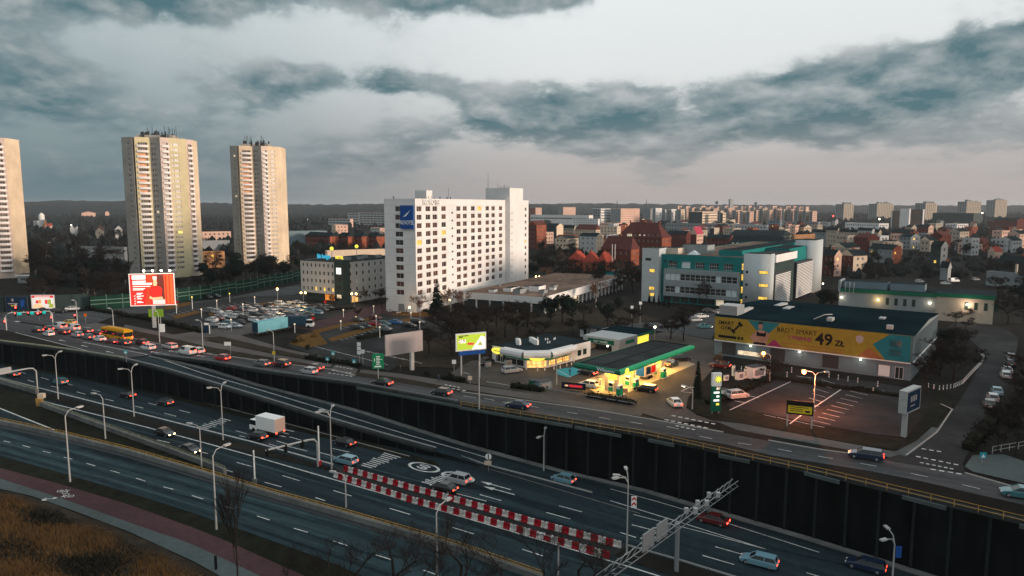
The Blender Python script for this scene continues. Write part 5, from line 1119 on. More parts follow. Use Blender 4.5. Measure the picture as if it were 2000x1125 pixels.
P, wr, wl = footprint(1180, 1240, 1268, 675, a); h = topz(P, 657); w = thing('service_bay', P, a, 'open service bay with green roof and glowing yellow wall', 'service bay')
MB().bx(-1, wr + 1, -1, wl + 1, h, h + 0.7, 'green_trim', 'roof_teal').build('roof', w); MB().bx(wr * 0.15, wr, 0.2, 0.8, 0, h, 'sign_lit_yellow').build('lit_wall', w); MB().bx(wr * 0.3, wr, 0.8, wl, 0, h, 'white_render').build('wall', w); MB().bx(0, 0.4, 0, 0.4, 0, h, 'white_paint').build('post', w); MB().bx(0, 0.4, wl - 0.4, wl, 0, h, 'white_paint').build('post', w)
MB().cyl((wr + 1.2, -1, 0), 0.1, h + 1.2, 'steel', 6).build('lamp_post', w); MB().ball((wr + 1.2, -1, h + 1.4), 0.3, 'lamp_white', 8).build('lamp', w)
P, wr, wl = footprint(1133, 1168, 1188, 662, a); h = topz(P, 644); w = thing('plant_room', P, a, 'small pale box building behind the car wash', 'outbuilding')
MB().bx(0, wr, 0, wl, 0, h, 'white_render', 'roof_slate').build('wall', w); put_window(w, (0, wl), (0, -1), 1.2, 0.1, -0.05, window_mesh(1.0, 2.2, 'glass', 'steel_dark', 1), 'door')

# ---- pump canopy
a = radians(50.5); zt = 5.6; P = at(1210, 724, zt); wl = 10.0; wr = 31.5; P.z = 0
CA = thing('pump_canopy', P, a, 'long green-edged canopy over the fuel pumps with white lettering', 'canopy')
MB().bx(0.2, wr - 0.2, 0.2, wl - 0.2, zt - 0.5, zt - 0.05, 'white_paint', 'roof_felt').build('roof', CA)
MB().bx(0.3, wr - 0.3, wl * 0.5 - 0.25, wl * 0.5 + 0.25, zt - 0.1, zt + 0.05, 'black').build('roof_gutter', CA)
ed = MB(); pr = [(0.3, -1.0), (-0.35, -0.85), (-0.55, -0.45), (-0.35, -0.05), (0.3, 0.1)]
cs = [(0, 0), (wr, 0), (wr, wl), (0, wl)]
mid = ((wr / 2), wl / 2)
ring = []
for (o_, z_) in pr: ring.append([(o_, o_, zt + z_), (wr - o_, o_, zt + z_), (wr - o_, wl - o_, zt + z_), (o_, wl - o_, zt + z_)])
for j in range(len(pr) - 1):
    for k in range(4): e = (k + 1) % 4; ed.face([ring[j][k], ring[j][e], ring[j + 1][e], ring[j + 1][k]], 'green_bright' if k == 0 else 'green_trim')
ed.build('green_fascia', CA)
MB().bx(0.4, wr - 0.4, 0.4, wl - 0.4, zt - 0.98, zt - 0.55, 'white_paint').build('soffit', CA)
put_text('witamy', CA, (-0.68, wl * 0.27, zt - 0.30), (0, -1)).scale = (1.0, .85, 1)
em = MB(); n = 14; em.face([(1.8 + 0.75 * cos(2 * pi * k / n), -0.62, zt - 0.45 + 0.75 * sin(2 * pi * k / n)) for k in range(n)], 'sign_lit_yellow'); em.build('flower_emblem', CA)
for x in (3.5, 8, 12.5, 17, 21.5, 26, 29.5):
    for y in (2.5, 7.0):
        MB().bx(x - 0.4, x + 0.4, y - 0.4, y + 0.4, zt - 1.03, zt - 0.985, 'under_light').build('soffit_light', CA)
for x in (5, 12, 19, 26):
    L_ = bpy.data.lights.new('canopy_light', 'AREA'); L_.energy = 2100; L_.color = (1.0, 0.58, 0.17); L_.shape = 'RECTANGLE'; L_.size = 5; L_.size_y = 6; ob = bpy.data.objects.new('canopy_light', L_); COL.objects.link(ob); ob.parent = CA; ob.location = (x, wl * 0.5, zt - 1.1)
for x in (4.0, 10.5, 22.5):
    for y in (wl * 0.30, wl * 0.52):
        cl = MB().bx(x - 0.35, x + 0.35, y - 0.35, y + 0.35, 0, zt - 0.98, 'cream').build('column', CA)
        if y < wl * 0.4: MB().bx(x - 0.42, x - 0.36, y - 0.3, y + 1.6, 2.6, zt - 1.1, 'sign_lit_yellow').build('lit_sign', CA)
Pc = lambda x, y: P + Vector((dr_[0] * x + dl_[0] * y, dr_[1] * x + dl_[1] * y, 0))
dr_ = (cos(a), sin(a)); dl_ = (-sin(a), cos(a))
def pump(x, y, lab):
    q = Pc(x, y); r = thing('fuel_pump', q, a, lab, 'fuel pump', 'fuel pumps under the canopy')
    MB().bx(-1.3, 1.3, -0.7, 0.7, 0.02, 0.2, 'kerb').build('island', r); MB().bx(-0.75, 0.75, -0.35, 0.35, 0.2, 1.5, 'green_bright').build('cabinet', r); MB().bx(-0.75, 0.75, -0.3, 0.3, 1.5, 2.15, 'white_paint').build('head', r)
    MB().bx(-0.55, 0.55, -0.36, -0.34, 1.55, 2.0, 'glass').build('display', r)
    for s in (-0.5, 0.5): MB().tube([(s, -0.38, 1.3), (s, -0.6, 0.7), (s, -0.42, 0.45)], 0.04, 'rubber', 4).build('hose', r)
for i, (x, lab) in enumerate(((2.2, 'nearest green fuel pump below the white lettering'), (8.6, 'green fuel pump in the middle of the canopy, in front of the box trailer'), (20.5, 'farthest green fuel pump at the right end of the canopy'))): pump(x, wl * 0.12, lab)
for i, (x, lab) in enumerate(((4.0, 'white fuel pump between the nearest pair of canopy columns'), (10.5, 'white fuel pump between the middle pair of canopy columns'), (22.5, 'white fuel pump between the farthest pair of canopy columns'))):
    q = Pc(x, wl * 0.41); r = thing('fuel_pump', q, a, lab, 'fuel pump', 'fuel pumps under the canopy'); MB().bx(-0.4, 0.4, -0.6, 0.6, 0, 1.9, 'white_paint').build('cabinet', r); MB().bx(-0.42, -0.4, -0.5, 0.5, 0.1, 0.9, 'green_bright').build('panel', r); MB().bx(-0.42, -0.4, -0.45, 0.45, 1.2, 1.7, 'glass').build('display', r)
# ================================================================== vehicles
def loft(st, m, n_side=None):
    """stations along x: (x, half width low, half width belt, z bottom, z belt, half width top, z top)"""
    b = MB(); rings = []
    for (x, wl_, wb, z0, zb_, wt, zt_) in st: rings.append([(x, -wl_, z0), (x, -wb, (z0 + zb_) / 2), (x, -wb * 0.97, zb_), (x, -wt, zt_), (x, wt, zt_), (x, wb * 0.97, zb_), (x, wb, (z0 + zb_) / 2), (x, wl_, z0)])
    for r, s in zip(rings, rings[1:]):
        for k in range(8): e = (k + 1) % 8; b.face([r[k], r[e], s[e], s[k]], m)
    b.face(rings[0], m); b.face(list(reversed(rings[-1])), m); return b
CARS = {}
def car_proto(kind):
    if kind in CARS: return CARS[kind]
    L, Wd, Hh, hood, tail, sx0, sx1, rx0, rx1, belt = {'hatch': (4.1, 1.76, 1.50, 0.92, 0.98, -2.0, 1.15, -1.55, 0.35, 0.95), 'saloon': (4.6, 1.80, 1.45, 0.90, 0.98, -1.75, 1.15, -1.05, 0.30, 0.94), 'estate': (4.7, 1.80, 1.50, 0.92, 1.0, -2.25, 1.15, -2.0, 0.35, 0.95),
        'suv': (4.5, 1.88, 1.70, 1.05, 1.12, -2.15, 1.2, -1.85, 0.45, 1.08), 'van': (5.2, 1.98, 2.05, 1.15, 1.2, -2.55, 1.75, -2.5, 1.05, 1.2)}[kind]
    h2, w2 = L / 2, Wd / 2
    body = loft([(-h2, w2 * .86, w2 * .90, .38, tail * .80, w2 * .80, tail * .86), (-h2 + .12, w2 * .95, w2 * .97, .26, tail * .9, w2 * .86, tail), (sx0 + .3, w2, w2, .22, belt * .93, w2 * .93, belt), (0, w2, w2, .22, belt * .93, w2 * .93, belt), (sx1 - .1, w2, w2, .22, hood * .92, w2 * .92, hood + .04), (h2 - .35, w2 * .96, w2 * .97, .24, hood * .78, w2 * .82, hood * .84), (h2 - .05, w2 * .84, w2 * .88, .32, hood * .62, w2 * .72, hood * .66), (h2, w2 * .74, w2 * .78, .40, hood * .56, w2 * .66, hood * .6)], 'paint')
    gl = MB(); rw = w2 * .74; bw = w2 * .92
    q = [(sx0, -bw, belt), (sx1, -bw, belt), (sx1, bw, belt), (sx0, bw, belt)]; t = [(rx0, -rw, Hh - .05), (rx1, -rw, Hh - .05), (rx1, rw, Hh - .05), (rx0, rw, Hh - .05)]
    for k in range(4): e = (k + 1) % 4; gl.face([q[k], q[e], t[e], t[k]], 'car_glass')
    rf = MB(); o = 0.06
    rf.prism([(rx0 - o, -rw - .03), (rx1 + o, -rw - .03), (rx1 + o, rw + .03), (rx0 - o, rw + .03)], Hh - .07, Hh, 'paint')
    for sx in (-1, 1):                                       # pillars
        for (a_, b_) in ((q[0], t[0]), (q[1], t[1])):
            rf.tube([(a_[0], sx * bw, belt), (b_[0], sx * rw, Hh - .04)], .055, 'paint', 4)
        xm = (sx0 + sx1) / 2 - .15; xt = (rx0 + rx1) / 2; rf.tube([(xm, sx * (bw + .01), belt), (xt, sx * (rw + .01), Hh - .04)], .06, 'paint', 4)
        if kind == 'van': rf.face([(sx0, sx * (bw + .02), belt), (sx0 + 2.2, sx * (bw + .02), belt), (rx0 + 2.15, sx * (rw + .02), Hh - .06), (rx0, sx * (rw + .02), Hh - .06)], 'paint')
    wh = MB(); wh.tube([(0, -.11, 0), (0, .11, 0)], .33, 'rubber', 12); wh.tube([(0, -.125, 0), (0, .125, 0)], .19, 'steel', 8)
    bm_, gm_, rm_, wm_ = body.mesh('body', False), gl.mesh('windows'), rf.mesh('roof'), wh.mesh('wheel')
    lm = {}
    for nm, mm in (('off', ('lamp_off', 'headlamp_off')), ('brake', ('tail_on', 'headlamp_off')), ('drive', ('tail_low', 'headlamp_off')), ('head', ('lamp_off', 'head_on'))):
        z = tail * .72 if kind != 'van' else 1.0; zh = hood * .62
        lm[nm] = (MB().box((0, 0, 0), (.10, .34, .20 if kind != 'van' else .38), mm[0]).mesh('taillight'), MB().box((0, 0, 0), (.14, .36, .14), mm[1]).mesh('headlight'))
    CARS[kind] = (bm_, gm_, rm_, wm_, lm, h2, w2, tail, hood, kind); return CARS[kind]
PL = MB().box((0, 0, 0), (.03, .52, .12), 'white_paint').mesh('number_plate')
def car(x, y, heading, kind, col, label, lights='off', zf=0.0, group=None, P=None):
    bm_, gm_, rm_, wm_, lm, h2, w2, tail, hood, kd = car_proto(kind)
    p = P or (at(x, y, zf) if not callable(zf) else on(x, y, zf)); p = Vector(p); p.z += 0.08
    r = thing('delivery_van' if kind == 'van' else 'car', p, heading, label, 'van' if kind == 'van' else 'car', group)
    for nm, me in (('body', bm_), ('roof', rm_)): o = obj(nm, me, r); o.color = tuple(col) + (1,)
    obj('windows', gm_, r)
    for sx in (-.62, .64):
        for sy in (-1, 1): obj('wheel', wm_, r, (sx * h2, sy * (w2 - .12), .33))
    tl, hl_ = lm[lights]; zt_ = tail * .76 if kd != 'van' else 1.05
    for sy in (-1, 1): obj('taillight', tl, r, (-h2 + .01, sy * w2 * .66, zt_)); obj('headlight', hl_, r, (h2 - .06, sy * w2 * .56, hood * .62))
    obj('number_plate', PL, r, (-h2 - .02, 0, tail * .6))
    if lights == 'brake' :
        pass
    return r
C = dict(white=(.72, .72, .70), silver=(.42, .43, .44), grey=(.14, .145, .15), black=(.012, .012, .014), dark=(.03, .032, .036), red=(.40, .015, .015), maroon=(.12, .012, .015), blue=(.02, .14, .36), navy=(.012, .025, .06), teal=(.05, .18, .20), yellow=(.65, .42, .08), brown=(.09, .06, .045), cream=(.55, .48, .36), skyblue=(.16, .32, .40), green=(.07, .09, .07))
hs = head(at(1150, 808), at(900, 772)); hq = head(at(385, 694), at(150, 648)); hst = head(at(700, 742), at(420, 699))
# queue at the lights
Q = [(73, 648, 'saloon', 'dark', 'front-left car of the queue, dark, with bright brake lights by the wall'), (94, 646, 'hatch', 'dark', 'dark hatchback at the front of the queue beside the stop line'), (95, 656, 'hatch', 'white', 'white hatchback second in the wall-side queue lane'), (117, 643, 'van', 'white', 'first large white van in the queue behind the stop line'), (124, 652, 'estate', 'maroon', 'dark red estate braking left of the second white van'), (143, 646, 'van', 'white', 'second white van in the queue, glaring tail lights'), (151, 658, 'hatch', 'silver', 'silver hatchback braking below the second white van'), (170, 650, 'hatch', 'dark', 'small dark hatchback braking just left of the yellow bus'), (172, 662, 'saloon', 'grey', 'grey saloon in the queue, below the dark hatchback left of the bus'), (193, 655, 'hatch', 'maroon', 'maroon hatchback touching the front of the yellow bus in the queue'), (194, 666, 'saloon', 'white', 'white saloon in the queue beneath the front of the bus'), (219, 671, 'saloon', 'maroon', 'dark red saloon braking below the middle of the bus'), (242, 674, 'suv', 'black', 'black off-roader braking below the rear of the bus'), (277, 673, 'hatch', 'black', 'black hatchback with red lights just behind the yellow bus'), (289, 683, 'estate', 'white', 'white estate car standing alone behind the bus'), (332, 681, 'estate', 'silver', 'silver estate car between the bus and the white van pair'), (366, 692, 'van', 'white', 'white panel van rolling up the street beside a white hatchback'), (386, 690, 'hatch', 'white', 'white hatchback alongside the panel van at the tail of the queue')]
for i, (x, y, k, c, lab) in enumerate(Q): car(x, y, hq + random.uniform(-.03, .03), k, C[c], lab, 'brake', group='cars queueing at the traffic lights')
car(134, 634, hq + 0.5, 'hatch', C['yellow'], 'yellow and white taxi turning off at the junction', 'drive')
car(434, 704, hst, 'hatch', C['red'], 'bright red hatchback on the street behind the queue', 'brake')
for (x, y, k, c, lab) in ((511, 715, 'hatch', 'grey', 'grey hatchback on the street above the start of the wall'), (549, 716, 'suv', 'black', 'black off-roader on the street below the lamp with the diamond sign'), (603, 730, 'hatch', 'silver', 'silver hatchback on the street by the access-road crossing'), (614, 723, 'saloon', 'maroon', 'dark red saloon beside the silver hatchback at the crossing'), (746, 753, 'saloon', 'black', 'black saloon on the street below the green direction sign'), (862, 772, 'hatch', 'dark', 'dark hatchback on the street below the lime billboard'), (1011, 797, 'saloon', 'navy', 'navy saloon on the street in front of the filling station'), (1690, 896, 'estate', 'navy', 'navy estate car on the street just before the side-street crossing'), (1995, 972, 'saloon', 'teal', 'teal car leaving the view at the right edge of the street')):
    car(x, y, hs if x > 700 else hst, k, C[c], lab, 'brake', group='cars driving along the street')
for (x, y, k, c, lab) in ((88, 608, 'saloon', 'dark', 'dark saloon waiting across the junction below the bright poster'), (116, 611, 'suv', 'black', 'black off-roader across the junction between two waiting cars'), (142, 606, 'saloon', 'white', 'white saloon across the junction right of the bright poster')): car(x, y, radians(18), k, C[c], lab, 'off')
# bus
def bus(x, y, hd, lab):
    r = thing('city_bus', at(x, y, 0.05), hd, lab, 'bus'); L = 12.0
    MB().bx(-6, 6, -1.25, 1.25, .35, 1.25, 'bus_yellow').build('lower_body', r); MB().bx(-6, 6, -1.25, 1.25, 2.45, 3.0, 'bus_yellow').build('upper_body', r)
    MB().bx(-5.9, 5.95, -1.2, 1.2, 1.25, 2.45, 'car_glass').build('window_band', r)
    for k in range(9): 
        for s in (-1, 1): MB().bx(-5.95 + k * 1.47, -5.83 + k * 1.47, s * 1.24 - .02, s * 1.24 + .02, 1.25, 2.45, 'bus_yellow' if k in (0, 8) else 'black').build('window_post', r)
    MB().bx(-5.2, 4, -.8, .8, 3.0, 3.22, 'bus_yellow').build('roof_pod', r); MB().bx(-6.04, -6.0, -1.0, 1.0, 1.4, 2.4, 'car_glass').build('rear_window', r)
    for s in (-1, 1): MB().bx(-6.06, -6.0, s * 1.0 - .14, s * 1.0 + .14, .8, 1.2, 'tail_on').build('taillight', r); MB().bx(6.0, 6.05, s * .95 - .15, s * .95 + .15, .6, .8, 'headlamp_off').build('headlight', r)
    for sx in (-3.4, 3.6):
        for s in (-1, 1): MB().tube([(sx, s * 1.02, .48), (sx, s * 1.27, .48)], .48, 'rubber', 12).build('wheel', r)
    for sx in (4.8, 0.2, -3.6): MB().bx(sx - .6, sx + .6, -1.275, -1.255, .45, 2.4, 'car_glass').build('door', r)
bus(229, 662, hq, 'yellow city bus waiting in the queue at the lights')
# trucks
def truck(P, hd, lab, name='box_truck', L=7.5, box='white_paint', rear='pink_wall', cab='white_paint', h=3.4, skirt=None, lights='drive', door=None):
    r = thing(name, P, hd, lab, 'truck'); cb = 2.0
    MB().bx(-L / 2, L / 2 - cb, -1.25, 1.25, .95, h, box).build('cargo_box', r); MB().bx(-L / 2 - .03, -L / 2 + .01, -1.2, 1.2, 1.0, h - .05, door or box).build('rear_door', r)
    MB().bx(-L / 2, L / 2 - .4, -1.0, 1.0, .55, .95, 'steel_dark').build('chassis', r)
    if L < 12:
        c_ = MB(); c_.bx(L / 2 - cb + .08, L / 2, -1.15, 1.15, .5, 1.5, cab); c_.prism([(L / 2 - cb + .08, -1.12), (L / 2 - .1, -1.12), (L / 2 - .1, 1.12), (L / 2 - cb + .08, 1.12)], 1.5, 2.5, 'car_glass', cab); c_.build('cab', r)
        for s in (-1, 1): MB().bx(L / 2, L / 2 + .05, s * .85 - .18, s * .85 + .18, .7, .9, 'headlamp_off').build('headlight', r)
    for s in (-1, 1): MB().bx(-L / 2 - .06, -L / 2, s * .95 - .18, s * .95 + .18, .7, .92, 'tail_low' if lights == 'drive' else 'lamp_off').build('taillight', r)
    xs = (-L / 2 + 1.6, L / 2 - 1.2) if L < 12 else (-L / 2 + 1.5, -L / 2 + 2.8, -L / 2 + 4.1, L / 2 - 2)
    for sx in xs:
        for s in (-1, 1): MB().tube([(sx, s * .95, .48), (sx, s * 1.22, .48)], .48, 'rubber', 12).build('wheel', r)
    return r
hm = head(on(1092, 989, mz), on(650, 872, mz)); hm0 = head(on(320, 790, mz), on(60, 728, mz)); hn = head(on(320, 855, mz), on(600, 935, mz)); hr_ = head(on(1100, 940, mz), on(900, 885, mz))
p = on(522, 846, mz); p.z += .05; truck(p, hm, 'white box truck speeding along the motorway past the painted letters', h=3.6, door='pink_wall')
# motorway traffic
for (x, y, k, c, lab, li, hd, zf) in ((24, 735, 'saloon', 'black', 'black saloon under the arched gantry at the far left of the motorway', 'drive', hm0, mz), (118, 750, 'hatch', 'teal', 'teal hatchback on the motorway beside the first median lamp', 'drive', hm0, mz), (248, 776, 'saloon', 'black', 'black saloon with red lights left of the second median lamp', 'drive', hm0, mz), (322, 791, 'hatch', 'dark', 'dark hatchback with red lights right of the second median lamp', 'drive', hm0, mz), (322, 851, 'saloon', 'black', 'first oncoming black saloon with orange headlights on the near carriageway', 'head', hn, mz), (371, 884, 'saloon', 'dark', 'second oncoming dark saloon with orange headlights near the parapet end', 'head', hn, mz), (503, 858, 'hatch', 'black', 'black hatchback with bright red lights beside the box truck', 'brake', hm, mz), (675, 905, 'estate', 'skyblue', 'pale blue estate car passing the head of the barrier blocks', 'drive', hm, mz), (672, 870, 'saloon', 'black', 'black saloon in the far lane with one red glow', 'drive', hm, mz), (893, 943, 'suv', 'silver', 'silver off-roader over the painted circle on the motorway', 'drive', hm, mz), (867, 959, 'saloon', 'black', 'black saloon with red light close to the barrier blocks', 'drive', hm, mz), (1100, 942, 'hatch', 'skyblue', 'pale blue hatchback climbing the slip road by the big wall', 'drive', hr_, rz_), (1392, 1022, 'saloon', 'maroon', 'dark red saloon under the sign gantry beside the wall', 'brake', hr_, rz_), (1482, 1103, 'estate', 'skyblue', 'steel blue estate car below the gantry at the bottom edge', 'drive', hm, mz), (1690, 1112, 'estate', 'navy', 'dark blue estate car at the bottom edge by the last lamp', 'drive', hr_, mz)):
    car(x, y, hd, k, C[c], lab, li, zf, 'cars driving on the motorway')
# filling station cars
ha, hb = radians(50), radians(140)
for (x, y, k, c, lab, li, hd) in ((1000, 728, 'estate', 'silver', 'silver estate car parked in front of the shop window', 'off', radians(28)), (1149, 757, 'hatch', 'white', 'white hatchback at the nearest pump under the canopy', 'off', radians(150)), (1147, 732, 'saloon', 'black', 'black saloon with red brake lights between shop and canopy', 'brake', radians(135)), (1260, 765, 'estate', 'black', 'black estate car pulling out below the canopy edge', 'drive', radians(150)), (1317, 792, 'saloon', 'white', 'white saloon leaving the filling station seen from behind', 'drive', radians(97)), (951, 712, 'suv', 'black', 'black off-roader beside the left wall of the shop', 'off', radians(60)), (1330, 706, 'suv', 'black', 'black off-roader waiting past the right end of the canopy', 'off', radians(20)), (1406, 718, 'saloon', 'maroon', 'maroon saloon with red light near the vacuum bays', 'drive', radians(150)), (1312, 716, 'hatch', 'dark', 'dark hatchback at the farthest pump under the canopy', 'off', ha),
        (1370, 621, 'saloon', 'white', 'white saloon parked in the yard left of the gym', 'off', radians(15)), (1358, 628, 'hatch', 'silver', 'silver hatchback beside the white saloon in the yard', 'off', radians(15)), (1376, 641, 'saloon', 'teal', 'dark teal saloon in the yard beside the gym corner', 'off', radians(10)), (1300, 640, 'saloon', 'black', 'black saloon under the bare trees in the yard', 'off', radians(20)), (1384, 610, 'hatch', 'dark', 'dark hatchback at the back of the yard below the teal offices', 'off', radians(15)), (1408, 613, 'hatch', 'silver', 'small silver car against the gym roof corner', 'off', radians(15)),
        (1975, 702, 'hatch', 'white', 'farthest white car in the row parked along the side street', 'off', radians(62)), (1973, 714, 'hatch', 'dark', 'dark hatchback second in the row parked along the side street', 'off', radians(62)), (1966, 728, 'saloon', 'silver', 'silver saloon third in the row parked along the side street', 'off', radians(62)), (1963, 738, 'hatch', 'white', 'white hatchback fourth in the row parked along the side street', 'off', radians(62)), (1946, 770, 'saloon', 'skyblue', 'pale blue saloon after the gap in the side-street row', 'off', radians(62)), (1938, 783, 'hatch', 'silver', 'silver hatchback next to last in the side-street row', 'off', radians(62)), (1931, 795, 'saloon', 'grey', 'grey saloon nearest the street in the side-street row', 'off', radians(62)),
        (1440, 778, 'suv', 'silver', 'silver off-roader half hidden behind the pylon sign fence', 'off', radians(20)), (1796, 552, 'hatch', 'silver', 'silver hatchback on the upper yard behind the warehouse roof', 'off', 0.2), (1847, 556, 'saloon', 'white', 'white saloon on the upper yard behind the warehouse', 'off', 0.2), (1863, 551, 'van', 'white', 'white van on the upper yard behind the warehouse', 'off', 0.2), (1905, 548, 'hatch', 'grey', 'grey hatchback on the upper yard near the grey block', 'off', 0.2)):
    car(x, y, hd, k, C[c], lab, li)
r = thing('box_trailer', at(1262, 738, 0.05), radians(50), 'small box trailer with red and blue adverts under the canopy', 'trailer')
MB().bx(-2.6, 2.6, -1.1, 1.1, .8, 3.1, 'cream').build('box', r); MB().bx(-2.64, -2.6, -1.0, 1.0, .9, 3.0, 'sign_blue').build('rear_advert', r); MB().bx(-2.0, -.1, -1.13, -1.1, 1.2, 2.8, 'sign_navy').build('side_advert', r); MB().bx(.1, 2.0, -1.13, -1.1, 1.2, 2.8, 'sign_red').build('side_advert', r)
for sx in (-.5, .5):
    for s in (-1, 1): MB().tube([(sx, s * .9, .36), (sx, s * 1.1, .36)], .36, 'rubber', 10).build('wheel', r)
# hotel car park
lotc = [(413, 611, 'suv', 'grey'), (452, 606, 'hatch', 'red'), (445, 615, 'saloon', 'white'), (456, 622, 'hatch', 'white'), (414, 628, 'saloon', 'white'), (428, 625, 'hatch', 'maroon'), (418, 637, 'saloon', 'silver'), (449, 635, 'estate', 'teal'), (468, 633, 'hatch', 'dark'), (480, 603, 'saloon', 'silver'), (500, 601, 'saloon', 'navy'), (488, 615, 'hatch', 'silver'), (499, 617, 'hatch', 'dark'), (511, 613, 'saloon', 'dark'), (519, 612, 'saloon', 'white'), (527, 606, 'hatch', 'silver'), (540, 606, 'saloon', 'white'), (525, 599, 'estate', 'brown'), (523, 623, 'suv', 'silver'), (534, 624, 'saloon', 'white'), (545, 622, 'suv', 'white'), (547, 597, 'suv', 'white'), (561, 596, 'saloon', 'green'), (567, 609, 'saloon', 'white'), (580, 607, 'hatch', 'white'), (574, 601, 'van', 'cream'), (592, 600, 'suv', 'silver'), (592, 607, 'hatch', 'black'), (602, 603, 'saloon', 'dark'), (592, 616, 'suv', 'silver'), (606, 612, 'van', 'teal'), (620, 614, 'hatch', 'skyblue'), (614, 607, 'saloon', 'navy'), (622, 601, 'saloon', 'black'), (631, 608, 'hatch', 'dark'), (555, 607, 'hatch', 'grey'), (484, 626, 'suv', 'black'), (474, 623, 'hatch', 'black'), (508, 621, 'hatch', 'black'), (440, 642, 'hatch', 'white'), (460, 640, 'saloon', 'silver'), (556, 617, 'hatch', 'dark'), (570, 618, 'saloon', 'grey'), (485, 608, 'hatch', 'dark'), (433, 620, 'saloon', 'silver'), (466, 617, 'hatch', 'grey'), (492, 609, 'saloon', 'white'), (506, 606, 'suv', 'grey'), (533, 613, 'hatch', 'white'), (548, 612, 'saloon', 'dark'), (560, 602, 'hatch', 'silver'), (585, 612, 'saloon', 'silver'), (602, 618, 'hatch', 'grey'), (512, 628, 'saloon', 'silver'), (497, 628, 'hatch', 'white'), (425, 612, 'hatch', 'silver'), (470, 609, 'saloon', 'black'), (640, 603, 'saloon', 'grey'), (578, 594, 'saloon', 'silver'), (405, 583, 'saloon', 'black'), (421, 581, 'saloon', 'dark')]
seen = {}
for (x, y, k, c) in sorted(lotc, key=lambda t: t[0]):
    kn = {'hatch': 'hatchback', 'saloon': 'saloon', 'estate': 'estate car', 'suv': 'off-roader', 'van': 'van'}[k]; cn = {'skyblue': 'pale blue', 'dark': 'charcoal'}.get(c, c)
    key = (c, k); n = sum(1 for t in lotc if (t[3], t[2]) == key); i = seen.get(key, 0); seen[key] = i + 1
    lab = f'{cn} {kn} in the busy hotel car park' if n == 1 else f'{cn} {kn} in the busy hotel car park, {ordn(i)} of its kind from the left'
    car(x, y, radians(random.choice((155, -25, 150, -20))), k, C[c], lab, 'off', group='cars in the hotel car park')
for (x, y, k, c, lab) in ((698, 628, 'saloon', 'brown', 'brown saloon on the hotel forecourt edge'), (699, 643, 'estate', 'dark', 'charcoal estate car left of the red one in the visitor car park'), (714, 641, 'hatch', 'black', 'black hatchback between the charcoal estate and the red saloon'), (734, 636, 'saloon', 'red', 'red saloon in the middle of the visitor car park'), (751, 636, 'hatch', 'teal', 'teal hatchback just right of the red saloon'), (751, 646, 'suv', 'grey', 'grey off-roader below the teal hatchback in the visitor car park'), (733, 624, 'hatch', 'maroon', 'maroon hatchback by the hotel forecourt lamps'), (774, 633, 'saloon', 'blue', 'bright blue saloon in the visitor car park'), (799, 639, 'estate', 'black', 'black estate car behind the top of the blank billboard'), (816, 633, 'suv', 'black', 'black off-roader at the right end of the visitor car park')): car(x, y, radians(-20), k, C[c], lab, 'off', group='cars in the visitor car park')
tr = truck(at(534, 649, 0.03), radians(60), 'long teal box trailer parked at the hotel access road', 'semi_trailer', 13.0, 'trailer_blue', h=4.0, lights='off', door='trailer_dark')
truck(at(585, 640, 0.03), radians(0), 'white-cabbed lorry with black box parked behind the teal trailer', 'lorry', 8.5, 'trailer_dark', h=3.7, lights='off')

# ================================================================== street furniture
def lamp(P, H, arms, lab, name='street_lamp', group=None, m='steel_pale', lit=None, r0=.11):
    """arms: list of (length, direction angle, rise)"""
    r = thing(name, P, 0, lab, 'street lamp', group); MB().tube([(0, 0, 0), (0, 0, H * .35), (0, 0, H)], [r0 * 1.3, r0, r0 * .7], m, 7).build('pole', r)
    for i, (L, an, rise) in enumerate(arms):
        e = Vector((cos(an) * L, sin(an) * L, H + rise))
        ar = MB().tube([(0, 0, H - .1), (e.x * .3, e.y * .3, H + rise * .75), tuple(e)], .06, m, 5).build('arm', r)
        hd = MB(); hd.box((e.x + cos(an) * .35, e.y + sin(an) * .35, e.z), (.95, .42, .2), m, an); hd.build('lamp_head', r)
        g = MB().box((e.x + cos(an) * .35, e.y + sin(an) * .35, e.z - .13), (.6, .3, .06), lit[i] if lit and lit[i] else 'white_paint', an).build('lamp_glass', ar)
    return r
tow = radians(56)                                             # across the road, away from the viewer
for (x, y, yt, lab) in ((137, 941, 812, 'tall grey street lamp on the near verge, left one of three'), (423, 1034, 890, 'tall grey street lamp on the near verge beside the tall bare tree'), (854, 1140, 1002, 'street lamp rising among the bare shrubs at the bottom edge')):
    P = on(x, y, nz); lamp(P, topz(P, yt) - P.z, [(1.8, tow, 0.9)], lab, group='street lamps along the near verge')
P = on(1090, 1150, nz); lamp(P, topz(P, 1060) - P.z, [(1.8, tow + 1.8, 0.7)], 'short street lamp top peeping over the bottom shrubs below the barrier blocks')
for (x, y, yt, lab) in ((206, 857, 778, 'single-arm lamp in the wedge between the two parapets, farther one'), (394, 913, 838, 'single-arm lamp in the wedge between the two parapets, nearer one'), (676, 991, 934, 'single-arm lamp on the near parapet below the barrier head')):
    P = on(x, y, wz); lamp(P, topz(P, yt) - P.z, [(1.7, tow + pi * .6, 0.8)], lab, group='single-arm lamps by the near carriageway')
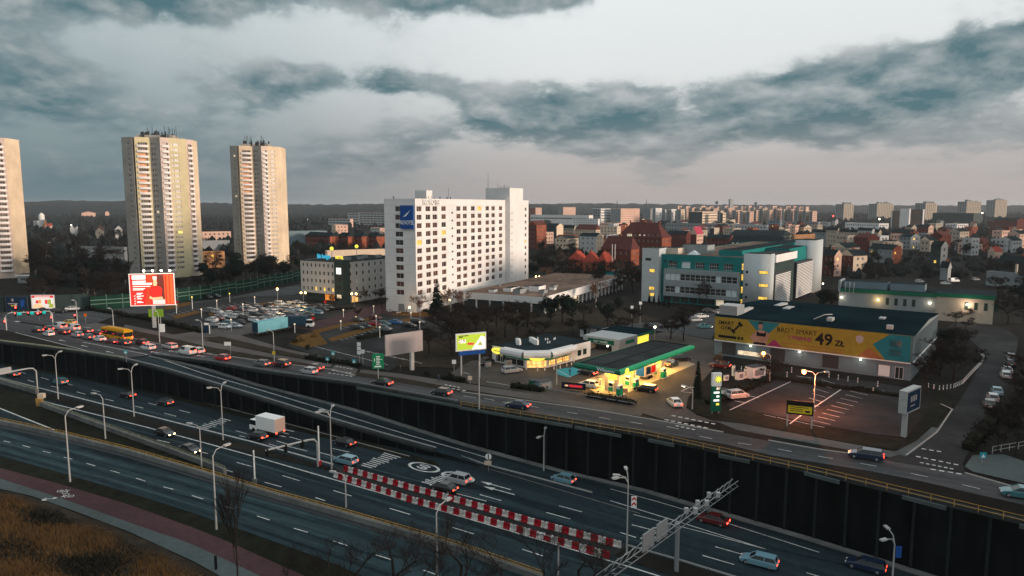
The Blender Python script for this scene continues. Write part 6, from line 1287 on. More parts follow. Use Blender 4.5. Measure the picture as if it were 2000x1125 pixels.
for (x, y, yt, lab, ex) in ((114, 780, 700, 'first twin-arm lamp on the motorway median from the left', 0), (262, 814, 727, 'second twin-arm lamp on the motorway median from the left', 0), (436, 860, 764, 'third twin-arm lamp on the median beside the painted letters', 0), (648, 917, 812, 'three-headed lamp at the tip of the median', 1), (1224, 1084, 942, 'three-headed lamp past the end of the barrier blocks', 1), (1742, 1145, 1062, 'twin lamp with a small blue banner at the bottom right', 0)):
    P = on(x, y, mz); arms = [(1.6, tow + .6, 1.2), (1.6, tow + pi - .6, 0.9)]
    if ex: arms.append((1.2, tow + 2.0, 0.9))
    o = lamp(P, topz(P, yt) - P.z, arms, lab, group='twin-arm lamps on the motorway median')
    if x == 1742: MB().box((.55, 0, topz(P, 1078) - P.z), (.7, .06, 1.5), 'sign_blue').build('banner', o)
    if x == 1224:
        ch = MB().box((.8, -.1, topz(P, 980) - P.z), (.7, .06, 1.6), 'white_paint').build('chevron_sign', o)
        for k in range(2): z = topz(P, 985) - P.z + k * .7; MB().face([(.5, -.14, z - .2), (.8, -.14, z + .1), (1.1, -.14, z - .2), (1.1, -.14, z + .1), (.8, -.14, z + .4), (.5, -.14, z + .1)], 'sign_red').build('chevron', ch)
P = on(1062, 922, rz_); lamp(P, topz(P, 853) - P.z, [(1.6, tow + .4, 1.0), (1.4, tow + pi, .4)], 'twin lamp on the slip road against the big wall')
for (x, y, yt, an, lab) in ((222, 641, 606, 2.6, 'street lamp on the grass corner behind the taxi'), (152, 640, 590, 2.6, 'street lamp with a red signal at the junction'), (312, 669, 612, 2.4, 'lamp post with a small white board behind the queue'), (397, 691, 630, 2.6, 'street lamp behind the white hatchback pair'), (536, 708, 650, 2.6, 'street lamp with a yellow diamond sign on the verge'), (300, 610, 560, 2.5, 'street lamp behind the red billboard'), (936, 799, 706, None, 'bare pole on the verge in front of the filling station'), (1087, 752, 700, None, 'slim pole at the edge of the forecourt'), (1352, 800, 762, 2.4, 'yellow lamp on the lawn by the dark cypress')):
    P = at(x, y); Hh = topz(P, yt); o = lamp(P, Hh, [] if an is None else [(1.5, an, .5)], lab, lit=['lamp_white'] if x in (1352,) else None)
    if x == 536: MB().box((0, -.2, Hh * .33), (.75, .05, .75), 'sign_yellow').build('diamond_sign', o).rotation_euler = (0, 0, 0)
    if x == 312: MB().box((.9, -.1, Hh * .5), (1.5, .08, 2.2), 'white_paint').build('sign_board', o)
    if x == 152: MB().box((-.4, -.2, Hh * .42), (.4, .3, .9), 'black').build('signal_box', o); MB().ball((-.4, -.4, Hh * .5), .2, 'signal_red', 6).build('red_signal', o)
# lamps of the car parks: low posts with small heads
lows = [(345, 612, 596), (376, 604, 581), (394, 622, 605), (424, 604, 588), (449, 590, 574), (475, 613, 595), (498, 601, 581), (550, 603, 589), (666, 645, 628), (671, 620, 608), (735, 640, 618), (742, 660, 640), (820, 650, 630), (803, 632, 612), (730, 612, 600), (452, 646, 625), (576, 650, 640)]
for i, (x, y, yt) in enumerate(sorted(lows)):
    P = at(x, y); Hh = max(2.4, topz(P, yt)); r = thing('car_park_lamp', P, 0, f'slim white car park lamp, {ordn(i)} from the left around the hotel', 'lamp post', 'low lamps around the hotel car parks')
    MB().tube([(0, 0, 0), (0, 0, Hh)], .09, 'white_paint', 6).build('pole', r); MB().ball((0, 0, Hh + .15), .26, 'sign_lit_yellow' if x in (376, 449) else 'lit_pale', 8).build('globe', r)
for (x, y, yt, en, lab, hd) in ((543, 602, 566, 1500, 'brightly lit twin lamp at the near end of the fence', 1), (593, 598, 573, 1100, 'glowing lamp at the left corner of the budget hotel', 2), (692, 600, 575, 1100, 'glowing lamp at the right side of the dark corner tower', 2), (800, 616, 604, 400, 'amber glow lamp in the bushes at the foot of the white hotel', 1), (878, 600, 590, 300, 'amber lamp between conifer and white hotel', 1), (1050, 556, 541, 900, 'warm twin lamp on the street right of the white hotel', 2)):
    P = at(x, y); Hh = max(2.5, topz(P, yt)); r = thing('street_lamp', P, 0, lab, 'street lamp'); MB().tube([(0, 0, 0), (0, 0, Hh)], .09, 'steel', 6).build('pole', r)
    for k in range(hd): MB().ball(((k - .5) * 1.6 if hd == 2 else 0, 0, Hh + .2), .36, 'lamp_warm', 8).build('globe', r)
    L_ = bpy.data.lights.new('street_lamp_light', 'POINT'); L_.energy = en; L_.color = (1, .58, .24); L_.shadow_soft_size = .4; ob = bpy.data.objects.new('street_lamp_light', L_); COL.objects.link(ob); ob.parent = r; ob.location = (0, 0, Hh + .9)
# gym car park lamp, glowing orange
P = at(1589, 803); Hh = topz(P, 732); o = lamp(P, Hh, [(1.6, radians(150), .6), (1.8, radians(10), .5)], 'twin lamp with one orange glowing head in the gym car park', lit=['lamp_orange', None])
MB().ball((-1.7, .9, Hh + .35), .42, 'lamp_orange', 8).build('glowing_bulb', o)
L_ = bpy.data.lights.new('gym_lamp_light', 'POINT'); L_.energy = 11000; L_.color = (1, .24, .09); L_.shadow_soft_size = .3; ob = bpy.data.objects.new('gym_lamp_light', L_); COL.objects.link(ob); ob.parent = o; ob.location = (-1.7, .7, Hh - .5)
P = at(1503, 745); Hh = topz(P, 694); o = lamp(P, Hh, [(1.2, radians(150), .3)], 'lamp glowing orange in front of the banner by a small tree', lit=['lamp_orange']); MB().ball((-1.3, .6, Hh + .3), .4, 'lamp_orange', 8).build('glowing_bulb', o)
L_ = bpy.data.lights.new('gym_lamp_light', 'POINT'); L_.energy = 300; L_.color = (1, .4, .12); ob = bpy.data.objects.new('gym_lamp_light', L_); COL.objects.link(ob); ob.parent = o; ob.location = (-1.3, .6, Hh - .4)
# lights far off in the town
for i, (x, y, m_, lab) in enumerate(((48, 438, 'lamp_warm', 'yellow street light beside the church, far left'), (144, 443, 'lamp_warm', 'orange light right of the church among dark trees'), (140, 440, 'lamp_white', 'white light near the church among dark trees'), (204, 500, 'lamp_orange', 'orange light in front of the low grey school'), (127, 475, 'lamp_white', 'white light in the dark woods left of the school'), (72, 499, 'lamp_white', 'white light low in the woods by the left tower'), (1607, 554, 'lamp_white', 'white lamp at the foot of the teal complex end pier'), (1694, 524, 'signal_red', 'red signal light in front of the tenement row'), (1627, 422, 'signal_red', 'red beacon far off on the dark hillside'), (1717, 428, 'lamp_white', 'white light left of the black glass office'), (1918, 416, 'lamp_white', 'white light between the far right tower blocks'), (584, 462, 'signal_red', 'red and white beacon on the shed roof far off'), (600, 429, 'lamp_white', 'white light on the dark hill right of the middle tower block'))):
    P = at(x, y + 8); Hh = max(1.5, topz(P, y)); s = max(.3, P.y * .0009); r = thing('distant_lamp', P, 0, lab, 'lamp'); MB().tube([(0, 0, 0), (0, 0, Hh)], s * .25, 'steel_dark', 5).build('pole', r); MB().ball((0, 0, Hh), s, m_, 6).build('bulb', r)

# ---- red and white barrier blocks
blkm = {}
for c in ('red', 'white'):
    m_ = 'barrier_' + c; b = MB(); Lb = 1.0
    pr = [(-.28, 0), (.28, 0), (.28, .14), (.13, .32), (.11, .92), (-.11, .92), (-.13, .32), (-.28, .14)]
    for s, e in zip(pr, pr[1:] + pr[:1]): b.face([(-.5, s[0], s[1]), (.5, s[0], s[1]), (.5, e[0], e[1]), (-.5, e[0], e[1])], m_)
    b.face([(.5, p_[0], p_[1]) for p_ in pr], m_); b.face([(-.5, p_[0], p_[1]) for p_ in reversed(pr)], m_); blkm[c] = b.mesh('body')
capm = MB().bx(-.1, .1, -.06, .06, .92, 1.0, 'black').mesh('filler_cap')
for nm, pl, n in (('far', [(672, 919), (800, 956), (900, 983), (1050, 1027), (1213, 1070)], 46), ('near', [(653, 931), (800, 980), (900, 1007), (1050, 1050), (1190, 1091)], 46)):
    R = resample(pts_on(pl, mz), n)
    for k in range(n):
        p = (R[k] + R[k + 1]) / 2; d = R[k + 1] - R[k]; c = 'red' if (k + (nm == 'near')) % 2 == 0 else 'white'
        o = thing('barrier_block', p, atan2(d.y, d.x), f'{c} plastic barrier block, {ordn(k)} from the left in the {nm} row', 'traffic barrier', 'red and white barrier blocks on the motorway')
        q = obj('body', blkm[c], o); q.scale = (d.length * .97, 1.1, 1.0); o.rotation_euler[2] += random.uniform(-.03, .03); q2 = obj('filler_cap', capm, o)
# ---- gantries and signals
def arch_sign(lab, base, top, end, zf, signs, name='sign_gantry', m='steel_pale', r=.16, sub=None):
    P = on(*base, zf) if callable(zf) else at(*base, zf); zt_ = topz(P, top[1]); q = at(end[0], end[1], zt_); d = Vector((q.x - P.x, q.y - P.y, 0)); H = zt_ - P.z
    root = thing(name, P, 0, lab, 'gantry'); MB().tube([(0, 0, 0), (0, 0, H * .85), tuple(d.normalized() * .6 + Vector((0, 0, H * .97))), tuple(d.normalized() * 1.6 + Vector((0, 0, H))), tuple(d + Vector((0, 0, H)))], r, m, 7).build('mast', root)
    for (t, kind) in signs:
        c = d * t + Vector((0, 0, H))
        if kind == 'signal':
            s_ = MB().box((c.x, c.y - .3, c.z - .45), (.45, .35, 1.25), 'black').build('signal_head', root); MB().ball((c.x, c.y - .5, c.z - .1), .16, 'signal_red', 6).build('red_light', s_)
        elif kind == 'signal_off': MB().box((c.x, c.y, c.z - .5), (.5, .4, 1.3), 'black').build('signal_head', root)
        elif kind == 'teal': MB().box((c.x, c.y - .3, c.z - .3), (1.3, .08, .8), 'signal_green').build('lane_sign', root)
        elif kind == 'board': MB().box((c.x, c.y, c.z + .4), (2.6, .12, 1.4), 'steel', atan2(d.y, d.x)).build('sign_board', root)
    return root
arch_sign('arched gantry pole over the far left of the motorway with grey sign backs', (74, 768), (74, 717), (-70, 742), mz, ((.45, 'board'), (.62, 'board')))
P = on(78, 792, wz); r = thing('gantry_footing', P, 0, 'yellow painted gantry footing with a box at the parapet gap', 'footing'); MB().bx(-.5, .5, -.5, .5, -1.5, 1.6, 'rail_yellow').build('plinth', r); MB().bx(-.2, 1.0, -.3, .6, 1.6, 2.6, 'cream').build('cabinet', r)
arch_sign('curved traffic-light arm over the motorway at the median tip', (621, 912), (621, 855), (518, 880), mz, ((.30, 'signal_off'), (.62, 'signal_off'), (.97, 'signal_off')), 'traffic_signal_arm')
for (x, y, yt, zf, lab) in ((624, 909, 832, mz, 'plain white mast next to the traffic-light arm'), (498, 944, 880, mz, 'plain white mast rising from the near parapet')):
    P = on(x, y, zf); r = thing('mast', P, 0, lab, 'mast'); MB().tube([(0, 0, 0), (0, 0, topz(P, yt) - P.z)], .13, 'white_paint', 7).build('pole', r); MB().box((0, 0, .4), (.6, .6, .8), 'sign_red' if x == 624 else 'concrete').build('foot', r)
arch_sign('curved signal arm over the junction, three red lights facing the queue', (104, 642), (104, 607), (30, 611), 0.0, ((.28, 'signal'), (.22, 'teal'), (.62, 'signal'), (.55, 'teal'), (.98, 'signal'), (.88, 'teal')), 'traffic_signal_arm')
arch_sign('white signal pole with curved top at the far left of the junction', (13, 645), (13, 612), (30, 610), 0.0, (), 'traffic_signal_arm')
for (x, y, yt, lab) in ((34, 620, 601, 'red traffic light across the junction below the dark poster'), (77, 625, 612, 'red traffic light across the junction below the bright poster'), (104, 640, 620, 'red traffic light on the signal arm post at the stop line'), (13, 643, 628, 'red traffic light at the far left stop line')):
    P = at(x, y + .6); Hh = topz(P, yt); r = thing('traffic_light', P, 0, lab, 'traffic light', 'red traffic lights at the junction'); MB().tube([(0, 0, 0), (0, 0, Hh)], .07, 'steel', 6).build('pole', r); hd = MB().box((0, -.25, Hh - .2), (.5, .35, 1.2), 'black').build('signal_head', r); MB().ball((0, -.46, Hh + .15), .26, 'signal_red', 8).build('red_light', hd); MB().box((0, -.27, Hh + .9), (.6, .05, .6), 'white_paint').build('small_sign', r)
# truss gantry lower right
P = on(1321, 1116, mz); zt_ = topz(P, 1022); A = at(1436, 948, zt_); B = at(1170, 1140, zt_); d = (B - A); Lg = d.length; d.normalize(); G = thing('sign_gantry', P, 0, 'steel truss sign gantry spanning the motorway at the lower right', 'gantry')
MB().tube([(0, 0, 0), (0, 0, zt_ - P.z)], .3, 'steel', 8).build('post', G); a_ = Vector((-d.y, d.x, 0)); 
for s, dz in ((-.4, 0), (.4, 0), (-.4, .8), (.4, .8)): MB().tube([tuple(A - P + a_ * s + Vector((0, 0, dz))), tuple(B - P + a_ * s + Vector((0, 0, dz)))], .055, 'steel', 5).build('chord', G)
n = int(Lg / 1.6)
for k in range(n):
    p0 = A - P + d * (k * 1.6); p1 = A - P + d * ((k + 1) * 1.6)
    MB().tube([tuple(p0 + a_ * .5), tuple(p1 + a_ * .5 + Vector((0, 0, .9)))], .04, 'steel', 4).build('brace', G); MB().tube([tuple(p0 - a_ * .5 + Vector((0, 0, .9))), tuple(p1 - a_ * .5)], .04, 'steel', 4).build('brace', G)
for (x, y) in ((1263, 1060), (1290, 1040)):
    q = at(x, y, zt_ + 1.0) - P; bd = MB().box(tuple(q + Vector((0, 0, .4)) + a_ * .2), (2.6, .12, 2.2), 'steel', atan2(d.y, d.x)).build('sign_board', G)
    for k in range(3): MB().box(tuple(q + Vector((0, 0, -.2 + k * .6)) - a_ * .0), (2.7, .2, .08), 'steel_pale', atan2(d.y, d.x)).build('stiffener', bd)
for (x, y) in ((1350, 1003), (1372, 988), (1394, 972)): q = at(x, y, zt_) - P; MB().box(tuple(q + a_ * .6 + Vector((0, 0, .6))), (.5, .5, .7), 'steel_pale').build('lamp_unit', G); MB().box(tuple(q - a_ * .7 + Vector((0, 0, .2))), (.5, .5, .7), 'steel_pale').build('lamp_unit', G)
# round sign by the slip road
P = on(954, 920, rz_); r = thing('road_sign', P, 0, 'round white sign with a black bar and small plate on the slip road edge', 'road sign'); MB().tube([(0, 0, 0), (0, 0, 2.6)], .06, 'steel', 6).build('pole', r)
dsk = MB().tube([(0, -.1, 2.6), (0, -.04, 2.6)], .55, 'white_paint', 16).build('disc', r); MB().box((0, -.13, 2.6), (.16, .02, 1.0), 'black').build('bar', dsk); MB().box((-.1, -.08, 1.5), (1.2, .05, .75), 'cream').build('plate', r)

# ---- billboards
def board(P, ang, w, h, z0, m_face, lab, off=0.0, frame='steel_pale', legs=(0,), leg_r=.25, name='billboard', back='steel_dark', depth=.35, sq=False):
    r = thing(name, P, ang, lab, 'billboard'); x0 = off - w / 2
    MB().bx(x0, x0 + w, 0, depth, z0, z0 + h, frame).build('frame', r)
    f = MB(); f.face([(x0 + .25, -.02, z0 + .25), (x0 + w - .25, -.02, z0 + .25), (x0 + w - .25, -.02, z0 + h - .25), (x0 + .25, -.02, z0 + h - .25)], m_face); pf = f.build('poster', r)
    for lx in legs: MB().box((lx, depth / 2 + .1, z0 / 2), (leg_r * 2, leg_r * 1.6, z0), 'steel_pale').build('leg', r)
    def shape(pts, m, lay=1, nm='poster_shape'):
        MB().face([(x0 + .25 + (w - .5) * u, -.02 - .012 * lay, z0 + .25 + (h - .5) * v) for u, v in pts], m).build(nm, pf)
    return r, shape
def rect(u0, u1, v0, v1): return [(u0, v0), (u1, v0), (u1, v1), (u0, v1)]
P = at(302, 640); Wb = 82 / 1361 * P.y / CP * .99; zb0 = topz(P, 597); zb1 = topz(P, 534)
r, sh = board(P, radians(14), Wb, zb1 - zb0, zb0, 'sign_lit_red', 'huge glowing red billboard with a chef poster above the car park', 0, 'poster_white', (0,), .45)
sh([(.34, 0), (.62, 0), (.62, 1), (.40, 1)], 'sign_lit_deep'); sh(rect(.62, .78, 0, 1), 'sign_lit_dark'); sh(rect(.78, .985, .03, .97), 'sign_lit_orange', 1); sh(rect(.80, .83, .05, .95), 'sign_lit_red', 2); sh(rect(.89, .91, .05, .95), 'sign_lit_red', 2)
sh([(.44, .0), (.70, .0), (.70, .30), (.73, .48), (.69, .57), (.62, .62), (.54, .62), (.46, .57), (.42, .46), (.45, .30)], 'sign_lit_red', 2, 'printed_shirt'); sh([(.535, .62), (.60, .62), (.62, .72), (.60, .82), (.55, .82), (.525, .72)], 'poster_skin', 3, 'printed_face'); sh([(.53, .80), (.61, .80), (.62, .93), (.52, .93)], 'poster_white', 3, 'printed_hat')
sh([(.44, .30), (.50, .24), (.72, .26), (.74, .19), (.50, .17), (.42, .22)], 'poster_skin', 3, 'printed_arms'); sh(rect(.50, .78, .02, .17), 'poster_white', 4, 'printed_box'); sh(rect(.05, .36, .84, .97), 'sign_lit_white', 2, 'printed_panel')
for k, (u1, v) in enumerate(((.36, .74), (.50, .665), (.46, .60), (.34, .53), (.30, .49), (.28, .38), (.24, .35), (.30, .29), (.22, .26), (.26, .20), (.24, .11), (.28, .08))): sh(rect(.06 if k < 5 else .14, u1, v, v + (.055 if k < 2 else .022)), 'sign_lit_white', 2, 'printed_line')
for k in range(4): sh([(.07, .31 - k * .085), (.09, .28 - k * .085), (.12, .36 - k * .085), (.09, .31 - k * .085)], 'sign_lit_white', 2, 'printed_tick')
for k in range(4):
    x = Wb * (-.14 + k * .19); MB().tube([(x, .2, zb1 - zb0 + zb0), (x, -1.2, zb1 + .8)], .05, 'steel', 4).build('lamp_arm', r); MB().ball((x, -1.2, zb1 + .9), .32, 'lamp_white', 8).build('floodlight', r)
P = at(806, 723); zb0, zb1 = topz(P, 688), topz(P, 648); board(P, radians(40), 9.6, zb1 - zb0, zb0, 'poster_grey', 'blank pinkish-grey billboard on a thick pale post', -2.0, 'poster_grey', (0,), .42)
P = at(902, 742); zb0, zb1 = topz(P, 686), topz(P, 652); r, sh = board(P, radians(24), 6.9, zb1 - zb0, zb0, 'sign_lit_lime', 'lit lime green billboard with a white corner left of the shop', 2.2, 'white_paint', (0, 4.2), .14)
sh([(.52, 0), (1, 0), (1, .72), (.86, .86)], 'sign_lit_white'); sh(rect(.06, .30, .45, .68), 'sign_lit_white'); sh([(.72, .22), (.92, .22), (.82, .52)], 'poster_lime', 2, 'triangle_emblem'); sh([(.35, .32), (.58, .28), (.6, .42), (.38, .46)], 'poster_red', 2); sh(rect(.06, .2, .80, .86), 'black', 2, 'printed_line'); sh(rect(.06, .4, .90, .95), 'black', 2, 'printed_line')
put_text('k49', r, (.05, -.08, zb0 + (zb1 - zb0) * .56), (1, 0), 'price').scale = (.95, 1, 1); MB().bx(-.6, 5.4, -.1, .4, zb0 - .9, zb0 - .15, 'sign_blue').build('lower_strip', r)
P = at(1774, 855); zb0, zb1 = topz(P, 806), topz(P, 762); r, sh = board(P, radians(40), 5.6, zb1 - zb0, zb0, 'sign_navy', 'dark billboard with pale frame at the corner of the gym car park', 1.2, 'steel_pale', (0,), .4, depth=1.2)
for k in range(4): sh(rect(.25 + k * .13, .33 + k * .13, .45, .75), 'poster_grey', 1, 'printed_shape')
sh(rect(.25, .6, .22, .28), 'poster_grey', 1, 'printed_line')
P = at(1586, 839); zb0, zb1 = topz(P, 813), topz(P, 786); r, sh = board(P, radians(-22), 4.2, zb1 - zb0, zb0, 'sign_yellow', 'yellow and black sign board at the edge of the gym car park', -2.0, 'black', (-.1, -3.9), .1, depth=.15)
sh(rect(0, 1, .68, 1), 'black'); 
for k in range(3): sh(rect(.08, .85 if k == 0 else .62, .52 - k * .17, .58 - k * .17), 'black', 1, 'printed_line')
sh(rect(.72, .92, .12, .3), 'black', 1)
P = at(739, 740); zb0, zb1 = topz(P, 720), topz(P, 691); r, sh = board(P, radians(10), 2.4, zb1 - zb0, zb0, 'sign_green', 'green direction sign with white lines on the verge', 0, 'sign_green', (0,), .08, 'direction_sign', depth=.1)
for k in range(6): sh(rect(.30, .75 - .08 * (k % 2), .84 - k * .12, .90 - k * .12), 'white_paint', 1, 'printed_line')
sh(rect(.12, .85, .03, .14), 'white_paint', 1); sh(rect(.08, .16, .50, .75), 'white_paint', 1); sh(rect(.8, .95, .6, .66), 'white_paint', 1)
P = at(306, 640); zb0, zb1 = topz(P, 619), topz(P, 604); board(P, radians(6), 4.3, zb1 - zb0, zb0, 'sign_lime', 'plain lime green panel below the huge red billboard', 0, 'sign_lime', (-1.2, 1.2), .1, depth=.2)
P = at(405, 652); r = thing('entrance_sign', P, 0, 'navy and white entrance sign by the hotel car park', 'sign'); MB().bx(-1.0, .4, 0, .15, .3, 2.6, 'sign_navy').build('panel', r); MB().bx(.55, .75, 0, .2, 0, 3.2, 'white_paint').build('post', r); MB().bx(-.8, .75, 0, .18, 2.6, 3.2, 'white_paint').build('top', r)
P = at(451, 701); r = thing('road_sign', P, 0, 'white rectangular sign on a tall pole by the verge', 'road sign'); Hh = topz(P, 668); MB().tube([(0, 0, 0), (0, 0, Hh)], .06, 'steel', 6).build('pole', r); MB().box((-.6, -.1, Hh - .4), (1.6, .06, .9), 'white_paint').build('panel', r)
for (x, y, yt, lab, cl) in ((702, 712, 668, 'stack of small white signs at the access road', 'white_paint'), (709, 712, 684, 'single white and black sign beside the stacked signs', 'white_paint'), (640, 712, 698, 'blue and white crossing sign left of the access road', 'sign_teal'), (692, 716, 703, 'blue and white crossing sign right of the access road', 'sign_teal'), (651, 700, 688, 'teal sign at the back of the access road', 'sign_teal'), (887, 728, 704, 'white sign on a pole left of the lime billboard', 'white_paint'), (918, 750, 737, 'round sign at the forecourt entrance', 'cream'), (1221, 778, 760, 'small round rust sign in front of the canopy', 'rust'), (1356, 772, 757, 'round red-edged sign by the dark cypress', 'white_paint'), (1918, 906, 891, 'blue crossing sign at the right corner', 'sign_teal'), (247, 707, 685, 'small teal sign on the slip road', 'sign_teal'), (168, 632, 613, 'orange triangular sign at the junction', 'orange_plastic'), (347, 604, 588, 'red no-entry sign behind the lime panel', 'sign_red'), (636, 607, 588, 'red and white barrier sign at the budget hotel', 'sign_red'), (612, 640, 620, 'red banner flag by the parked lorry', 'sign_red'), (1250, 634, 590, 'white pole lamp on the path behind the car wash', 'white_paint'), (1234, 622, 598, 'slim white pole lamp nearer the teal offices', 'white_paint')):
    P = at(x, y); Hh = max(1.6, topz(P, yt)); r = thing('road_sign', P, 0, lab, 'road sign'); MB().tube([(0, 0, 0), (0, 0, Hh)], .06, 'steel', 6).build('pole', r)
    if x == 702:
        for k in range(3): MB().box((0, -.1, Hh - .5 - k * 1.0), (.9, .06, .85), cl).build('plate', r)
    else:
        pn = MB().box((0, -.1, Hh - .3), (.9, .06, .9), cl).build('plate', r)
        if cl == 'sign_teal': MB().face([(-.3, -.15, Hh - .6), (.3, -.15, Hh - .6), (0, -.15, Hh - .05)], 'white_paint').build('triangle', pn)
# price pylon
P = at(1397, 808); zt_ = topz(P, 728); r = thing('price_pylon', P, radians(8), 'tall white and green fuel price pylon with yellow flower emblem', 'sign')
MB().bx(-.85, .85, -.3, .3, .5, zt_ * .68, 'green_trim').build('price_panel', r); MB().bx(-.85, .85, -.3, .3, zt_ * .68, zt_, 'white_paint').build('head_panel', r)
for s in (-.6, .6): MB().cyl((s, 0, 0), .12, .5, 'steel', 6).build('leg', r)
n = 18; fl = MB(); cz = zt_ * .85
for k in range(n):
    A, B = 2 * pi * k / n, 2 * pi * (k + 1) / n
    fl.face([(.25 + .62 * cos(A), -.32, cz + .62 * sin(A)), (.25 + .62 * cos(B), -.32, cz + .62 * sin(B)), (.25, -.32, cz)], 'green_bright' if k % 2 else 'sign_lit_yellow')
em = fl.build('flower_emblem', r); MB().tube([(.25, -.34, cz), (.25, -.33, cz)], .34, 'sign_lit_yellow', 14).build('emblem_centre', em)
for k in range(5): MB().bx(-.05 - .5 * (k % 2), .5, -.33, -.31, zt_ * .60 - k * zt_ * .095, zt_ * .60 - k * zt_ * .095 + .35, 'sign_lit_white' if k < 4 else 'sign_lit_yellow').build('price_row', r)
MB().tube([(.3, -.33, zt_ * .64), (.3, -.31, zt_ * .64)], .4, 'pink_wall', 12).build('oval_badge', r)
# posters on the wooden fence at the far left, and the green noise barrier
def fence(pl, H, lab, mp, mpost, pitch, bars, name='noise_barrier'):
    R = [at(x, y) for x, y in pl]; n = int(plen(R) / pitch); R = resample(R, n); o0_ = R[0]; r = thing(name, o0_, 0, lab, 'fence')
    for k in range(n):
        a_, c_ = R[k] - o0_, R[k + 1] - o0_; d = c_ - a_; an = atan2(d.y, d.x); m_ = (a_ + c_) / 2
        MB().box((m_.x, m_.y, H / 2), (d.length - .2, .15, H), mp, an).build('panel', r); MB().box((c_.x, c_.y, (H + .4) / 2), (.22, .3, H + .4), mpost, an).build('post', r)
        if bars:
            for j, z in enumerate((H * (.42 + .1 * ((k // 3) % 2)), H * (.70 + .1 * ((k // 3) % 2)))): MB().box((m_.x + .1 * sin(an), m_.y - .14, z), (d.length - .25, .08, .32), 'fence_pale', an).build('pale_bar', r)
    return r
fence([(177, 606), (260, 600), (345, 590), (420, 580), (500, 565), (592, 546)], 5.0, 'long dark green noise barrier with pale bars beyond the car park', 'fence_green', 'fence_pale', 5.0, True)
fence([(-60, 612), (20, 609), (105, 607), (176, 604)], 5.6, 'dark timber screen fence behind the junction, left of the green barrier', 'dark_clad', 'wall_post', 5.0, False, 'screen_fence')
P = at(34, 610.5); zb0, zb1 = 0.6, topz(P, 578); r, sh = board(P, radians(2), 7.6, zb1 - zb0, zb0, 'sign_navy', 'dark poster board with faint lettering at the far left junction', 0, 'steel_dark', (-2, 2), .1, depth=.2)
sh(rect(.08, .55, .45, .52), 'poster_grey', 1, 'printed_line'); sh(rect(.22, .45, .30, .38), 'sign_yellow', 1, 'printed_line'); sh(rect(.27, .36, .65, .85), 'poster_grey', 1); sh([(.7, .2), (.85, .3), (.88, .7), (.75, .8), (.66, .5)], 'sign_blue', 1)
P = at(85, 608.5); zb0, zb1 = 1.0, topz(P, 576); r, sh = board(P, radians(2), 8.0, zb1 - zb0, zb0, 'poster_white', 'bright poster board with red, orange and lime patches at the junction', 0, 'white_paint', (-2, 2), .1, depth=.2)
sh(rect(0, 1, .82, 1), 'poster_red'); sh(rect(.14, .85, .84, .93), 'poster_white', 2, 'printed_line'); sh(rect(.18, .30, .38, .62), 'poster_red'); sh(rect(.31, .42, .38, .66), 'poster_orange'); sh(rect(.60, .72, .34, .66), 'poster_red'); sh(rect(.73, .88, .30, .68), 'poster_lime'); sh([(.02, .02), (.55, .02), (.5, .22), (.3, .34), (.1, .3)], 'poster_skin', 1); sh([(.75, .05), (.98, .05), (.98, .35), (.8, .3)], 'poster_lime', 2)
# ---- small clutter: bollards, bins, hedge screen by the street
for i, (x, y) in enumerate(((1028, 722), (1050, 725), (1064, 724), (1082, 722), (1094, 720), (1107, 716), (1116, 713), (1121, 708))):
    P = at(x, y); r = thing('bollard', P, 0, f'white bollard in front of the shop entrance, {ordn(i)} from the left', 'bollard', 'bollards in front of the shop'); MB().cyl((0, 0, 0), .11, 1.0, 'white_paint', 8).build('post', r); MB().cyl((0, 0, .7), .118, .15, 'sign_red', 8).build('band', r)
gb = [(1400, 712), (1423, 716), (1435, 722), (1448, 725), (1461, 728), (1487, 722), (1500, 731), (1537, 736), (1546, 727), (1619, 737), (1637, 742), (1656, 745), (1675, 748), (1714, 755), (1705, 768)]
for i, (x, y) in enumerate(gb):
    P = at(x, y); r = thing('bollard', P, 0, f'striped white bollard on the strip below the gym, {ordn(i)} from the left', 'bollard', 'striped bollards below the gym'); MB().cyl((0, 0, 0), .10, 1.1, 'white_paint', 8).build('post', r); MB().cyl((0, 0, .35), .108, .15, 'black', 8).build('band', r); MB().cyl((0, 0, .75), .108, .15, 'black', 8).build('band', r)
RS = resample([at(x, y) for x, y in ((1813, 757), (1836, 762), (1862, 758), (1880, 750), (1900, 728), (1916, 712), (1922, 700), (1912, 690))], 46)
for i, p in enumerate(RS):
    r = thing('bollard', p, 0, f'slim white bollard of the curved row along the side street, {ordn(i)} from the gym end', 'bollard', 'curved row of bollards on the side street'); MB().cyl((0, 0, 0), .09, .9, 'white_paint', 7).build('post', r); MB().cyl((0, 0, .55), .1, .12, 'black', 7).build('band', r)
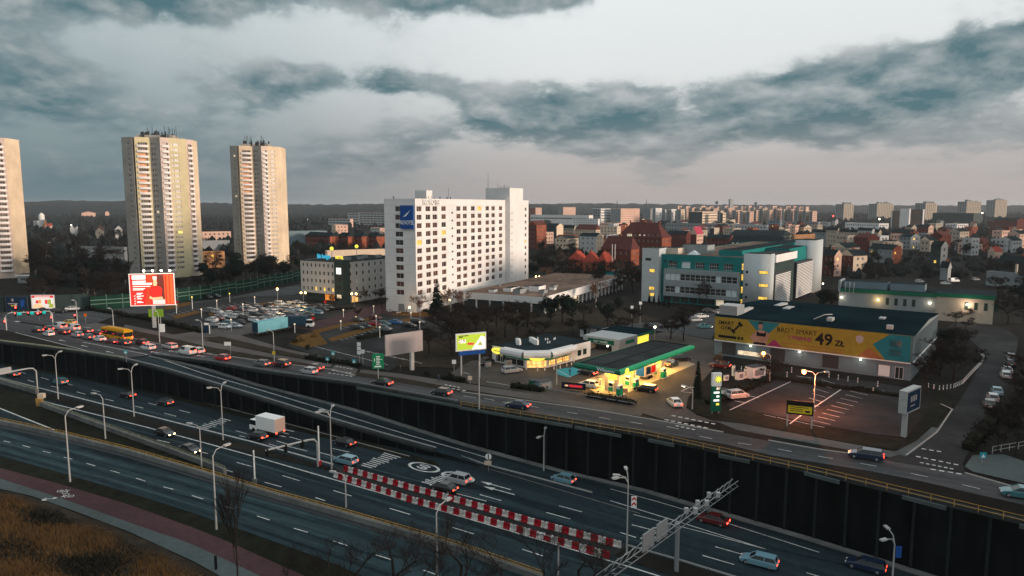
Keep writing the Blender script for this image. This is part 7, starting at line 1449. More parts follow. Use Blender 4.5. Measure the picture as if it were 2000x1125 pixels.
for (x, y, lab, m_, d) in ((1444, 742, 'white cabinet in the vacuum bay beside the pylon', 'white_paint', (1.6, 1.0, 1.8)), (1432, 735, 'slim white vacuum post in the bay beside the pylon', 'white_paint', (.5, .5, 2.4)), (1455, 740, 'white post unit right of the vacuum cabinet', 'white_paint', (.4, .4, 2.2)), (1475, 738, 'white and teal container at the gym fence', 'white_paint', (4.0, 2.2, 2.6)), (1062, 760, 'blue-grey skip on the forecourt edge', 'cladding_blue', (3.0, 1.6, 1.7)), (1042, 757, 'dark green waste bin beside the blue-grey skip', 'green_trim', (1.6, 1.2, 1.5)), (953, 718, 'dark goods cage in front of the shop window', 'steel', (1.4, .8, 1.3)), (992, 716, 'silver goods cage below the shop window', 'steel_pale', (1.6, .9, 1.6)), (1027, 718, 'white vending unit left of the entrance', 'white_paint', (.7, .7, 1.9)), (1170, 757, 'white payment terminal beside the nearest pump', 'cream', (.7, .7, 2.1)), (1414, 775, 'white cabinet stack behind the pylon', 'white_paint', (1.3, 1.0, 1.5)), (1418, 744, 'white panel stand behind the pylon', 'white_paint', (1.2, .4, 1.3)), (845, 611, 'white planter at the foot of the hotel corner', 'white_paint', (1.2, .8, .6)), (778, 612, 'second white planter in front of the hotel', 'white_paint', (1.2, .8, .6)), (761, 609, 'round white planter nearest the hotel corner', 'white_paint', (1.1, .9, .6))):
    P = at(x, y); r = thing('cabinet', P, radians(30), lab, 'cabinet'); w_, d_2, h_ = d
    MB().box((0, 0, h_ / 2 + .08), (w_, d_2, h_ - .1), m_).build('body', r); MB().box((0, 0, h_ + .08), (w_ + .1, d_2 + .1, .1), 'steel_dark').build('lid', r); MB().box((0, -d_2 / 2 - .02, h_ * .55), (w_ * .7, .03, h_ * .5), 'steel').build('door', r); MB().box((0, 0, .04), (w_ * .9, d_2 * .9, .08), 'black').build('base', r)
# street-side hedge fence in front of the pumps
P0 = [at(x, y) for x, y in ((1010, 758), (1080, 766), (1150, 778), (1238, 793))]
railing('fence', [p + Vector((0, 0, .05)) for p in P0], 'low steel rail along the forecourt hedge facing the street', 'steel', .6, 2.5, 1, 'steel_dark', 'fence', .2)
P = at(1120, 763); r, sh = board(P, radians(-20), 5.0, 1.3, .3, 'sign_navy', 'low dark advert banner on the forecourt hedge', 0, 'black', (-2, 2), .06, 'banner_board', depth=.12); sh(rect(.3, .9, .2, .8), 'poster_red'); sh(rect(.1, .25, .3, .7), 'poster_skin')
railing('railing', [at(x, y) for x, y in ((1938, 886), (1970, 880), (2010, 874), (2060, 868))], 'pale pedestrian railing at the right edge corner', 'steel_pale', 1.1, 1.8, 2, cat='railing')
# people
def person_mat(name, coat):
    m = bpy.data.materials.new(name); m.use_nodes = True; nt = m.node_tree; b = nt.nodes['Principled BSDF']; b.inputs['Roughness'].default_value = .9
    tc = nt.nodes.new('ShaderNodeTexCoord'); sp = nt.nodes.new('ShaderNodeSeparateXYZ'); nt.links.new(tc.outputs['Object'], sp.inputs[0]); dv = nt.nodes.new('ShaderNodeMath'); dv.operation = 'DIVIDE'; dv.inputs[1].default_value = 1.8; nt.links.new(sp.outputs[2], dv.inputs[0])
    r = nt.nodes.new('ShaderNodeValToRGB'); r.color_ramp.interpolation = 'CONSTANT'; e = r.color_ramp.elements
    while len(e) < 4: e.new(.5)
    for k, (p_, c_) in enumerate(((0, (.015, .015, .015)), (.05, (.02, .022, .03)), (.44, coat), (.86, (.42, .26, .2)))): e[k].position = p_; e[k].color = tuple(c_) + (1,)
    nt.links.new(dv.outputs[0], r.inputs[0]); nt.links.new(r.outputs[0], b.inputs['Base Color']); MT[name] = m; return m
def person_mesh(name, stride, mname):
    J = [((0, 0, .96), .15), ((0, 0, 1.15), .14), ((0, 0, 1.42), .17), ((0, 0, 1.53), .065), ((.01, 0, 1.62), .10), ((.015, 0, 1.74), .085)]; E = [(0, 1), (1, 2), (2, 3), (3, 4), (4, 5)]
    for s in (-1, 1):
        n = len(J); st = stride * s
        J += [((0, .10 * s, .90), .095), ((st * .45, .10 * s, .50), .07), ((st * .8 - .03, .10 * s, .09), .05), ((st * .8 + .15, .11 * s, .05), .045)]; E += [(0, n), (n, n + 1), (n + 1, n + 2), (n + 2, n + 3)]
        n = len(J); J += [((0, .20 * s, 1.41), .075), ((-st * .3, .25 * s, 1.14), .055), ((-st * .5 + .08, .24 * s, .90), .04), ((-st * .5 + .12, .23 * s, .80), .035)]; E += [(2, n), (n, n + 1), (n + 1, n + 2), (n + 2, n + 3)]
    me = bpy.data.meshes.new(name); me.from_pydata([j[0] for j in J], E, []); me.materials.append(MT[mname]); ob = bpy.data.objects.new(name, me); COL.objects.link(ob)
    md = ob.modifiers.new('skin', 'SKIN'); md.use_smooth_shade = True
    for k, v in enumerate(me.skin_vertices[0].data): v.radius = (J[k][1], J[k][1] * (.85 if k != 2 else 1.1)); v.use_root = (k == 0)
    ob.modifiers.new('subsurf', 'SUBSURF').levels = 1
    m2 = bpy.data.meshes.new_from_object(ob.evaluated_get(bpy.context.evaluated_depsgraph_get())); bpy.data.objects.remove(ob); m2.name = name; return m2
PM = {}
for nm, coat, st in (('black', (.02, .02, .024), .35), ('navy', (.02, .03, .06), .3), ('grey', (.10, .10, .11), .05)): person_mat('clothes_' + nm, coat); PM[nm] = person_mesh('person_' + nm, st, 'clothes_' + nm)
hairm = MB().ball((-.02, 0, 1.74), .105, 'black', 8).mesh('hair')
for (x, y, nm, hd, lab) in ((782, 729, 'black', hst + pi, 'person in a black coat walking on the pavement below the blank billboard'), (857, 747, 'navy', hst, 'person in dark clothes walking by the crossing left of the filling station'), (541, 695, 'black', hst, 'person in black walking behind the lamp with the diamond sign'), (1113, 734, 'navy', radians(200), 'person in dark clothes crossing the blue paved bay'), (790, 613, 'grey', 0.5, 'left of two people standing at the hotel corner'), (794, 613, 'black', 2.5, 'right of two people standing at the hotel corner'), (455, 585, 'black', 1.0, 'person in dark clothes standing by the noise barrier')):
    P = at(x, y, .05); r = thing('person', P, hd, lab, 'person'); obj('body', PM[nm], r); obj('hair', hairm, r)
# ================================================================== trees
def bare_tree(seed, H, spread, upright=.6, levels=5, m='twig', mt='bark', split=4, r0=None, rm=.026):
    rnd = random.Random(seed); tr, cr = MB(), MB()
    def grow(p, d, L, r, lv):
        r = max(r, rm)
        q = p + d * L * .5 + Vector((rnd.uniform(-1, 1), rnd.uniform(-1, 1), rnd.uniform(-.3, .6))) * L * .06; e = q + (d + Vector((rnd.uniform(-1, 1), rnd.uniform(-1, 1), .35)) * .18).normalized() * L * .5
        b = tr if lv <= 1 else cr
        b.tube([tuple(p), tuple(q), tuple(e)] if lv < 3 else [tuple(p), tuple(e)], [r, r * .8, r * .6] if lv < 3 else [r, r * .5], mt if lv <= 1 else m, 6 if lv == 0 else 4 if lv == 1 else 3, False)
        if lv >= levels: return
        n = split + (1 if lv >= 2 else 0)
        for k in range(n):
            t = rnd.uniform(.35, 1.0) if k else 1.0; s = p.lerp(e, t); an = rnd.uniform(0, 2 * pi)
            side = Vector((cos(an), sin(an), rnd.uniform(.0, .5))); nd_ = (d * upright + side * spread).normalized(); nd_.z = max(nd_.z, -.1)
            grow(s, nd_, L * rnd.uniform(.52, .74), r * rnd.uniform(.45, .6), lv + 1)
    grow(Vector((0, 0, 0)), Vector((0, 0, 1)), H * .38, r0 or H * .018, 0)
    zm = 10.0 / max(v[2] for v in cr.v)
    for q in (tr, cr): q.v = [(v[0] * zm, v[1] * zm, v[2] * zm) for v in q.v]
    return tr.mesh('trunk'), cr.mesh('crown')
def conifer(seed, H, R, m='needle', dens=1.0):
    rnd = random.Random(seed); tr = MB().tube([(0, 0, 0), (0, 0, H * .95)], [H * .016, .03], 'bark', 6); cr = MB(); n = int(26 * dens)
    for k in range(n):
        z = H * (.06 + .92 * k / n); rr = R * (1 - (z / H)) ** .85 + .15
        nb = int(9 + 8 * rr / R * 1.4)
        for j in range(nb):
            an = rnd.uniform(0, 2 * pi); l = rr * rnd.uniform(.7, 1.12); dx, dy = cos(an), sin(an); w = .16 * rr + .18
            tip = (dx * l, dy * l, z - l * .28 + rnd.uniform(-.2, .2)); a = (-dy * w + dx * l * .45, dx * w + dy * l * .45, z - l * .05); c = (dy * w + dx * l * .45, -dx * w + dy * l * .45, z - l * .05)
            cr.face([(0, 0, z + .1), a, tip], m); cr.face([(0, 0, z + .1), tip, c], m)
    return tr.mesh('trunk'), cr.mesh('crown')
def clumpy(seed, H, R, m='needle', n=900, base=.25):
    rnd = random.Random(seed); tr = MB(); tr.tube([(0, 0, 0), (.2, 0, H * .4), (0, .1, H * .85)], [H * .022, H * .016, .03], 'bark', 6); cr = MB()
    lobes = [(Vector((rnd.uniform(-.5, .5) * R, rnd.uniform(-.5, .5) * R, H * rnd.uniform(base + .15, .85))), R * rnd.uniform(.35, .6)) for _ in range(9)]
    for k in range(5): c = lobes[k][0]; tr.tube([(0, 0, H * .3), tuple(c)], [H * .01, .03], 'bark', 4, False)
    for _ in range(n):
        c, r = rnd.choice(lobes); d = Vector((rnd.gauss(0, 1), rnd.gauss(0, 1), rnd.gauss(0, 1))).normalized(); p = c + d * r * rnd.uniform(.55, 1.05); s = rnd.uniform(.22, .5)
        u = Vector((rnd.gauss(0, 1), rnd.gauss(0, 1), rnd.gauss(0, 1))).normalized() * s; v = d.cross(u).normalized() * s
        cr.face([tuple(p - u), tuple(p + v), tuple(p + u + d * .2)], m); cr.face([tuple(p - v), tuple(p + u), tuple(p + d * s)], m)
    return tr.mesh('trunk'), cr.mesh('crown')
PR = {}
for k in range(4): PR['bare%d' % k] = bare_tree(11 + k, 10, (.75, .9, .65, .8)[k], .6, 5, 'twig', 'bark', 4)
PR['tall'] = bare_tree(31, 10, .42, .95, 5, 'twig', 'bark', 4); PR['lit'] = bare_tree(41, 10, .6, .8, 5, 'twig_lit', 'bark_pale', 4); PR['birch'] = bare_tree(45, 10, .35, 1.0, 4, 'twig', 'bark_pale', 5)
PR['near0'] = bare_tree(61, 10, .8, .7, 6, 'twig', 'bark', 3, None, .007); PR['near1'] = bare_tree(62, 10, .65, .8, 6, 'twig', 'bark', 3, None, .007); PR['slim'] = bare_tree(64, 10, .30, 1.1, 5, 'twig', 'bark', 4, .09, .007)
PR['fine'] = bare_tree(51, 10, .8, .7, 6, 'twig', 'bark', 3)
PR['con0'] = conifer(1, 10, 2.3); PR['con1'] = conifer(2, 10, 1.1, dens=1.2); PR['pine0'] = clumpy(3, 10, 3.6); PR['pine1'] = clumpy(4, 10, 3.0); PR['bush'] = clumpy(6, 10, 5.5, 'hedge', 700, -.1); PR['amber'] = clumpy(8, 10, 5.5, 'autumn_grass', 600, -.1)
def tree(kind, P, H, lab, name='bare_tree', cat='tree', group=None, sx=1.0):
    t, c = PR[kind]; r = thing(name, P, random.uniform(0, 6.28), lab, cat, group); s = H / 10.0; r.scale = (s * sx, s * sx, s); obj('trunk', t, r); obj('crown', c, r); return r
def tree_px(kind, x, y, yt, lab, name='bare_tree', zf=0.0, sx=1.0, group=None, cat='tree'):
    P = on(x, y, zf) if callable(zf) else at(x, y, zf); P = Vector(P); P.z -= .1; return tree(kind, P, max(1.0, topz(P, yt) - P.z), lab, name, cat, group, sx)
tree_px('con0', 854, 614, 543, 'tall pointed conifer in front of the white hotel', 'conifer_tree', sx=1.35)
tree_px('con1', 1362, 777, 702, 'dark columnar cypress at the filling station exit', 'cypress_tree', sx=1.5)
for i, x in enumerate((1268, 1277, 1286, 1297, 1306)): tree_px('con1', x, 590 + i * 2.6, 571 + i * 2.4, f'small dark thuja below the teal offices, {ordn(i)} from the left', 'thuja_tree', sx=1.7, group='thujas below the teal offices')
for i, (x, y, yt) in enumerate(((1075, 630, 578), (1098, 632, 570), (1117, 626, 578), (1187, 640, 590), (1026, 612, 588), (1168, 612, 586), (1208, 610, 580), (1060, 618, 586))): tree_px('pine%d' % (i % 2), x, y, yt, f'dark bushy pine in front of the low hotel wing, {ordn(sorted([1075, 1098, 1117, 1187, 1026, 1168, 1208, 1060]).index(x))} from the left', 'pine_tree', sx=1.0, group='pines in front of the low hotel wing')
front = [(1045, 676, 640, 'bare3'), (1120, 655, 618, 'fine'), (1150, 660, 622, 'bare1'), (1205, 652, 612, 'bare0'), (1235, 640, 600, 'bare2'), (895, 650, 598, 'fine'), (970, 640, 588, 'bare1'), (1000, 630, 590, 'bare3'), (915, 640, 592, 'bare2'), (945, 690, 640, 'bare0'), (875, 640, 590, 'bare0'), (1140, 632, 590, 'fine'), (882, 696, 610, 'bare1'), (905, 680, 606, 'bare0'), (953, 668, 590, 'fine'), (987, 660, 586, 'bare2'), (930, 650, 600, 'bare3'), (1010, 655, 610, 'bare0'), (862, 660, 612, 'bare2'), (838, 690, 634, 'bare3'), (1030, 640, 595, 'bare1'), (1060, 660, 625, 'bare2')]
for i, (x, y, yt, k) in enumerate(sorted(front)): tree_px(k, x, y, yt, f'large bare tree between hotel and filling station, {ordn(i)} from the left', group='bare trees between hotel and filling station', sx=1.45)
for (x, y, yt, k, lab) in ((1310, 662, 604, 'bare1', 'spreading bare tree beside the yard, left of a pair'), (1335, 666, 606, 'fine', 'spreading bare tree beside the yard, right of a pair'), (1262, 660, 630, 'bare3', 'small bare tree behind the car wash'), (1164, 600, 546, 'lit', 'pale bare tree against the white fascia of the hotel wing'), (820, 620, 575, 'lit', 'young pale bare tree at the hotel corner'), (880, 612, 562, 'lit', 'reddish bare tree against the bright hotel wall'), (905, 608, 566, 'lit', 'second reddish bare tree against the bright hotel wall'), (747, 612, 580, 'bare2', 'dark bare tree at the left foot of the white hotel'), (700, 625, 600, 'tall', 'slim bare sapling on the hotel forecourt'), (1500, 748, 690, 'bare0', 'small bare tree in front of the banner'), (1380, 602, 545, 'fine', 'bare tree in front of the teal office windows'), (1440, 600, 560, 'bare3', 'second bare tree below the teal office windows'), (1835, 735, 655, 'bare1', 'dark bare tree at the right corner of the gym'), (1862, 742, 660, 'bare0', 'second dark bare tree right of the gym'), (1810, 770, 690, 'fine', 'dark bare tree behind the corner billboard'), (1880, 700, 640, 'bare2', 'dark bare tree where the side street bends'), (1345, 630, 596, 'bare2', 'bare tree at the back of the yard'), (1850, 690, 640, 'pine0', 'dark evergreen behind the gym side wall'), (655, 600, 575, 'bare3', 'small bare tree in front of the budget hotel'), (745, 595, 560, 'bare3', 'bare tree in front of the budget hotel right wing'), (715, 596, 562, 'fine', 'second bare tree in front of the budget hotel right wing')): tree_px(k, x, y, yt, lab, sx=1.2, name='bare_tree' if 'pine' not in k else 'pine_tree')
for i, (x, y, yt) in enumerate(((1998, 770, 690), (1985, 830, 750), (1962, 862, 790), (1996, 800, 710), (1948, 884, 815), (2005, 860, 730), (1985, 890, 810))): tree_px('bare%d' % (i % 4), x, y, yt, f'dark bare tree at the right edge beyond the side street, {ordn(i)} counted downwards', group='bare trees at the right edge', sx=1.1)
# slim tree and shrubs in the foreground
tree_px('slim', 465, 1150, 880, 'tall slim bare tree rising beside the near road', zf=nz, sx=.8)
for i, (x, y, yt, k) in enumerate(((640, 1160, 1060, 'near0'), (700, 1175, 1040, 'near1'), (770, 1170, 1000, 'near0'), (905, 1180, 1010, 'near1'), (980, 1180, 1040, 'near0'), (1060, 1185, 1040, 'near1'), (1130, 1190, 1020, 'near0'), (560, 1150, 1075, 'near1'), (830, 1178, 1050, 'near0'))): tree_px(k, x, y, yt, f'bare shrub at the bottom edge, {ordn(sorted([640, 700, 770, 905, 980, 1060, 1130, 560, 830]).index(x))} from the left', 'bare_shrub', zf=nz, sx=1.1, group='bare shrubs along the bottom edge', cat='shrub')
P = on(422, 1112, nz); r = thing('marker_post', P, 0, 'short black post beside the footpath', 'post'); MB().bx(-.12, .12, -.12, .12, 0, 1.7, 'black').build('post', r); MB().bx(-.15, .15, -.15, .15, 1.7, 1.8, 'steel_dark').build('cap', r)
# hedges and planted beds
hedges = [((600, 700), (700, 716), 1.2, 'clipped hedge along the access road edge'), ((700, 664), (760, 652), 1.5, 'dark hedge in the visitor car park behind the blank billboard'), ((1000, 757), (1060, 765), 1.4, 'dark hedge on the forecourt edge facing the street'), ((1150, 775), (1235, 790), 1.2, 'dark hedge below the pumps facing the street'), ((640, 607), (690, 603), .9, 'low hedge on the hotel forecourt'), ((820, 606), (850, 612), 1.0, 'low hedge at the foot of the white hotel'), ((868, 740), (905, 746), 1.3, 'rounded dark hedge at the forecourt entrance'), ((600, 598), (640, 605), .9, 'low hedge in front of the budget hotel'), ((1385, 790), (1500, 742), 1.2, 'scrubby hedge between the pylon and the gym car park'), ((1480, 735), (1760, 775), .8, 'rough dark hedge strip along the front of the gym'), ((170, 604), (330, 632), 1.4, 'dark hedge bank at the left of the hotel car park'), ((330, 634), (400, 650), 1.4, 'dark hedge bank at the lower left corner of the hotel car park'), ((1890, 880), (1960, 800), 1.6, 'dark scrub along the far side of the side street')]
for (p0, p1, hh, lab) in hedges:
    A, B = at(*p0), at(*p1); d = B - A; n = max(10, int(d.length * 34)); hb = MB(); w = 1.1
    for _ in range(n):
        t = random.random(); p = d * t + Vector((random.uniform(-w, w), random.uniform(-w, w), random.uniform(.1, hh) * (.7 + .3 * sin(t * 19)))); u = Vector((random.gauss(0, 1), random.gauss(0, 1), random.gauss(0, 1))).normalized() * random.uniform(.2, .45); v = Vector((random.gauss(0, 1), random.gauss(0, 1), random.gauss(0, 1))).normalized() * .35
        hb.face([tuple(p - u), tuple(p + v), tuple(p + u)], 'hedge')
    r = thing('hedge', A, 0, lab, 'hedge'); hb.build('leaves', r); MB().sweep([(0, 0, 0), tuple(d)], 1.6, hh * .6, 'hedge').build('core', r)
for i, (x, y, H, k, lab) in enumerate(((508, 638, 2.6, 'amber', 'bright amber shrub at the end of the teal trailer'), (588, 668, 2.2, 'amber', 'amber shrub below the white-cabbed lorry'), (612, 660, 2.0, 'amber', 'amber shrub right of the white-cabbed lorry'), (600, 640, 1.8, 'amber', 'orange shrub by the red banner flag'), (575, 672, 1.6, 'bush', 'dark round shrub below the teal trailer'), (600, 684, 1.6, 'bush', 'dark round shrub on the access road bank'), (1838, 598, 3.0, 'bush', 'left of three dark bushes against the warehouse'), (1852, 600, 3.0, 'bush', 'middle of three dark bushes against the warehouse'), (1868, 602, 2.6, 'bush', 'right of three dark bushes against the warehouse'), (835, 735, 1.4, 'bush', 'dark shrub on the lawn beside the billboard post'), (1400, 705, 2.2, 'amber', 'orange-lit shrub behind the cypress'))): tree(k, at(x, y, -.2), H, lab, 'shrub', 'shrub', None, 1.2)
# woodland, tree by tree
def wood(poly, n, hmin, hmax, kinds, lab, grp):
    xs = [p[0] for p in poly]; ys = [p[1] for p in poly]; k = 0; g = 0
    while k < n and g < n * 30:
        g += 1; x, y = random.uniform(min(xs), max(xs)), random.uniform(min(ys), max(ys)); ins = False
        for (x1, y1), (x2, y2) in zip(poly, poly[1:] + poly[:1]):
            if (y1 > y) != (y2 > y) and x < (x2 - x1) * (y - y1) / (y2 - y1) + x1: ins = not ins
        if not ins: continue
        tree(random.choice(kinds), at(x, y, -.1), random.uniform(hmin, hmax), lab, 'bare_tree', 'tree', grp, random.uniform(1.0, 1.5)); k += 1
BK_ = ['bare0', 'bare1', 'bare2', 'bare3', 'fine', 'bare1', 'pine1']
wood([(50, 470), (245, 470), (250, 590), (60, 600)], 80, 8, 14, BK_ + ['birch'], 'dark tree of the wood between the two left tower blocks', 'trees between the two left tower blocks')
wood([(395, 512), (590, 512), (590, 540), (395, 572)], 36, 6, 11, BK_ + ['pine0'], 'dark tree of the belt behind the green barrier', 'trees behind the green barrier')
wood([(250, 560), (395, 556), (395, 572), (250, 590)], 16, 4, 7, BK_, 'low dark tree at the foot of the left tower block', 'trees at the foot of the left tower block')
wood([(565, 480), (640, 486), (750, 500), (590, 512)], 14, 8, 12, BK_, 'dark tree behind the budget hotel', 'trees behind the budget hotel')
wood([(1035, 490), (1200, 500), (1262, 530), (1260, 580), (1140, 570), (1035, 545)], 50, 6, 11, BK_ + ['lit', 'pine0'], 'dark tree in the park behind the low hotel wing', 'trees behind the low hotel wing')
wood([(1605, 470), (1760, 480), (2000, 480), (2000, 545), (1610, 560)], 50, 6, 10, BK_, 'dark tree among the houses right of the teal offices', 'trees among the houses on the right')
wood([(1940, 560), (2010, 550), (2010, 640), (1950, 640)], 14, 5, 9, BK_, 'dark tree at the far end of the side street', 'trees at the end of the side street')
wood([(1600, 585), (1640, 580), (1640, 600), (1600, 605)], 6, 4, 7, BK_, 'dark tree between the teal offices and the warehouse', 'trees between the teal offices and the warehouse')
wood([(1880, 600), (1930, 600), (1900, 650), (1850, 650)], 8, 4, 7, BK_, 'dark tree behind the gym on the right', 'trees behind the gym on the right')

# ================================================================== the town beyond
def far(xl, xc, xr, yb, yt, wl_, wr_, lab, name='apartment_block', cat='building', **k): return blk(name, lab, cat, xl, xc, xr, yb, yt, wl_, wr_, **k)
far(1033, 1046, 1058, 428, 406, 'brick', 'pink_wall', 'red and white block just right of the hotel on the skyline'); far(1090, 1100, 1124, 427, 405, 'slab_grey', 'pink_wall', 'red-striped block with grey side, second right of the hotel on the skyline')
far(1036, 1150, 1158, 448, 421, 'white_render', 'white_render', 'long low pale factory with a strip of dark windows', 'factory', pitch=5, win=(3.6, 2.2), fl=8); far(1118, 1168, 1171, 452, 428, 'white_render', 'white_render', 'low white building in front of the long factory', 'building', pitch=4)
far(1156, 1173, 1192, 446, 408, 'slab_grey', 'white_render', 'white-fronted slab with bold window bands right of the factory', pitch=4, win=(2.6, 2.0), fl=4)
far(1192, 1212, 1256, 446, 408, 'slab_grey', 'pink_wall', 'wide pink slab block left of the brick school roof', pitch=4, fl=3.2); far(1255, 1270, 1274, 440, 408, 'slab_grey', 'slab_grey', 'dark narrow slab right of the wide pink block'); far(1272, 1280, 1292, 438, 407, 'slab_grey', 'white_render', 'first slim white tower right of the wide pink slab'); far(1290, 1299, 1306, 437, 410, 'slab_grey', 'white_render', 'second slim white tower right of the wide pink slab'); far(1303, 1311, 1320, 437, 409, 'slab_grey', 'white_render', 'third slim white tower right of the wide pink slab')
x = 1322; i = 0
while x < 1588:
    w = random.choice((11, 13, 15, 18)); up = random.uniform(-3, 3); s = .35 + .25 * random.random(); y0 = 404 if x < 1420 else 406
    far(x, x + w * s, x + w, 440 + up * .3, y0 + 5 + up, 'slab_grey', 'pink_wall' if i % 3 else 'cream', f'panel block of the long sunlit estate on the skyline, {ordn(i)} from the left', group='panel blocks of the sunlit estate', pitch=5, win=(2.6, 1.8)); x += w * .92; i += 1
x = 1318; i = 0
while x < 1580:
    w = random.choice((9, 12, 14)); far(x, x + w * .4, x + w, 424, 403 + random.uniform(-1, 2), 'slab_grey', 'pink_wall', f'far panel block peeping over the sunlit estate, {ordn(i)} from the left', group='far panel blocks behind the estate', wins=False); x += w * 1.15; i += 1
far(1422, 1425, 1431, 425, 389, 'slab_grey', 'slab_grey', 'lone dark tower above the sunlit estate', wins=False); far(1345, 1371, 1406, 446, 414, 'dark_clad', 'cream', 'cream office with rows of dark windows and grey side', pitch=4.2, win=(2.8, 1.8), fl=4.2); far(1406, 1411, 1417, 446, 416, 'dark_clad', 'cream', 'narrow cream end of the dark-windowed office', pitch=4.2, win=(2.8, 1.8), fl=4.2); far(1318, 1330, 1345, 438, 412, 'slab_grey', 'pink_wall', 'blank pink gable block left of the cream office', wins=False)
for (xl, xc, xr, yb, yt, m_, lab) in ((1300, 1425, 1430, 455, 438, 'slab_grey', 'long low grey hall behind the brick school'), (1433, 1498, 1501, 458, 440, 'grey_render', 'long low grey hall with many small windows in mid distance'), (1500, 1523, 1527, 455, 431, 'cladding_blue', 'blue-grey box with flat roof in mid distance'), (1528, 1598, 1602, 448, 434, 'slab_grey', 'low grey hall right of the blue-grey box'), (1596, 1618, 1622, 446, 434, 'grey_render', 'low pale hall with white end near the tenements'), (1650, 1716, 1735, 452, 437, 'white_render', 'low white flat-roofed hall left of the black glass office'), (1845, 1868, 1890, 456, 438, 'white_render', 'cream flat-roofed building on the right hillside'), (1864, 1898, 1902, 492, 476, 'grey_render', 'small pale flat-roofed building right of the dark block')): far(xl, xc, xr, yb, yt, m_, m_, lab, 'hall', pitch=4, win=(2, 1.6), fl=4)
for (xl, xc, xr, yt, yb, lab) in ((1630, 1647, 1666, 399, 430, 'grey tower pair on the right skyline, first from the left'), (1695, 1712, 1744, 398, 428, 'grey tower cluster on the right skyline, second from the left'), (1785, 1806, 1828, 397, 434, 'grey tower cluster behind the black glass office, third from the left'), (1868, 1886, 1914, 394, 430, 'pinkish tower cluster on the right skyline, fourth from the left'), (1924, 1942, 1965, 391, 426, 'dark tower cluster on the right skyline, farthest right')):
    r, P, wr, wl, hh = far(xl, xc, xr, yb, yt, 'slab_grey', 'beige', lab, pitch=6, win=(3, 1.8))
    for k in range(5): MB().bx(wr * (.1 + .16 * k), wr * (.2 + .16 * k), 2, 10, hh, hh + random.uniform(2, 6), 'slab_grey').build('roof_house', r)
r, P, wr, wl, hh = far(1757, 1773, 1800, 448, 410, 'black', 'black', 'black glass office with white edges on the right', 'office_building', wins=False); MB().bx(-1, 2, -1.5, wl + .5, 0, hh + 2, 'white_render').build('white_fin', r); MB().bx(wr - 1, wr + 2, -1.5, 1, 0, hh + 1, 'white_render').build('white_fin', r)
far(1739, 1741, 1757, 446, 412, 'white_render', 'black', 'narrow black slab with white edge left of the black glass office', 'office_building', wins=False); far(1820, 1900, 1918, 440, 417, 'dark_clad', 'dark_clad', 'long black low slab behind the trees on the right', wins=False)
# brick school and its neighbour
r, P, wr, wl, hh = far(1206, 1292, 1310, 506, 465, 'brick_dark', 'brick', 'big dark red brick school with a huge hipped tile roof', 'brick_school', sep=True, roof='hip', rm='tile_dark', rh=10.5, pitch=3.4, fl=4.2, lit=.03, chim=3)
for k in range(8):
    y = wl * (.1 + .1 * k); lit = k in (3, 4)
    dm = MB().bx(.6, 3.2, y - .8, y + .8, hh + .3, hh + 2.6, 'tile_dark', 'tile_dark').build('dormer', r); put_window(dm, (.6, y + .8), (0, -1), .2, hh + .6, -.05, window_mesh(1.2, 1.5, 'lit_pale' if lit else 'glass', 'window_white', 2, 2))
g = MB(); y = wl * .72; g.face([(-.3, y + 3.5, hh), (-.3, y - 3.5, hh), (-.3, y, hh + 5)], 'brick'); g.face([(-.3, y - 3.5, hh), (6, y, hh + 5), (-.3, y, hh + 5)], 'tile_dark'); g.face([(-.3, y + 3.5, hh), (-.3, y, hh + 5), (6, y, hh + 5)], 'tile_dark'); g.build('gable', r)
for k in range(3): put_window(r, (-.3, wl * .72 + 1.8), (0, -1), k * 1.3, hh + .6, -.05, window_mesh(1.0, 1.8, 'lit_pale', 'window_white', 1, 2))
far(1174, 1232, 1248, 520, 488, 'brick_dark', 'brick', 'second dark brick building with steep mansard left of the school', 'brick_building', roof='mansard', rm='tile_dark', rh=8, sep=True, pitch=3.6, fl=4, chim=1)
for i, (xl, xc, xr, yb, yt) in enumerate(((1108, 1130, 1150, 528, 510), (1138, 1155, 1172, 530, 512), (1164, 1182, 1200, 532, 513))): far(xl, xc, xr, yb, yt, 'brick', 'brick', f'small villa with bright red hipped roof below the brick school, {ordn(i)} from the left', 'villa', 'house', roof='hip', rm='tile_red', rh=5.5, chim=1, group='red-roofed villas')
r = thing('twin_chimney', at(1197, 530), 0, 'pair of slim silver flues in front of the brick buildings', 'chimney'); Hh = topz(at(1197, 530), 477)
for s in (-.6, 1.0): MB().cyl((s, 0, 0), .28, Hh, 'steel_pale', 8).build('flue', r)
MB().bx(-.8, 1.2, -.1, .1, Hh * .5, Hh * .5 + .2, 'steel').build('bracket', r)
far(1170, 1203, 1208, 548, 514, 'sign_teal', 'sign_teal', 'low teal shed below the red villas', 'shed', h=4.0, wins=False); far(1208, 1240, 1244, 548, 514, 'pink_wall', 'brick', 'graffiti-covered low kiosk right of the teal shed', 'kiosk', h=4.0, wins=False)
far(1030, 1048, 1067, 486, 440, 'brick_dark', 'brick', 'orange brick tenement right behind the hotel edge', 'tenement', sep=True, roof='gable', rm='tile_dark', rh=4, pitch=3.2, fl=3.8); far(1064, 1087, 1100, 470, 442, 'dark_clad', 'cream', 'dark tenement with cream gable wall', 'tenement', roof='gable', rm='roof_slate', rh=3, winR=False); far(1098, 1121, 1124, 466, 446, 'beige', 'beige', 'low beige tenement with black roof', 'tenement', roof='gable', rm='roof_slate', rh=3.5)
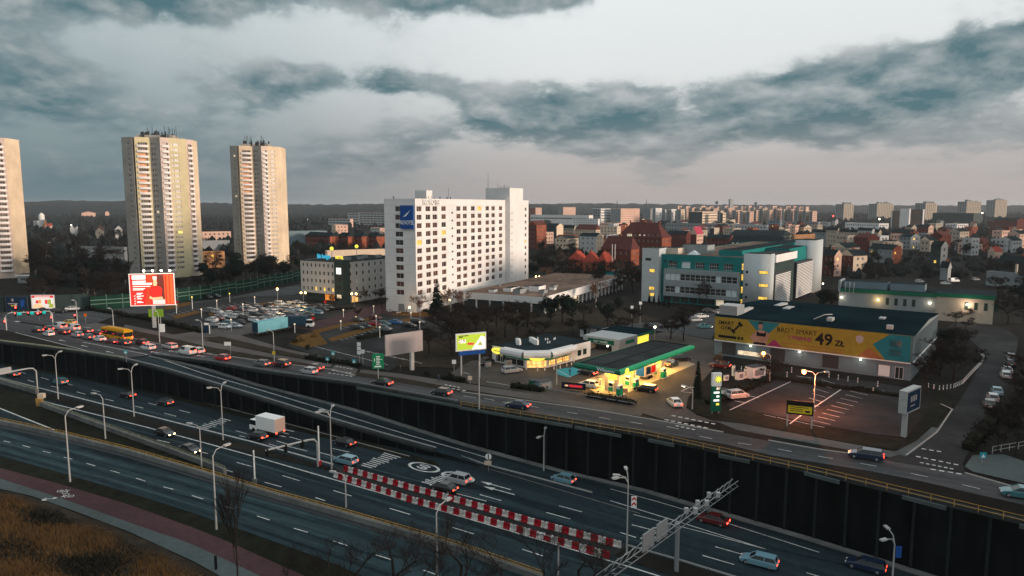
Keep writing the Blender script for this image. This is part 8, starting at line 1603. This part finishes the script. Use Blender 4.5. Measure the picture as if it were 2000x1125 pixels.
far(1122, 1164, 1175, 466, 449, 'cream', 'cream', 'cream tenement with a red mansard roof and dormers', 'tenement', roof='mansard', rm='tile_dark', rh=6, pitch=3); far(1172, 1205, 1212, 468, 443, 'cream', 'cream', 'cream corner building with turret left of the school roof', 'tenement', pitch=4); far(1150, 1205, 1215, 452, 436, 'pink_wall', 'pink_wall', 'pink tenement row behind the cream corner building', 'tenement')
far(1084, 1108, 1130, 494, 466, 'cream', 'beige', 'small cream house row below the dark tenement', 'house', 'house', roof='gable', rm='roof_slate', rh=2); far(1131, 1164, 1178, 500, 462, 'grey_render', 'cream', 'grey three-storey house with green-black roof left of the brick building', 'house', 'house', roof='gable', rm='roof_slate', rh=2.5, sep=True, pitch=4)
far(1347, 1360, 1373, 482, 458, 'brick_dark', 'pink_wall', 'house with a magenta tiled roof right of the school', 'house', 'house', roof='gable', rm='tile_magenta', rh=7); far(1302, 1340, 1348, 485, 458, 'brick_dark', 'brick_dark', 'dark brick tenement between the school and the magenta roof', 'tenement', roof='gable', rm='roof_slate', rh=3); far(1385, 1394, 1404, 478, 446, 'dark_clad', 'beige', 'narrow tenement end above the dark roofs', 'tenement', winR=False); far(1318, 1322, 1324, 450, 445, 'brick', 'tile_red', 'tiny red gable above the dark tenements', 'house', 'house', wins=False)
r, P, wr, wl, hh = far(1420, 1530, 1542, 502, 482, 'brick_dark', 'brick_dark', 'long dark tenement with white dormers above the teal offices', 'tenement', roof='mansard', rm='roof_slate', rh=7, ww='grey_render', pitch=4); 
for k in range(11): y = wl * (.06 + .085 * k); MB().bx(.8, 2.6, y - .7, y + .7, hh + .4, hh + 2.0, 'white_render', 'roof_slate').build('dormer', r)
far(1425, 1525, 1545, 482, 460, 'dark_clad', 'dark_clad', 'second dark tenement behind the long one with dormers', 'tenement', roof='gable', rm='roof_slate', rh=4, ww='beige'); far(1380, 1425, 1430, 490, 466, 'brick_dark', 'brick_dark', 'dark brick tenement left of the long dormered one', 'tenement', roof='gable', rm='roof_slate', rh=3)
far(1546, 1550, 1590, 500, 460, 'rust', 'rust', 'blank rust-coloured cube wall above the teal complex', 'tenement', wins=False, a=40)
for i, (xl, xc, xr, yb, yt, m_) in enumerate(((1585, 1612, 1615, 482, 454, 'slab_grey'), (1612, 1634, 1637, 484, 450, 'beige'), (1634, 1673, 1676, 484, 454, 'beige'), (1673, 1701, 1706, 486, 451, 'grey_render'), (1703, 1714, 1720, 486, 454, 'beige'))): far(xl, xc, xr, yb, yt, m_, m_, f'pale tenement of the row right of the rust cube, {ordn(i)} from the left', 'tenement', roof='gable', rm='roof_slate', rh=2.5, sep=True, pitch=3.4, fl=3.6, group='pale tenement row')
for (xl, xc, xr, yb, yt, a_, b_, lab) in ((1605, 1628, 1642, 540, 500, 'brick_dark', 'pink_wall', 'brown tenement with sunlit pink pilasters behind the teal end pier'), (1640, 1665, 1692, 538, 500, 'brick_dark', 'cream', 'brown tenement with cream bays left of the tall mast'), (1622, 1650, 1678, 510, 484, 'beige', 'cream', 'black-roofed house with a cream gable above the brown tenements'), (1696, 1742, 1760, 515, 488, 'slab_grey', 'brick', 'grey tenement with a glowing red end'), (1815, 1835, 1848, 530, 482, 'dark_clad', 'slab_grey', 'tall dark house standing among black trees'), (1796, 1815, 1830, 492, 470, 'beige', 'cream', 'small cream-gabled house with black roof'), (1740, 1780, 1790, 478, 455, 'brick_dark', 'brick_dark', 'low dark tenement with white chimneys'), (1790, 1812, 1822, 466, 444, 'brick_dark', 'pink_wall', 'sunlit pink corner tenement on the hillside'), (1905, 1925, 1950, 492, 472, 'grey_render', 'grey_render', 'pale house with broad gable on the right'), (1928, 1942, 1957, 512, 492, 'beige', 'pink_wall', 'house with a red roof patch near the right edge'), (1945, 1975, 1995, 494, 470, 'grey_render', 'grey_render', 'wide pale house at the right edge'), (1925, 2030, 2040, 568, 540, 'slab_grey', 'slab_grey', 'long grey two-storey block at the right edge'), (1950, 2030, 2040, 540, 515, 'dark_clad', 'dark_clad', 'dark-roofed block behind the grey one at the right edge'), (1835, 1850, 1856, 548, 524, 'slab_grey', 'grey_render', 'small pale shed with sloping roof in the upper yard'), (1940, 1985, 2000, 452, 430, 'brick_dark', 'brick_dark', 'long dark red building on the right hillside')):
    far(xl, xc, xr, yb, yt, a_, b_, lab, 'house', 'house', roof='flat' if 'block at' in lab else 'gable', rm='tile_red' if 'red roof' in lab else 'roof_slate', rh=3.2, pitch=3.4, fl=3.4, sep=xc < 1760, lit=.02, chim=1)
# many small houses between the trees
rn = random.Random(21); fx = sorted((rn.uniform(1040, 1990), rn.uniform(442, 500)) for _ in range(110))
for i, (x, y) in enumerate(fx):
    if 1250 < x < 1610 and y > 470: y = rn.uniform(440, 466)
    d_y = at(x, y).y; w = rn.uniform(9, 22) * 1361 / d_y * .5; hp_ = rn.uniform(7, 13) * 1361 / d_y; c = rn.choice(('beige', 'cream', 'grey_render', 'slab_grey', 'pink_wall', 'brick', 'white_render', 'brick_dark')); fl_ = rn.random() < .45
    far(x - w, x + w * .1, x + w, y, y - hp_, c, c, f'small house among the trees of the right-hand town, {ordn(i)} from the left', 'town_house', 'house', roof='flat' if fl_ else 'gable', rm=rn.choice(('roof_slate', 'roof_felt', 'tile_dark')), rh=3, pitch=3.4, fl=3.3, lit=.02, chim=0 if fl_ else 1, group='small houses of the right-hand town', a=rn.choice((20, 40, 60)) if x < 1600 else 20)
# left of the hotel
far(66, 74, 81, 446, 432, 'grey_render', 'white_render', 'white church hall at the far left', 'church_hall', wins=False)
P = at(78, 448); r = thing('church', P, 0, 'church with a white domed tower and a steep sunlit gable', 'church'); k_ = P.y / 1361; W_ = 11 * k_
b = MB(); b.cyl((0, 6, 0), 5.2 * k_, 28 * k_, 'white_render', 10); b.cyl((0, 6, 28 * k_), 4.2 * k_, 3 * k_, 'white_render', 10, 2.5 * k_); b.build('tower', r); MB().cyl((0, 6, 31 * k_), 2.4 * k_, 2 * k_, 'tower_grey', 10, .3).build('dome', r)
b = MB(); x0, x1, xm = 5 * k_, 24 * k_, 15 * k_; b.face([(x0, -4, 0), (x1, -4, 0), (xm, -4, 20 * k_)], 'rust'); b.face([(x0, -4, 0), (xm, -4, 20 * k_), (xm - 14 * k_, 40, 20 * k_), (x0 - 14 * k_, 40, 0)], 'roof_slate'); b.face([(x1, -4, 0), (x1 - 10 * k_, 40, 0), (xm - 14 * k_, 40, 20 * k_), (xm, -4, 20 * k_)], 'roof_slate'); b.build('nave', r)
for (xl, xc, xr, yb, yt, a_, b_, rm, lab) in ((72, 88, 92, 453, 444, 'brick', 'pink_wall', 'tile_red', 'low red-roofed house below the church'), (115, 138, 146, 464, 446, 'grey_render', 'grey_render', 'roof_slate', 'grey gabled houses right of the church'), (148, 187, 203, 466, 452, 'beige', 'cream', 'tile_dark', 'cream house row with red roof between the left towers'), (55, 92, 96, 492, 476, 'beige', 'beige', 'roof_felt', 'low pale house in the wood by the left tower'), (135, 160, 186, 428, 416, 'rust', 'pink_wall', 'tile_dark', 'faint pink sunlit roofs under the left ridge'), (192, 206, 214, 426, 415, 'rust', 'pink_wall', 'tile_dark', 'second group of pink sunlit roofs under the left ridge'), (214, 226, 240, 470, 448, 'grey_render', 'grey_render', 'roof_slate', 'pale tenement against the left tower block'), (394, 396, 452, 478, 454, 'pink_wall', 'pink_wall', 'roof_felt', 'long pink building between the two tower blocks'), (392, 394, 450, 497, 472, 'slab_grey', 'slab_grey', 'roof_slate', 'grey windowless hall below the pink building'), (390, 393, 440, 524, 494, 'beige', 'rust', 'roof_felt', 'two-storey building glowing orange beside the left tower block'), (560, 566, 640, 488, 453, 'cladding_blue', 'cladding_blue', 'roof_slate', 'turquoise ribbed hall right of the middle tower block'), (648, 656, 680, 462, 440, 'cream', 'pink_wall', 'roof_felt', 'sunlit cream box behind the brick tenements'), (724, 742, 760, 458, 446, 'grey_render', 'pink_wall', 'roof_felt', 'pale house close to the hotel edge')):
    far(xl, xc, xr, yb, yt, a_, b_, lab, 'house', 'building', roof='flat' if rm in ('roof_felt',) or 'hall' in lab else 'gable', rm=rm, rh=4, pitch=4, fl=3.6, wins='hall' not in lab and 'under' not in lab, lit=.5 if 'orange' in lab else .02, a=30)
far(160, 244, 250, 512, 484, 'slab_grey', 'slab_grey', 'long low grey school with two rows of pale windows in the wood', 'school', pitch=3.4, win=(2.6, 1.6), fl=3.6, ww='grey_render', a=75)
# brick tenement row with orange gables
for i, (xl, xc, xr) in enumerate(((597, 645, 663), (660, 680, 695), (692, 707, 721), (719, 736, 752))):
    r, P, wr, wl, hh = far(xl, xc, xr, 492, 462, 'brick_dark', 'brick', f'dark brick tenement with glowing orange gable, {ordn(i)} of the row left of the hotel', 'tenement', roof='mansard', rm='roof_slate', rh=3.0, pitch=3.2, fl=3.6, sep=True, winR=False, group='brick tenements left of the hotel', a=48)
# stepped pale office on the slope and the flat cream building behind the budget hotel
for i, (x0, x1, yb, yt) in enumerate(((642, 690, 444, 428), (680, 722, 442, 417), (700, 760, 444, 416))):
    far(x0, x1 - 6, x1, yb, yt, 'grey_render', 'pink_wall', f'stepped pale office with long balcony bands under the ridge, {ordn(i)} step from the left', 'office_building', pitch=9, win=(7.6, 1.7), fl=4.0, group='stepped office under the ridge')
far(636, 640, 760, 512, 486, 'cream', 'cream', 'long flat cream building behind the budget hotel', 'building', roof='flat', wins=False, a=28, h=7)
# mine headframe and masts on the skyline
for (x, yb, yt, lab) in ((1399, 420, 393, 'distant mine headframe above the estate'), (1262, 420, 390, 'thin lattice mast on the skyline right of the hotel'), (1205, 425, 392, 'thin crane mast on the skyline near the white slab'), (1475, 420, 395, 'small dark cooling block on the skyline')):
    P = at(x, yb); Hh = topz(P, yt); r = thing('lattice_mast', P, 0, lab, 'mast'); w = Hh * .06
    for s in ((-1, -1), (1, -1), (1, 1), (-1, 1)): MB().tube([(s[0] * w, s[1] * w, 0), (s[0] * w * .2, s[1] * w * .2, Hh)], Hh * .006, 'steel_dark', 4).build('leg', r)
    for k in range(8): z = Hh * k / 8; q = w * (1 - .8 * k / 8); MB().bx(-q, q, -.3, .3, z, z + Hh * .008, 'steel_dark').build('brace', r)
    if x in (1399, 1475): MB().bx(-w * 1.4, w * 1.4, -w, w, Hh * .8, Hh, 'steel_dark').build('head', r)
# masses of far trees: one canopy out to the ridges
def canopy(name, lab, boxes, m='forest'):
    b = MB(); V, F = [], []; rnd = random.Random(5)
    for (x0, x1, y0, y1, n, hh) in boxes:
        for _ in range(n):
            x, y = rnd.uniform(x0, x1), y0 + (y1 - y0) * rnd.random() ** 1.2; P = at(x, y); h = hh * rnd.uniform(.6, 1.25); rr = h * rnd.uniform(.35, .65); k = len(V); rot = rnd.uniform(0, 6.28)
            for j in range(5): an = rot + j * 1.2566; q = rr * rnd.uniform(.6, 1.2); V.append((P.x + q * cos(an), P.y + q * sin(an), h * rnd.uniform(.25, .6)))
            for j in range(5): an = rot + j * 1.2566; V.append((P.x + rr * .8 * cos(an), P.y + rr * .8 * sin(an), -.5))
            V.append((P.x + rnd.uniform(-1, 1), P.y, h))
            for j in range(5): e = (j + 1) % 5; F.append((k + j, k + e, k + 10)); F.append((k + 5 + j, k + 5 + e, k + e, k + j))
    b.v = V; b.f = F; b.m = [0] * len(F); b.ms = [m]; o = b.build(name); struct(o, 'stuff'); tag(o, lab, 'woodland')
canopy('woodland', 'dark mass of far trees covering the town out to the ridges', [(-60, 760, 411, 440, 5200, 10), (-60, 760, 440, 500, 1100, 8), (1030, 2060, 411, 440, 2200, 8), (1560, 2060, 440, 480, 900, 7), (1590, 2060, 408, 425, 1500, 11), (1030, 1600, 455, 500, 260, 6), (1620, 2060, 480, 545, 200, 5), (60, 245, 490, 560, 160, 6)])
# dry grass bank at the lower left
gb_ = pts_on([(-60, 950), (0, 957), (60, 970), (150, 1002), (250, 1040), (375, 1097), (430, 1127), (475, 1155)], nz)
R = resample(gb_, 40); bk = MB(); rows = 14
def bank(p, k): q = p + nd * (k * 2.6); return (q.x, q.y, nz(p.x, p.y) + .02 + .16 * k ** 1.5 + .06 * sin(q.x * .9 + q.y * .5))
for i in range(40):
    for k in range(rows): bk.face([bank(R[i], k), bank(R[i], k + 1), bank(R[i + 1], k + 1), bank(R[i + 1], k)], 'dry_grass')
bo = struct(bk.build('grass_bank'))
if bo.data.polygons[0].normal.z < 0: bo.data.flip_normals()
gv, gf = [], []; gm = []
for _ in range(60000):
    i = random.randrange(40); k = .35 + random.random() * 10; t = random.random(); p = R[i].lerp(R[i + 1], t); q = bank(p, k); pt = (sin(q[0] * .45 + 1.3) + sin(q[1] * .6 + q[0] * .2) + sin(q[0] * .17 - q[1] * .31)) / 3
    h = random.uniform(.3, .8) * (1.15 if pt > 0 else .7) * min(1, k / 1.4); an = random.uniform(0, 6.28); w = random.uniform(.03, .07); n = len(gv); ln = random.uniform(-.35, .35)
    gv += [(q[0] - w * cos(an), q[1] - w * sin(an), q[2] - .05), (q[0] + w * cos(an), q[1] + w * sin(an), q[2] - .05), (q[0] + ln, q[1] + ln * .6, q[2] + h)]; gf.append((n, n + 1, n + 2)); gm.append(0 if pt + random.uniform(-.35, .35) > -.22 else 1)
b = MB(); b.v, b.f, b.m, b.ms = gv, gf, gm, ['autumn_grass', 'grass']; o = b.build('tall_grass'); struct(o, 'stuff'); tag(o, 'tall dry orange-brown grass on the bank at the lower left', 'grass')
# ---- thin evening air
hb = MB().bx(-9500, 9500, -400, 9500, -16, 90, 'black'); hz = hb.build('haze'); struct(hz, 'stuff'); tag(hz, 'thin pale evening haze over the whole town', 'haze')
hm_ = bpy.data.materials.new('haze'); hm_.use_nodes = True; nt = hm_.node_tree; nt.nodes.clear(); vo = nt.nodes.new('ShaderNodeVolumePrincipled'); ou = nt.nodes.new('ShaderNodeOutputMaterial'); nt.links.new(vo.outputs[0], ou.inputs['Volume'])
vo.inputs['Density'].default_value = 0.00006; vo.inputs['Color'].default_value = (.78, .84, .9, 1); vo.inputs['Anisotropy'].default_value = 0.2; hz.data.materials.clear(); hz.data.materials.append(hm_)
